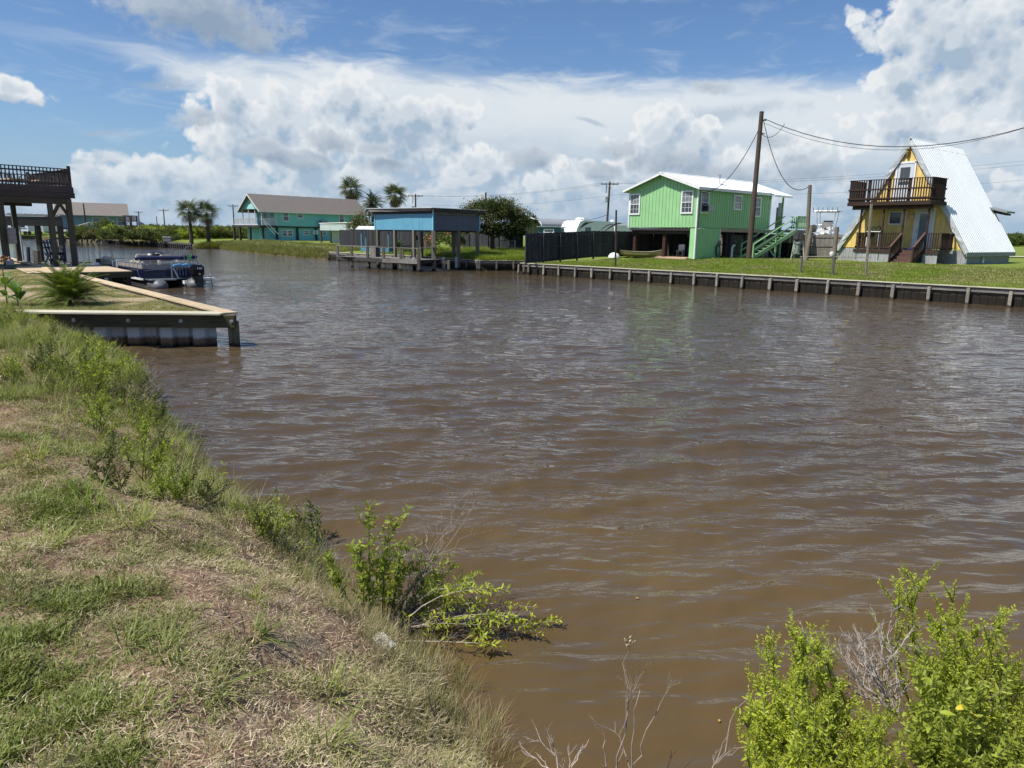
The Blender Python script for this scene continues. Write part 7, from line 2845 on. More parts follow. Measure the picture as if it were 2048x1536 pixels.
for zz in (.9, 1.15):
    beam(bcx, 'back_rail', (-.38, .27 + (zz - .6) * .42, zz), (.38, .27 + (zz - .6) * .42, zz), .03, .08, NAVY)
beam(bcx, 'foot_bar', (-.36, -.40, .25), (.36, -.40, .25), .04, .1, NAVY)

# ================================================================== pontoon boat
pA, pB = G(287, 557, .42), G(394, 555, .42)
pd_ = (pB - pA).normalized()
prz = math.atan2(pd_.y, pd_.x) + .16
PW = (pB - pA).length
pb_ = thing('pontoon_boat', 'pontoon boat with navy and silver panels, beige seats and folded navy canopy', 'boat', (pA.x, pA.y, 0), prz)
PL = 6.7
NAVP = mat('navy_gloss_panel', (.006, .010, .045), .18, .1, 2, .0)
GRYP = mat('dark_silver_panel', (.12, .13, .15), .22, .1, 2, .0, metal=.3)
TUBE = mat('dull_grey_pontoon', (.13, .135, .14), .5, .25, 4, .1)
BEIG = mat('beige_vinyl', (.46, .42, .36), .5, .06, 3, .05)
BEIP = mat('taupe_panel', (.27, .25, .23), .4, .06, 3, .02)
ALU = mat('brushed_aluminium', (.30, .31, .33), .35, .1, 5, .04, metal=.7)
CANV = mat('navy_canvas', (.008, .013, .06), .8, .2, 3, .5)
for cx_ in (.42, PW - .42):
    piece(pb_, 'pontoon_tube', lambda mb: mb.tube([(cx_, -.98, .14), (cx_, -.90, .12), (cx_, -.72, .10), (cx_, PL - .9, .10), (cx_, PL - .2, .18), (cx_, PL + .25, .30)], [.05, .22, .33, .33, .26, .05], 18), TUBE, smooth=True)
    piece(pb_, 'tube_strake', lambda mb: [mb.box((cx_ + s * .33, PL / 2 - .5, .12), (.03, PL - 1.4, .03)) for s in (-1, 1)], ALU)
box(pb_, 'deck', (PW / 2, PL / 2, .40), (PW + .04, PL, .07), ALU)
box(pb_, 'deck_edge', (0, PL / 2, .385), (.05, PL, .10), WHITE)
box(pb_, 'swim_platform', (PW * .25, -.36, .40), (PW * .5 - .1, .72, .06), ALU)
box(pb_, 'swim_platform', (PW - .02, -.40, .40), (.85, .8, .06), WHITE)
z0, zm, z1 = .44, .90, 1.13


def side_panel(name, p, q, za, zb_, m_):
    beam(pb_, name, (p[0], p[1], (za + zb_) / 2), (q[0], q[1], (za + zb_) / 2), .03, zb_ - za, m_)


# port side: dark silver forward, navy aft; taupe band and rails above
side_panel('side_panel', (0, PL), (0, 3.6), z0, zm, GRYP)
side_panel('side_panel', (0, 3.595), (0, 0), z0, zm, NAVP)
side_panel('side_band', (0, PL), (0, 4.45), zm + .015, z1 - .04, BEIP)
side_panel('side_band', (0, 3.75), (0, 0), zm + .015, z1 - .04, BEIP)
side_panel('side_panel', (PW, PL), (PW, 0), z0, zm, NAVP)
side_panel('side_band', (PW, PL), (PW, 0), zm + .015, z1 - .04, BEIP)
side_panel('stern_panel', (0, 0), (1.15, 0), z0, zm, NAVP)
side_panel('stern_panel', (PW - .72, 0), (PW, 0), z0, zm, NAVP)
side_panel('stern_panel', (1.152, .02), (PW - .722, .02), z0, zm - .1, mat('black_gloss', (.01, .01, .013), .2))
side_panel('stern_band', (0, 0), (PW, 0), zm + .015, z1 - .04, BEIP)
side_panel('bow_panel', (0, PL), (PW, PL), z0, zm, GRYP)
for (a, b2) in (((0, 0), (PW, 0)), ((0, 0), (0, 3.75)), ((0, 4.45), (0, PL)), ((PW, 0), (PW, PL)), ((0, PL), (PW, PL))):
    for zz in (z1, zm):
        piece(pb_, 'rail_tube', lambda mb: mb.tube([(a[0], a[1], zz), (b2[0], b2[1], zz)], .022, 6), ALU)
for k in range(12):
    yy = k * PL / 11
    if 3.8 < yy < 4.4:
        continue
    piece(pb_, 'rail_upright', lambda mb: mb.tube([(-.02, yy, zm), (-.02, yy, z1)], .013, 5), ALU)
for k in range(5):
    piece(pb_, 'rail_upright', lambda mb: mb.tube([(k * PW / 4, -.02, zm), (k * PW / 4, -.02, z1)], .018, 5), ALU)
# gate curls
for yy in (3.78, 4.42):
    piece(pb_, 'gate_curl', lambda mb: mb.tube([(-.02, yy, z0 + .1), (-.02, yy, 1.05), (-.02, yy + (.1 if yy > 4 else -.1), 1.13)], .025, 6), WHITE)
# sweeping stripe and letters
def sweep(mb):
    n_ = 16
    vs = []
    for k in range(n_ + 1):
        f_ = k / n_
        yy = 3.9 - f_ * 3.4
        zz = .50 + .33 * f_ ** .6
        w_ = .03 * math.sin(3.0 * f_ + .1) + .008
        vs += [(-.019, yy, zz), (-.019, yy, zz + w_)]
    mb.add(vs, [(2 * k, 2 * k + 1, 2 * k + 3, 2 * k + 2) for k in range(n_)])


piece(pb_, 'side_stripe', sweep, ALU, fix=False)
piece(pb_, 'stern_stripe', lambda mb: mb.add([(.03 + .1 * k, -.0165, .80 + .05 * math.sin(k * .28)) for k in range(11)] + [(.03 + .1 * k, -.0165, .815 + .065 * math.sin(k * .28)) for k in range(11)], [(k, k + 1, k + 12, k + 11) for k in range(10)]), ALU, fix=False)
text_mesh(pb_, 'TX', .14, (-.018, PL - .35, .62), (rad(90), 0, rad(-90)), WHITE)
piece(pb_, 'registration_sticker', lambda mb: mb.box((-.018, PL - .75, .63), (.006, .12, .16)), WHITE)
# seats
for c_, s_ in (((.42, PL - .9, .78), (.6, 1.6, .46)), ((PW - .42, PL - .9, .78), (.6, 1.6, .46)), ((PW - .42, 2.6, .78), (.6, 1.3, .46)), ((.42, 1.1, .78), (.6, 1.9, .46)), ((1.3, .42, .78), (1.2, .6, .46))):
    sp_ = piece(pb_, 'bench_seat', lambda mb: mb.box(c_, s_), BEIG, bevel=.05)
for c_, s_ in (((.12, PL - .9, 1.14), (.16, 1.6, .26)), ((PW - .12, PL - .9, 1.14), (.16, 1.6, .26)), ((.12, 1.1, 1.12), (.16, 1.9, .24)), ((1.3, .14, 1.12), (1.2, .16, .22)), ((PW - .12, 2.6, 1.16), (.16, 1.3, .28))):
    piece(pb_, 'seat_back', lambda mb: mb.box(c_, s_), BEIG, bevel=.05)
for cx_, yy in ((.85, 3.0), (PW - .75, 1.9)):
    h_ = piece(pb_, 'helm_chair', lambda mb: (mb.prism([(cx_ - .34, .85), (cx_ + .34, .85), (cx_ + .36, 1.15), (cx_ + .22, 1.50), (cx_ - .22, 1.50), (cx_ - .36, 1.15)], 'y', yy - .1, yy + .06),), BEIG, bevel=.03)
    piece(h_, 'chair_seat', lambda mb: mb.box((cx_, yy + .28, .88), (.56, .5, .14)), BEIG, bevel=.04)
    piece(h_, 'chair_shell', lambda mb: mb.prism([(cx_ - .27, .9), (cx_ + .27, .9), (cx_ + .28, 1.15), (cx_ + .17, 1.42), (cx_ - .17, 1.42), (cx_ - .28, 1.15)], 'y', yy - .125, yy - .102), BEIP)
cs_ = piece(pb_, 'console', lambda mb: mb.box((PW - .7, 3.35, .95), (.9, .5, .85)), BEIP, bevel=.05)
piece(cs_, 'windscreen', lambda mb: mb.lathe([(.5, 0), (.46, .12), (.30, .25), (.05, .28)], (PW - .8, 3.4, 1.36), 14), BLACK, smooth=True)
piece(cs_, 'steering_wheel', lambda mb: mb.tube([(PW - .75 + .18 * math.cos(a * .524), 3.0, 1.36 + .18 * math.sin(a * .524)) for a in range(13)], .02, 5), WHITE)
# folded canopy in its boot
piece(pb_, 'folded_canopy', lambda mb: mb.tube([(-.12, .55, 1.36), (.1, .52, 1.40), (.8, .5, 1.39), (PW - .6, .5, 1.38), (PW - .1, .5, 1.44), (PW + .12, .5, 1.40)], [.07, .115, .10, .11, .12, .08], 12), CANV, smooth=True)
for sx in (0, PW):
    piece(pb_, 'canopy_strut', lambda mb: (mb.tube([(sx, .05, z1), (sx, .5, 1.36)], .018, 5), mb.tube([(sx, 1.6, z1), (sx, .6, 1.38)], .018, 5)), ALU)
# tow arch, ladder, table with towels, net
piece(pb_, 'tow_arch', lambda mb: mb.tube([(1.05, -.35, .44), (1.05, -.33, 1.05), (1.12, -.3, 1.25), (1.3, -.28, 1.33), (1.95, -.28, 1.33), (2.13, -.3, 1.25), (2.2, -.33, 1.05), (2.2, -.35, .5)], .032, 8), ALU, smooth=True)
piece(pb_, 'tow_arch_brace', lambda mb: (mb.tube([(1.22, -.6, .44), (1.1, -.33, 1.0)], .025, 6), mb.tube([(1.08, -.33, .98), (2.18, -.33, .98)], .025, 6)), ALU)
piece(pb_, 'blue_towel', lambda mb: [mb.box((1.25 + .1 * k, -.1, 1.04 + .02 * (k % 3)), (.11, .22, .10)) for k in range(7)], mat('blue_white_towel', (.16, .38, .60), .8, .6, 22, .2), bevel=.02)
piece(pb_, 'red_blue_ladder', lambda mb: [mb.box((1.35 + k * .12, -.06, .72), (.035, .03, .34)) for k in range(4)], mat('silver_blue_tube', (.18, .22, .42), .3))
lad = piece(pb_, 'boarding_ladder', lambda mb: (mb.tube([(PW + .35 - .55, -.82, -.1), (PW + .35 - .62, -.75, .55), (PW + .35 - .6, -.6, .9), (PW + .35 - .55, -.2, .45)], .024, 6), mb.tube([(PW + .35 - .1, -.82, -.1), (PW + .35 - .14, -.75, .55), (PW + .35 - .12, -.6, .85), (PW + .35 - .08, -.2, .45)], .024, 6)), ALU)
for k in range(4):
    piece(lad, 'rung', lambda mb: mb.tube([(PW + .35 - .57 + 0, -.8, -.02 + k * .17), (PW + .35 - .1, -.8, -.02 + k * .17)], .02, 5), ALU)
piece(pb_, 'side_rail_hoop', lambda mb: mb.tube([(PW + .35 - .72, -.2, .44), (PW + .35 - .72, -.25, .85), (PW + .35 - .72, -.5, .88), (PW + .35 - .72, -.6, .5)], .022, 6), WHITE)
ob2 = piece(pb_, 'outboard_motor', lambda mb: (mb.prism([(-1.02, .56), (-.55, .54), (-.52, .98), (-.68, 1.14), (-.98, 1.10), (-1.08, .88)], 'x', 1.72, 2.16), mb.box((1.94, -.80, .28), (.36, .40, .66)), mb.box((1.94, -.80, -.2), (.12, .34, .4))), mat('gloss_black_motor', (.008, .008, .010), .12, .05), bevel=.05)
text_mesh(ob2, '140', .15, (1.94, -1.083, .93), (rad(78), 0, 0), WHITE)
piece(ob2, 'badge', lambda mb: mb.tube([(1.94, -1.04, .66), (1.94, -1.06, .66)], .05, 12), GALV)
piece(ob2, 'transom_bracket', lambda mb: (mb.box((1.62, -.3, .22), (.22, .4, .16)), mb.tube([(1.55, -.5, .3), (1.65, -.55, 0)], .05, 6), mb.box((2.3, -.3, .2), (.14, .4, .26))), WHITE)
pb_.scale = (1.09, 1.12, .95)
# landing net leaning on the canopy
NETG = mat('lime_net', (.12, .45, .12), .6)
net = thing('landing_net', 'hoop landing net with lime green mesh standing at the stern of the pontoon boat', 'net', Matrix.Translation(pb_.location) @ Matrix.Rotation(prz, 4, 'Z') @ Vector((2.05, -.18, 1.05)), prz)
piece(net, 'hoop', lambda mb: mb.tube([(.26 * math.sin(a * .45) * (1.15 if a < 7 else 1), 0, .36 - .42 * math.cos(a * .45) * 1.0 + .05) for a in range(15)], .014, 5), ALU)
piece(net, 'handle', lambda mb: mb.tube([(0, 0, -.5), (0, 0, 0)], .015, 5), ALU)
piece(net, 'mesh_bag', lambda mb: [mb.tube([(-.13 + .05 * k, 0, .45), (0, .08, .05)], .010, 4) for k in range(6)] + [mb.tube([(-.1, .02, .35 - .09 * k), (.1, .02, .35 - .09 * k)], .007, 4) for k in range(3)], NETG)
t = cable(Matrix.Translation(pb_.location) @ Matrix.Rotation(prz, 4, 'Z') @ Vector((-.02, .4, .46)), Vector((dA.x + .1, dA.y + .3, .78)), .12, .014, 'blue and white mooring line from the pontoon boat to the pale dock', 'mooring_line', 8, m=mat('blue_white_rope', (.35, .45, .6), .8))
t['category'] = 'rope'

# ================================================================== planting on the neighbour's lawn
q = G(140, 606, .74)
pg = thing('pygmy_palm', 'bushy spiky palm on the neighbouring lawn above the near bulkhead', 'palm', (q.x, q.y, .72))
for k in range(84):
    a = k * 2.39996
    f_ = k / 84
    share(PINS, 'frond', pg, (.08 * math.cos(a), .08 * math.sin(a), .10 + .12 * (1 - f_)), (random.uniform(-.5, .5), -rad(82 - 100 * f_ ** 1.1 + random.uniform(-6, 6)), a), random.uniform(.75, 1.15))
piece(pg, 'trunk', lambda mb: mb.tube([(0, 0, -.1), (0, 0, .12)], [.07, .05], 9), BARK)
# two dying fronds on the right
for a in (-.6, -.2):
    share(pin_frond_mesh('frond', L_DEAD, L=.8, n=16, lw_=.16, droop=.7, w=.008), 'dead_frond', pg, (0.1, -.1, .15), (0, rad(2), a), 1.0)


def big_leaf(L, w, curl, m_, name='leaf', par=None):
    n_ = 8
    V_, F_ = [], []
    for k in range(n_ + 1):
        f_ = k / n_
        ww = w * math.sin(min(1, f_ * 1.05 + .05) * 3.1416) ** .7 if 0 < f_ < 1 else .004
        ww = max(ww if isinstance(ww, float) else .004, .004)
        c_ = (L * f_ * math.cos(curl * f_), L * f_ * math.sin(curl * f_ * .2))
        x_, z_ = L * (f_ - .25 * curl * f_ * f_), -L * curl * .55 * f_ * f_
        V_ += [(x_, -ww, z_ + ww * .35), (x_, 0, z_), (x_, ww, z_ + ww * .35)]
    for k in range(n_):
        for j in (0, 1):
            a = 3 * k + j
            F_.append((a, a + 3, a + 4, a + 1))
    o = from_arrays(name, V_, F_, m_, par, smooth=True)
    return o


CAN = leafmat('canna_leaf', (.055, .12, .015), (.14, .24, .035), .35, .4)
for (px, py, hgt, nl, lb, nm) in ((14, 607, .95, 7, 'broad-leaved canna with a dried brown flower stalk at the left edge', 'a'), (36, 610, .62, 7, 'shorter broad-leaved canna just right of the one with the flower stalk', 'b')):
    q = G(px, py, .72)
    t = thing('canna', lb, 'plant', (q.x, q.y, .70), 0, 'cannas on the neighbouring lawn')
    stem = piece(t, 'stem', lambda mb: mb.tube([(0, 0, -.05), (.01, 0, hgt * .5), (.0, 0, hgt * (1.0 if nm == 'a' else .75))], [.02, .015, .01], 6), STEM)
    for k in range(nl):
        a = k * 2.3 + (.3 if nm == 'a' else 1.2)
        lf = big_leaf(random.uniform(.44, .62), random.uniform(.06, .095), random.uniform(.5, 1.1), CAN, 'leaf', t)
        lf.location = (0, 0, hgt * (.12 + .55 * k / nl))
        lf.rotation_euler = (random.uniform(-.3, .3), -rad(random.uniform(35, 72)), a)
    if nm == 'a':
        fs_ = piece(t, 'flower_stalk', lambda mb: mb.tube([(0, 0, hgt * .9), (.01, 0, hgt + .30)], [.008, .006], 5), W_STEP)
        leaf_cloud('dried_flowers', [(0, 0, hgt + .22, .12, .12, .14)], 60, .09, mat('dried_flower', (.38, .20, .12), .8, .3), fs_, 3, hollow=.3)['kind'] = 'stuff'
# short grass on the neighbour's lawn
TN = [tuft('turf_tuft', G_DULL, 12, .045, .09, .010, .8, seed=70 + k, seg=2) for k in range(2)] + [tuft('turf_tuft', G_GREEN, 12, .05, .09, .010, .8, seed=75, seg=2)]
r2 = np.random.default_rng(31)
P = []
X_ = r2.uniform(-22, -6.4, 60000)
Y_ = CORNER.y + .12 + 22 * r2.random(60000) ** 1.5
xe = CORNER.x + L_D.x * (Y_ - CORNER.y) / L_D.y - .3
k_ = (X_ < xe) & (fbm(X_ * .55, Y_ * .8, 4) + .10 * r2.random(60000) > .47) & (X_ > -12.0 - (Y_ - 16) * 1.0)
X_, Y_ = X_[k_][:26000], Y_[k_][:26000]
P = np.stack([X_, Y_, nbr_h(X_, Y_) - .005], 1)
scatter('turf', P, np.stack([r2.normal(size=len(P)) * .15, r2.normal(size=len(P)) * .15, r2.uniform(0, 6.28, len(P))], 1), r2.uniform(.6, 1.3, len(P)), TN, 'thin patchy turf on the neighbouring sandy lawn')

# ================================================================== foreground: turf, thatch, bank grasses, shrubs
r3 = np.random.default_rng(77)
T_A = [tuft('lawn_tuft', G_GREEN, 22, .032, .07, .0055, 1.2, seed=100 + k) for k in range(3)]
T_B = [tuft('lawn_tuft', G_DULL, 20, .028, .07, .0045, 1.3, seed=110 + k) for k in range(3)]
T_C = [tuft('straw_tuft', G_STRAW, 11, .030, .08, .0035, 1.5, seed=120 + k, flat=.75) for k in range(3)]
T_L = [tuft('long_tuft', G_BRIGHT, 34, .40, .10, .008, .95, seed=130 + k, seg=5) for k in range(2)] + [tuft('long_tuft', G_GREEN, 34, .36, .10, .008, 1.0, seed=135, seg=5)]
T_W = [tuft('broad_tuft', G_GREEN, 22, .17, .05, .011, 1.2, seed=140 + k, seg=4) for k in range(2)]
T_S = [tuft('dry_stalks', G_STRAW, 12, .42, .12, .0035, .7, seed=150 + k, seg=4) for k in range(2)]
T_R = [tuft('reed_tuft', G_DULL, 16, .38, .12, .006, .5, seed=160 + k, seg=4) for k in range(2)]


def shore_d(x, y):
    d = seg_dist(x, y, SHORE_NEAR)
    return np.where(inside(x, y, NEAR_POLY), d, -d)


def view_pts(n, py0=600, py1=1640, px0=-120, px1=1150, power=1.0):
    """random ground points, thinning out with distance"""
    ang = r3.uniform(rad(-64), rad(10), n)
    rr2 = 1.4 + 15.5 * r3.random(n) ** 1.9
    return rr2 * np.sin(ang), rr2 * np.cos(ang)


# ---- mown turf with straw and bare soil
N0 = 245000
X_, Y_ = view_pts(N0)
d_ = shore_d(X_, Y_)
k_ = (d_ > .12) & (Y_ < 15.9)
X_, Y_, d_ = X_[k_], Y_[k_], d_[k_]
gn = fbm(X_ * 1.3 + 4, Y_ * 1.3, 3)
fn = fbm(X_ * 4.5, Y_ * 4.5 + 9, 3)
bare = np.clip((1.5 - d_) / 1.2, 0, 1)          # straw-covered shoulder above the slope
green = gn * .40 + fn * .80 - bare * .30 * (Y_ < 6.5)
pick = np.where(green + r3.normal(size=len(X_)) * .07 > .67, 0, np.where(r3.random(len(X_)) < .5, 2, 1))
skip = (fbm(X_ * 4.2 + 31, Y_ * 4.2, 3) + np.clip((1.7 - d_), 0, 1) * .07 * (Y_ < 6) < .475) & (r3.random(len(X_)) < .88)
skip |= (pick == 2) & (r3.random(len(X_)) < .2)
pick = np.where((Y_ < 4.6) & (d_ < 1.25) & (pick == 0) & (r3.random(len(X_)) < .75), 2, pick)
skip |= (Y_ < 4.6) & (d_ < 1.3) & (fbm(X_ * 5, Y_ * 5, 2) < .5)
skip |= (Y_ < 5.2) & (d_ < 1.5) & (d_ > .35) & (fbm(X_ * 1.6 + 3, Y_ * 1.6, 3) > .50) & (r3.random(len(X_)) < .7)
X_, Y_, d_, pick = X_[~skip], Y_[~skip], d_[~skip], pick[~skip]
Zg = near_h(X_, Y_)
idx = pick * 3 + r3.integers(0, 3, len(X_))
sc_ = r3.uniform(.6, 1.35, len(X_)) * np.where(pick == 0, 1.0, .9) * (1 + .03 * np.hypot(X_, Y_))
rot_ = np.stack([r3.normal(size=len(X_)) * .22, r3.normal(size=len(X_)) * .22, r3.uniform(0, 6.28, len(X_))], 1)
scatter('turf', np.stack([X_, Y_, Zg - .004], 1), rot_, sc_, T_A + T_B + T_C, 'mown grass mixed with dry straw on the near bank', idx=idx)
# loose straw thatch
n = 14500
X_, Y_ = view_pts(n)
d_ = shore_d(X_, Y_)
k_ = (d_ > .05) & (d_ < 1.7 + .5 * r3.random(n)) & (Y_ < 9)
X_, Y_ = X_[k_], Y_[k_]
scatter('thatch', np.stack([X_, Y_, near_h(X_, Y_) + .002], 1), np.stack([r3.normal(size=len(X_)) * .2, r3.normal(size=len(X_)) * .2, r3.uniform(0, 6.28, len(X_))], 1), r3.uniform(.7, 1.6, len(X_)), T_C, 'loose dry straw lying along the shoulder of the bank')
# ---- rank slope grass on the left
n = 24000
X_ = r3.uniform(-12.5, -1.0, n)
Y_ = r3.uniform(4.2, 15.9, n)
d_ = shore_d(X_, Y_)
w_ = fbm(X_ * .9, Y_ * .9 + 3, 3)
k_ = (d_ > -.05) & (d_ < .9 + 1.5 * w_ + np.clip((Y_ - 6) * .12, 0, 1.1)) & (r3.random(n) < .30 + .5 * (w_ > .5)) & (Y_ > 3.7 - .63 * X_ + (w_ - .5) * 1.5)
X_, Y_, d_ = X_[k_], Y_[k_], d_[k_]
scatter('bank_grass', np.stack([X_, Y_, near_h(X_, Y_) - .02], 1), np.stack([r3.normal(size=len(X_)) * .18, r3.normal(size=len(X_)) * .18, r3.uniform(0, 6.28, len(X_))], 1),
        r3.uniform(.45, 1.15, len(X_)) * np.where(fbm(X_ * 1.5, Y_ * 1.5, 2) > .5, 1.0, .7), T_L + T_R + T_W + T_S, 'long rank grass on the left slope of the near bank')
# ---- fringe of stalks at the waterline
n = 2600
t_i = r3.integers(8, len(SHORE_NEAR) - 5, n)
A_ = np.array(SHORE_NEAR)[t_i]
B_ = np.array(SHORE_NEAR)[t_i + 1]
f_ = r3.random(n)[:, None]
Pq = A_ * (1 - f_) + B_ * f_
nrm = np.stack([-(B_ - A_)[:, 1], (B_ - A_)[:, 0]], 1)
nrm /= np.linalg.norm(nrm, axis=1)[:, None]
off = r3.uniform(-.12, .50, n)[:, None]
ins = inside(Pq[:, 0] + nrm[:, 0] * .2, Pq[:, 1] + nrm[:, 1] * .2, NEAR_POLY)
nrm = np.where(ins[:, None], nrm, -nrm)
Pq = Pq + nrm * off
Xq, Yq = Pq[:, 0], Pq[:, 1]
keep = r3.random(n) < .45 + .4 * (fbm(Xq * 2, Yq * 2, 2) > .5)
Xq, Yq = Xq[keep], Yq[keep]
scatter('fringe_grass', np.stack([Xq, Yq, np.maximum(near_h(Xq, Yq), -.02) - .01], 1), np.stack([r3.normal(size=len(Xq)) * .15, r3.normal(size=len(Xq)) * .15, r3.uniform(0, 6.28, len(Xq))], 1),
        r3.uniform(.25, .62, len(Xq)), T_S + T_R, 'dry stalks and reeds along the near waterline')

# ---- single grass clumps one can pick out on the mown part
CL = [tuft('grass_clump', G_GREEN, 60, .24, .07, .009, 1.5, seed=200 + k, seg=4) for k in range(3)] + [tuft('grass_clump', G_BRIGHT, 60, .30, .09, .008, 1.3, seed=205 + k, seg=4) for k in range(2)]
clumps = [(655, 1392, 0, 1.0, 'dark green flattened grass clump at the foot of the bank, left of the straw shoulder'), (650, 1490, 1, 1.0, 'green grass clump at the bottom edge below the flattened dark one'),
          (510, 1272, 2, .9, 'grass clump with a dry heart in the middle of the mown bank'), (505, 1200, 3, .62, 'small bright grass tuft near the bare soil, right of the middle'),
          (402, 1108, 3, .65, 'bright tuft where the mown grass meets the long grass'), (330, 1310, 0, .9, 'broad-bladed clump left of the dry-hearted clump'),
          (255, 1290, 1, .9, 'broad-bladed clump farther left on the mown bank'), (420, 1380, 2, .8, 'low clump beside short cut stalks near the bare soil'),
          (95, 1095, 3, .8, 'bright clump at the left edge above the bare hollow'), (60, 920, 4, 1.2, 'large bright grass clump at the left edge of the slope'),
          (180, 1010, 4, 1.15, 'bright leaning grass clump right above the bare hollow'), (270, 1050, 4, 1.1, 'long bright grass clump leaning over the hollow'),
          (300, 990, 3, 1.2, 'tall bright grass clump in front of the leafy bank shrub')]
for (px, py, k, s_, lb) in clumps:
    q = G(px, py, .85)
    z = float(near_h(q.x, q.y))
    for _ in range(3):
        q = G(px, py, z)
        z = float(near_h(q.x, q.y))
    o_ = share(CL[k], 'grass_clump', None, (q.x, q.y, z - .01), (0, 0, random.uniform(0, 6)), s_)
    tag(o_, lb, 'grass', 'grass clumps on the near bank')


# ---- shrubs: branch skeleton with leaves along the shoots
def shoot_shrub(name, label, root, shoots, leafm, leaf=.035, stemm=STEM, seed=0, group=None, spacing=.012, r0=.006, asp=3.1, bare=.25, twig=None, sub=5, sublen=.35, spire=0.0):
    """shoots: list of tip points relative to root"""
    t = thing(name, label, 'shrub', root, 0, group)
    r_ = np.random.default_rng(seed)
    mb = MB()
    P, Dv, Sz = [], [], []

    def grow(p0, p1, rr2, depth, f0):
        L = (p1 - p0).length
        pts_ = []
        k_n = 6
        side = Vector(r_.normal(size=3)) * L * .08
        for k in range(k_n + 1):
            f = k / k_n
            pts_.append(p0.lerp(p1, f) + side * math.sin(f * 3.1) + Vector((0, 0, (L * .10) * math.sin(f * 3.14) if depth == 0 else 0)))
        mb.tube(pts_, [rr2 * (1 - .8 * k / k_n) for k in range(k_n + 1)], 4, cap=False)
        n_ = int(L * (1 - f0) / spacing)
        for j in range(n_):
            f = f0 + (1 - f0) * (j + r_.random()) / n_
            i0 = min(int(f * k_n), k_n - 1)
            ax = (pts_[i0 + 1] - pts_[i0]).normalized()
            c = pts_[i0].lerp(pts_[i0 + 1], f * k_n - i0)
            v = Vector(r_.normal(size=3))
            v = (v - ax * v.dot(ax)).normalized() * 1.0 + ax * r_.uniform(.3, .9)
            v.normalize()
            P.append(c)
            Dv.append(v)
            Sz.append(leaf * r_.uniform(.55, 1.25) * (1 - spire * f))
        if depth < 1 or (depth < 2 and L > .5):
            for j in range(sub):
                f = r_.uniform(.25, .95)
                i0 = min(int(f * k_n), k_n - 1)
                b0 = pts_[i0]
                ax = (p1 - p0).normalized()
                v = Vector(r_.normal(size=3))
                v = (v - ax * v.dot(ax)).normalized() * .6 + ax * .75 + Vector((0, 0, .35))
                grow(b0, b0 + v.normalized() * L * sublen * r_.uniform(.5, 1.1) * (1.35 - f * 1.05), rr2 * .55, depth + 1, .15)
    for tip in shoots:
        grow(Vector((r_.uniform(-.04, .04), r_.uniform(-.04, .04), 0)), Vector(tip), r0, 0, bare)
    mb.build('stems', stemm, t, fix=False)
    n_ = len(P)
    P, Dv, Sz = np.array([tuple(p_) for p_ in P]), np.array([tuple(p_) for p_ in Dv]), np.array(Sz)[:, None]
    S_ = np.cross(Dv, r_.normal(size=(n_, 3)))
    S_ /= np.linalg.norm(S_, axis=1)[:, None]
    Nn = np.cross(Dv, S_)
    V = np.empty((n_, 6, 3))
    W = S_ * Sz / asp / 2
    V[:, 0] = P
    V[:, 1] = P + Dv * Sz * .35 + W
    V[:, 2] = P + Dv * Sz * .75 + W * .7 - Nn * Sz * .06
    V[:, 3] = P + Dv * Sz - Nn * Sz * .16
    V[:, 4] = P + Dv * Sz * .75 - W * .7 - Nn * Sz * .06
    V[:, 5] = P + Dv * Sz * .35 - W
    F = np.arange(n_ * 6).reshape(n_, 6)
    lf = from_arrays('leaves', V.reshape(-1, 3), F, leafm, t)
    lf['kind'] = 'stuff'
    return t


def twigs(name, label, root, tips, r0, m_, seed, cat='twigs', group=None, sub=4):
    t = thing(name, label, cat, root, 0, group)
    rr2 = random.Random(seed)
    mb = MB()

    def grow(p0, p1, r_, depth):
        L = (p1 - p0).length
        pts_ = [p0]
        for k in range(1, 7):
            f = k / 6
            pts_.append(p0.lerp(p1, f) + Vector((rr2.uniform(-1, 1), rr2.uniform(-1, 1), rr2.uniform(-.6, 1))) * L * .045)
        mb.tube(pts_, [r_ * (1 - .7 * k / 6) for k in range(7)], 4, cap=False)
        if depth < 3 and L > .04:
            for j in range(sub if depth == 0 else 3):
                i0 = rr2.randint(1, 5)
                v = (p1 - p0).normalized() + Vector((rr2.uniform(-1, 1), rr2.uniform(-1, 1), rr2.uniform(-.5, .9))) * .75
                grow(pts_[i0], pts_[i0] + v.normalized() * L * rr2.uniform(.25, .55), r_ * .55, depth + 1)
    for tip in tips:
        grow(Vector((0, 0, 0)), Vector(tip), r0, 0)
    mb.build('branches', m_, t, fix=False)
    return t


def rel(px, py, y, root):
    return D(px, py, y) - Vector(root)


# middle bush hanging over the water
rt = G(735, 1235, .12)
rt = Vector((rt.x, rt.y, .05))
tips = [rel(737, 1003, rt.y + .1, rt), rel(700, 1090, rt.y - .1, rt), rel(660, 1105, rt.y, rt), rel(780, 1090, rt.y + .15, rt), rel(720, 1150, rt.y - .25, rt)]
shoot_shrub('bank_shrub', 'leafy shoot cluster with the highest tip over the water, left part of the middle bush', rt, tips, L_FRESH, .045, seed=1, group='bushes hanging over the near water', sub=10, bare=.25, spacing=.009)
rt2 = rt + Vector((.10, .12, -.03))
tips = [rel(818, 1015, rt2.y + .2, rt2), rel(800, 1080, rt2.y + .1, rt2), rel(760, 1120, rt2.y + .1, rt2), rel(840, 1110, rt2.y + .15, rt2)]
shoot_shrub('bank_shrub', 'slender leafy shoots in the centre of the middle bush over the water', rt2, tips, L_FRESH, .042, seed=2, group='bushes hanging over the near water', sub=9, bare=.3, spacing=.009)
rt3 = rt + Vector((.15, .05, -.05))
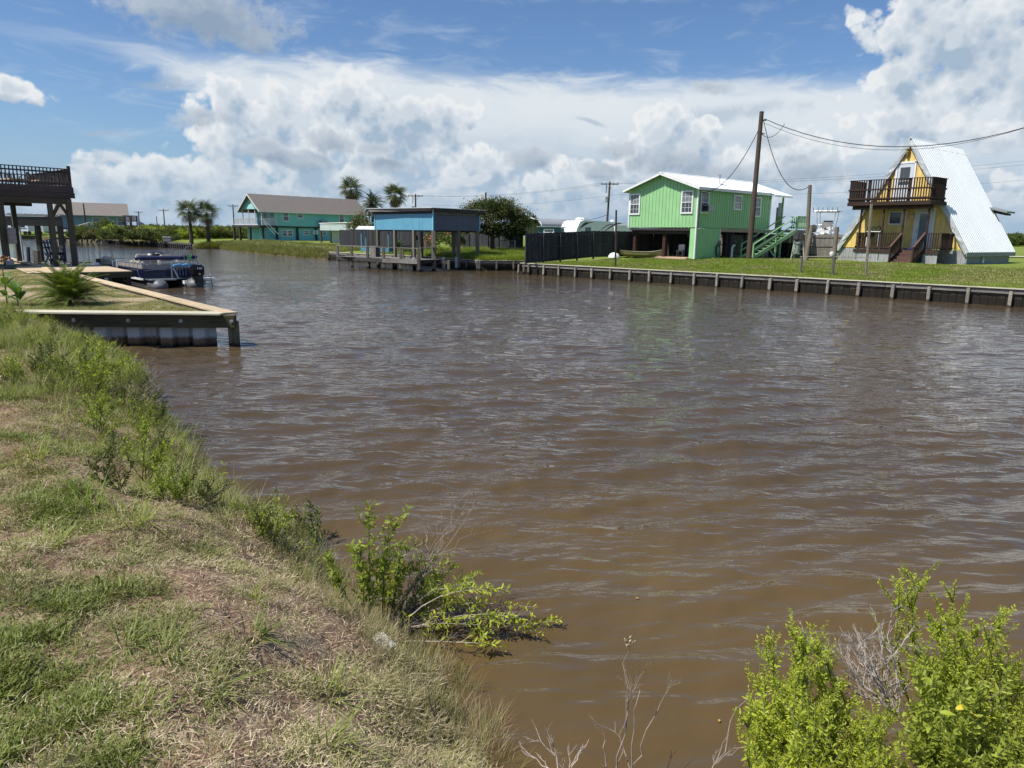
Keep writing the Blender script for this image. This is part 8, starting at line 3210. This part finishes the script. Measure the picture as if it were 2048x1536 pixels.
tips = [rel(960, 1140, rt3.y + .25, rt3), rel(905, 1130, rt3.y + .3, rt3), rel(880, 1180, rt3.y + .1, rt3), rel(1000, 1190, rt3.y + .2, rt3), rel(930, 1210, rt3.y + .05, rt3), rel(870, 1145, rt3.y + .3, rt3)]
shoot_shrub('bank_shrub', 'leafy branches right of the centre of the middle bush above the water', rt3, tips, L_FRESH, .042, stemm=TWIG, seed=3, group='bushes hanging over the near water', sub=10, bare=.35, spacing=.009)
rt5 = rt + Vector((.12, .2, -.05))
tips = [rel(852, 1085, rt5.y + .1, rt5), rel(880, 1105, rt5.y + .1, rt5), rel(905, 1125, rt5.y, rt5), rel(838, 1130, rt5.y, rt5), rel(935, 1150, rt5.y, rt5), rel(890, 1215, rt5.y - .1, rt5), rel(800, 1150, rt5.y, rt5), rel(765, 1160, rt5.y, rt5), rel(960, 1215, rt5.y, rt5)]
shoot_shrub('bank_shrub', 'dense leafy middle of the bush over the water, behind the tangled twigs', rt5, tips, L_FRESH, .036, stemm=TWIG, seed=9, group='bushes hanging over the near water', sub=9, bare=.35, spacing=.010)
rt4 = rt + Vector((.15, -.05, -.05))
tips = [rel(1118, 1238, rt4.y + .15, rt4), rel(1075, 1215, rt4.y + .2, rt4), rel(1020, 1180, rt4.y + .2, rt4), rel(1085, 1270, rt4.y, rt4), rel(1010, 1290, rt4.y - .15, rt4), rel(960, 1250, rt4.y - .1, rt4), rel(1050, 1240, rt4.y, rt4)]
shoot_shrub('bank_shrub', 'low branches reaching farthest right over the brown water with bright leaf tufts', rt4, tips, L_BRIGHT, .042, stemm=TWIG, seed=4, group='bushes hanging over the near water', sub=7, bare=.6, sublen=.22, spacing=.008)
twigs('bare_twigs', 'dark tangled bare twigs inside the middle bush just over the water', rt4, [rel(880, 1230, rt.y, rt4), rel(980, 1230, rt.y, rt4), rel(1040, 1260, rt.y + .05, rt4), rel(830, 1180, rt.y + .1, rt4), rel(940, 1290, rt.y - .1, rt4), rel(800, 1270, rt.y - .1, rt4), rel(1000, 1210, rt.y + .1, rt4), rel(900, 1190, rt.y + .2, rt4)], .007, TWIGD, 5, sub=8)
twigs('bare_twigs', 'pale bare forked twigs sticking up behind the centre of the middle bush', rt3, [rel(945, 1010, rt3.y + .35, rt3), rel(915, 1040, rt3.y + .3, rt3), rel(890, 1060, rt3.y + .3, rt3)], .004, TWIG, 6, sub=6)
q = G(765, 1262, .30)
cbk = piece(None, 'concrete_block', lambda mb: mb.box((0, 0, 0), (.17, .11, .09)), mat('chalky_white_block', (.62, .62, .58), .9, .2, 9, .5, dirt=(.2, .19, .15), dirt_amt=.45), bevel=.02)
cbk.location = (q.x, q.y, .20)
cbk.rotation_euler = (.3, .35, -.6)
tag(cbk, 'chalky white broken block lodged in the bank under the middle bush', 'block')

# big bright bushes bottom right
def spires(name, label, px_list, ybase, seed, leafm=L_BRIGHT, leaf=.025, sp=.0034, sub=9, sublen=.38, group='bright bushes at the lower right', rx=None):
    px_list = px_list + [(a + random.uniform(-28, 28), b3 + random.uniform(35, 130)) for a, b3 in px_list for _ in range(2)]
    r_ = random.Random(seed)
    cx = sum(p_[0] for p_ in px_list) / len(px_list)
    b0 = D(rx or cx, 1536, ybase)
    root = Vector((b0.x, ybase - .15, .05))
    tips = [rel(px, py, ybase + r_.uniform(-.12, .12), root) for px, py in px_list]
    return shoot_shrub(name, label, root, tips, leafm, leaf, STEM, seed, group, spacing=sp, r0=.006, sub=sub, sublen=sublen, bare=.15, spire=.45)


spires('bright_bush', 'tallest bright yellow-green bush with a pointed top at the lower right', [(1885, 1125), (1862, 1160), (1912, 1165), (1830, 1215), (1940, 1240), (1875, 1250), (1900, 1290), (1850, 1330)], 2.95, 21, sub=18, sublen=.30)
spires('bright_bush', 'bright bush with two thin spires at the right edge of the photo', [(2000, 1215), (2018, 1222), (1965, 1240), (2046, 1380), (1985, 1330), (2060, 1430)], 2.85, 22, sub=15, sublen=.28)
spires('bright_bush', 'bright bush with the first pointed spire, left part of the lower right group', [(1577, 1212), (1562, 1265), (1535, 1275), (1600, 1280), (1505, 1290), (1550, 1340), (1590, 1340)], 2.75, 23, sub=18, sublen=.30)
spires('bright_bush', 'bright bush with a slim second spire left of the bleached twigs', [(1624, 1248), (1652, 1300), (1610, 1310), (1640, 1370), (1680, 1400), (1665, 1350)], 2.80, 24, sub=17, sublen=.28)
spires('bright_bush', 'low bright bush in front of the bleached twigs', [(1740, 1390), (1700, 1410), (1780, 1400), (1760, 1450), (1720, 1450), (1690, 1450)], 2.55, 25, sub=14, sublen=.42)
spires('bright_bush', 'bright leafy bush filling the bottom right corner below the tallest one', [(1830, 1370), (1900, 1380), (1960, 1400), (2020, 1430), (1870, 1440), (1940, 1450), (1800, 1430), (2050, 1480)], 2.45, 26, leafm=L_FRESH, leaf=.045, sp=.006, sub=14, sublen=.45)
spires('bright_bush', 'low leafy bush at the bottom edge below the first spire', [(1560, 1400), (1610, 1420), (1530, 1440), (1650, 1440), (1590, 1460), (1500, 1380)], 2.45, 27, leaf=.036, sp=.006, sub=13, sublen=.42)
rtw = Vector((D(1795, 1430, 2.85).x, 2.85, float(D(1795, 1430, 2.85).z)))
twigs('bleached_twigs', 'bleached white dead branches between the two tall bright bushes', rtw, [rel(1672, 1310, 2.9, rtw), rel(1692, 1272, 2.95, rtw), rel(1722, 1268, 2.95, rtw), rel(1755, 1258, 2.95, rtw), rel(1784, 1250, 2.9, rtw), rel(1740, 1320, 2.8, rtw), rel(1690, 1340, 2.8, rtw), rel(1715, 1295, 2.9, rtw), rel(1655, 1350, 2.85, rtw)], .0055, TWIGW, 31, sub=7)
twigs('bleached_twigs', 'thin bleached branch running down left of the second spire', Vector(D(1640, 1310, 2.8)), [rel(1600, 1260, 2.8, D(1640, 1310, 2.8)), rel(1665, 1350, 2.8, D(1640, 1310, 2.8))], .005, TWIGW, 32, sub=2)
# yellowing leaves
for k, (px, py) in enumerate(((1912, 1418), (1958, 1440), (1862, 1455), (1880, 1425))):
    q = D(px, py, 2.35)
    o_ = big_leaf(.055, .010, .6, mat('yellowed_leaf', (.62, .48, .04), .5, .2) if k < 2 else L_BRIGHT, 'fallen_leaf')
    o_.location = q
    o_.rotation_euler = (.5, -.4, k * 1.9)
    tag(o_, ('left of two pale yellow leaves in the bottom right bush', 'right of two pale yellow leaves in the bottom right bush', 'broad light green leaf low on the bottom right bush', 'broad light green leaf just right of a similar one in the bottom right bush')[k], 'leaf', 'pale leaves in the bottom right bush')
# dry stems at the bottom centre
for k, (bx, by, tips_, mm, lb) in enumerate((
        (1235, 1560, [(1258, 1275), (1250, 1390)], TWIG, 'tall thin dry stem with a small seed head rising from the bottom edge'),
        (1262, 1560, [(1275, 1350), (1225, 1440), (1310, 1410)], TWIG, 'forked dry stem right of the tallest one at the bottom edge'),
        (1130, 1560, [(1040, 1500), (1065, 1440), (1175, 1478), (1100, 1470)], TWIGW, 'pale curved dead twigs at the bottom edge left of the tall stems'),
        (1330, 1560, [(1400, 1515), (1345, 1500)], TWIGD, 'thin dark dead twigs at the bottom edge right of the tall stems'),
        (1415, 1560, [(1492, 1395), (1455, 1470)], TWIG, 'long slanting dry stem leading up to the first bright bush'),
        (1215, 1560, [(1208, 1462)], TWIGW, 'short pale broken stick standing at the bottom edge'))):
    root = D(bx, by, 2.75)
    twigs('dry_stem', lb, root, [rel(px, py, 2.75 + .1 * random.random(), root) for px, py in tips_], .0036, mm, 60 + k, 'stem', 'dry stems at the bottom edge', sub=1 if k != 2 else 3)
# seed head
q = D(1257, 1290, 2.78)
leaf_o = leaf_cloud('seed_head', [(0, 0, 0, .012, .012, .05)], 60, .02, G_STRAW, None, 5)
leaf_o.location = q
tag(leaf_o, 'small feathery seed head on top of the tallest dry stem', 'seed head')

# shrubs of the left slope
def slope_shrub(px, py, tips, seed, lb, leafm=L_MID, leaf=.032, sub=7, bare=.2, z=.3, dy=0, sp=.013, sublen=.45):
    q = G(px, py, z)
    for _ in range(4):
        z = float(near_h(q.x, q.y))
        q = G(px, py, z)
    root = Vector((q.x, q.y, z - .03))
    ts = [rel(a, b2, q.y + dy + random.uniform(-.15, .15), root) for a, b2 in tips]
    return shoot_shrub('slope_shrub', lb, root, ts, leafm, leaf, STEM, seed, 'shrubs on the left bank slope', sub=sub + 2, bare=bare, spacing=sp * .75, sublen=sublen), root


slope_shrub(190, 790, [(175, 672), (228, 685), (150, 700), (205, 700), (250, 730), (275, 710), (130, 730), (180, 720)], 41, 'tall olive-leaved shrub in front of the white vinyl bulkhead', leafm=L_FRESH, leaf=.05, sub=7, sp=.02, sublen=.30)
slope_shrub(245, 820, [(300, 722), (270, 745), (320, 760), (240, 740), (285, 775)], 42, 'thin twiggy shrub at the water right of the tall olive-leaved one', leafm=L_OLIVE, leaf=.045, sub=6, bare=.5, sp=.04, sublen=.3)
slope_shrub(100, 740, [(60, 670), (100, 655), (140, 690), (40, 690), (120, 670)], 43, 'low olive shrub against the left end of the vinyl bulkhead', leafm=L_OLIVE, leaf=.045, sub=5, sp=.03, sublen=.28)
slope_shrub(200, 870, [(150, 790), (200, 780), (240, 800), (170, 830), (250, 840), (215, 800)], 44, 'green shrub in the middle of the left slope', leafm=L_FRESH, leaf=.034, sub=8)
slope_shrub(290, 960, [(270, 850), (300, 845), (330, 880), (250, 870), (345, 920), (310, 900)], 45, 'upright green shrub at the water edge of the left slope', leafm=L_FRESH, leaf=.036, sub=8)
slope_shrub(350, 1010, [(340, 920), (370, 940), (385, 965), (320, 935), (300, 960), (360, 985)], 46, 'dense low green shrub above the dark twigs at the water', leafm=L_FRESH, leaf=.030, sub=9, sp=.010)
slope_shrub(235, 985, [(200, 900), (240, 895), (270, 920), (220, 930), (180, 930)], 47, 'dull green weed clump in the long grass of the left slope', leafm=L_OLIVE, leaf=.034, sub=8)
s_o, rt_ = slope_shrub(395, 1010, [(450, 940), (428, 955), (470, 965)], 48, 'thin shoot with a few leaves reaching over the water from dark twigs', leafm=L_FRESH, leaf=.04, sub=3, bare=.6, sp=.03)
twigs('bare_twigs', 'dark dead twigs at the waterline below the dense low shrub', rt_, [rel(455, 975, rt_.y + .1, rt_), rel(430, 990, rt_.y, rt_), rel(440, 1000, rt_.y, rt_), rel(420, 960, rt_.y + .1, rt_)], .007, TWIGD, 51, sub=7)
q = G(245, 840, .15)
rt_ = Vector((q.x, q.y, .15))
twigs('bare_twigs', 'grey tangle of bare twigs over the water right of the tall slope shrub', rt_, [rel(320, 740, rt_.y + .2, rt_), rel(300, 765, rt_.y + .1, rt_), rel(318, 800, rt_.y, rt_), rel(290, 820, rt_.y, rt_), rel(270, 780, rt_.y, rt_), rel(325, 775, rt_.y, rt_)], .010, TWIG, 52, sub=9)
# leafy weeds between the shrubs
def weed(k, m_, leaf, n_sh):
    r_ = random.Random(500 + k)
    o_ = shoot_shrub('weed_kind', 'x', Vector((0, 0, 0)), [(r_.uniform(-.16, .16), r_.uniform(-.16, .16), r_.uniform(.22, .42)) for _ in range(n_sh)], m_, leaf, STEM, 500 + k, sub=4, bare=.1, spacing=.009, sublen=.45)
    kids = list(o_.children)
    mb_o = kids[0]
    bm = bmesh.new()
    for ob3 in kids:
        off = len(bm.faces)
        bm.from_mesh(ob3.data)
        bm.faces.ensure_lookup_table()
        for f3 in bm.faces[off:]:
            f3.material_index = 0 if ob3.name.startswith('stems') else 1
    me = bpy.data.meshes.new('weed')
    bm.to_mesh(me)
    bm.free()
    me.materials.append(STEM)
    me.materials.append(m_)
    for ob3 in kids:
        bpy.data.objects.remove(ob3)
    bpy.data.objects.remove(o_)
    return bpy.data.objects.new('weed', me)


WD = [weed(0, L_FRESH, .030, 5), weed(1, L_MID, .034, 5), weed(2, L_OLIVE, .028, 6), weed(3, L_FRESH, .022, 7)]
n = 2300
X_, Y_ = r3.uniform(-12.3, -1.6, n), r3.uniform(4.6, 15.9, n)
d_ = shore_d(X_, Y_)
w_ = fbm(X_ * .8 + 7, Y_ * .8, 3)
k_ = (d_ > -.15) & (d_ < .35 + 1.7 * w_ + np.clip((Y_ - 6) * .10, 0, .9)) & (r3.random(n) < .25 + .6 * (w_ > .48)) & (Y_ > 3.7 - .63 * X_)
X_, Y_ = X_[k_], Y_[k_]
scatter('weeds', np.stack([X_, Y_, np.maximum(near_h(X_, Y_), 0) - .02], 1), np.stack([r3.normal(size=len(X_)) * .25, r3.normal(size=len(X_)) * .25, r3.uniform(0, 6.28, len(X_))], 1), r3.uniform(.5, 1.15, len(X_)) * np.where(Y_ > 11, .7, 1.0), WD, 'low leafy weeds among the grass of the left bank slope')
# weeds on the far left slope
q = G(125, 770, .5)
sg_ = thing('sedge_clump', 'dark fountain-shaped sedge clump left of the tall slope shrub', 'grass', (q.x, q.y, float(near_h(q.x, q.y)) - .02))
sgt = tuft('blades', G_DULL, 260, .75, .10, .008, 1.25, seed=300, seg=5)
share(sgt, 'blades', sg_, (0, 0, 0))

# leaves and scraps drifting on the water
dr = random.Random(9)
for k, (px, py, lb) in enumerate(((1271, 1199, 'small yellow leaf drifting below the middle of the water'), (1438, 1447, 'small orange leaf floating near the first bright bush'))):
    q = G(px, py, 0)
    o_ = big_leaf(.045, .012, .2, mat('floating_leaf', (.50, .27, .07), .5, .2), 'floating_leaf')
    o_.location = (q.x, q.y, .012)
    o_.rotation_euler = (0, 0, k * 1.3)
    o_.scale = (.6, .6, .6)
    tag(o_, lb, 'leaf')
# short cut stalks on the bare soil
for k, (px, py) in enumerate(((455, 1238), (482, 1400), (868, 1425))):
    q = G(px, py, .8)
    z = float(near_h(q.x, q.y))
    q = G(px, py, z)
    root = Vector((q.x, q.y, z - .02))
    twigs('cut_stalks', ('short dark cut stalks in the bare soil near the straw', 'short cut stalks beside the low clump', 'thin dead stalks at the edge of the straw, nearest the water')[k], root, [(.01, 0, .09), (-.02, .01, .07), (.03, -.01, .06)], .004, TWIGD, 80 + k, 'stalks', sub=1)
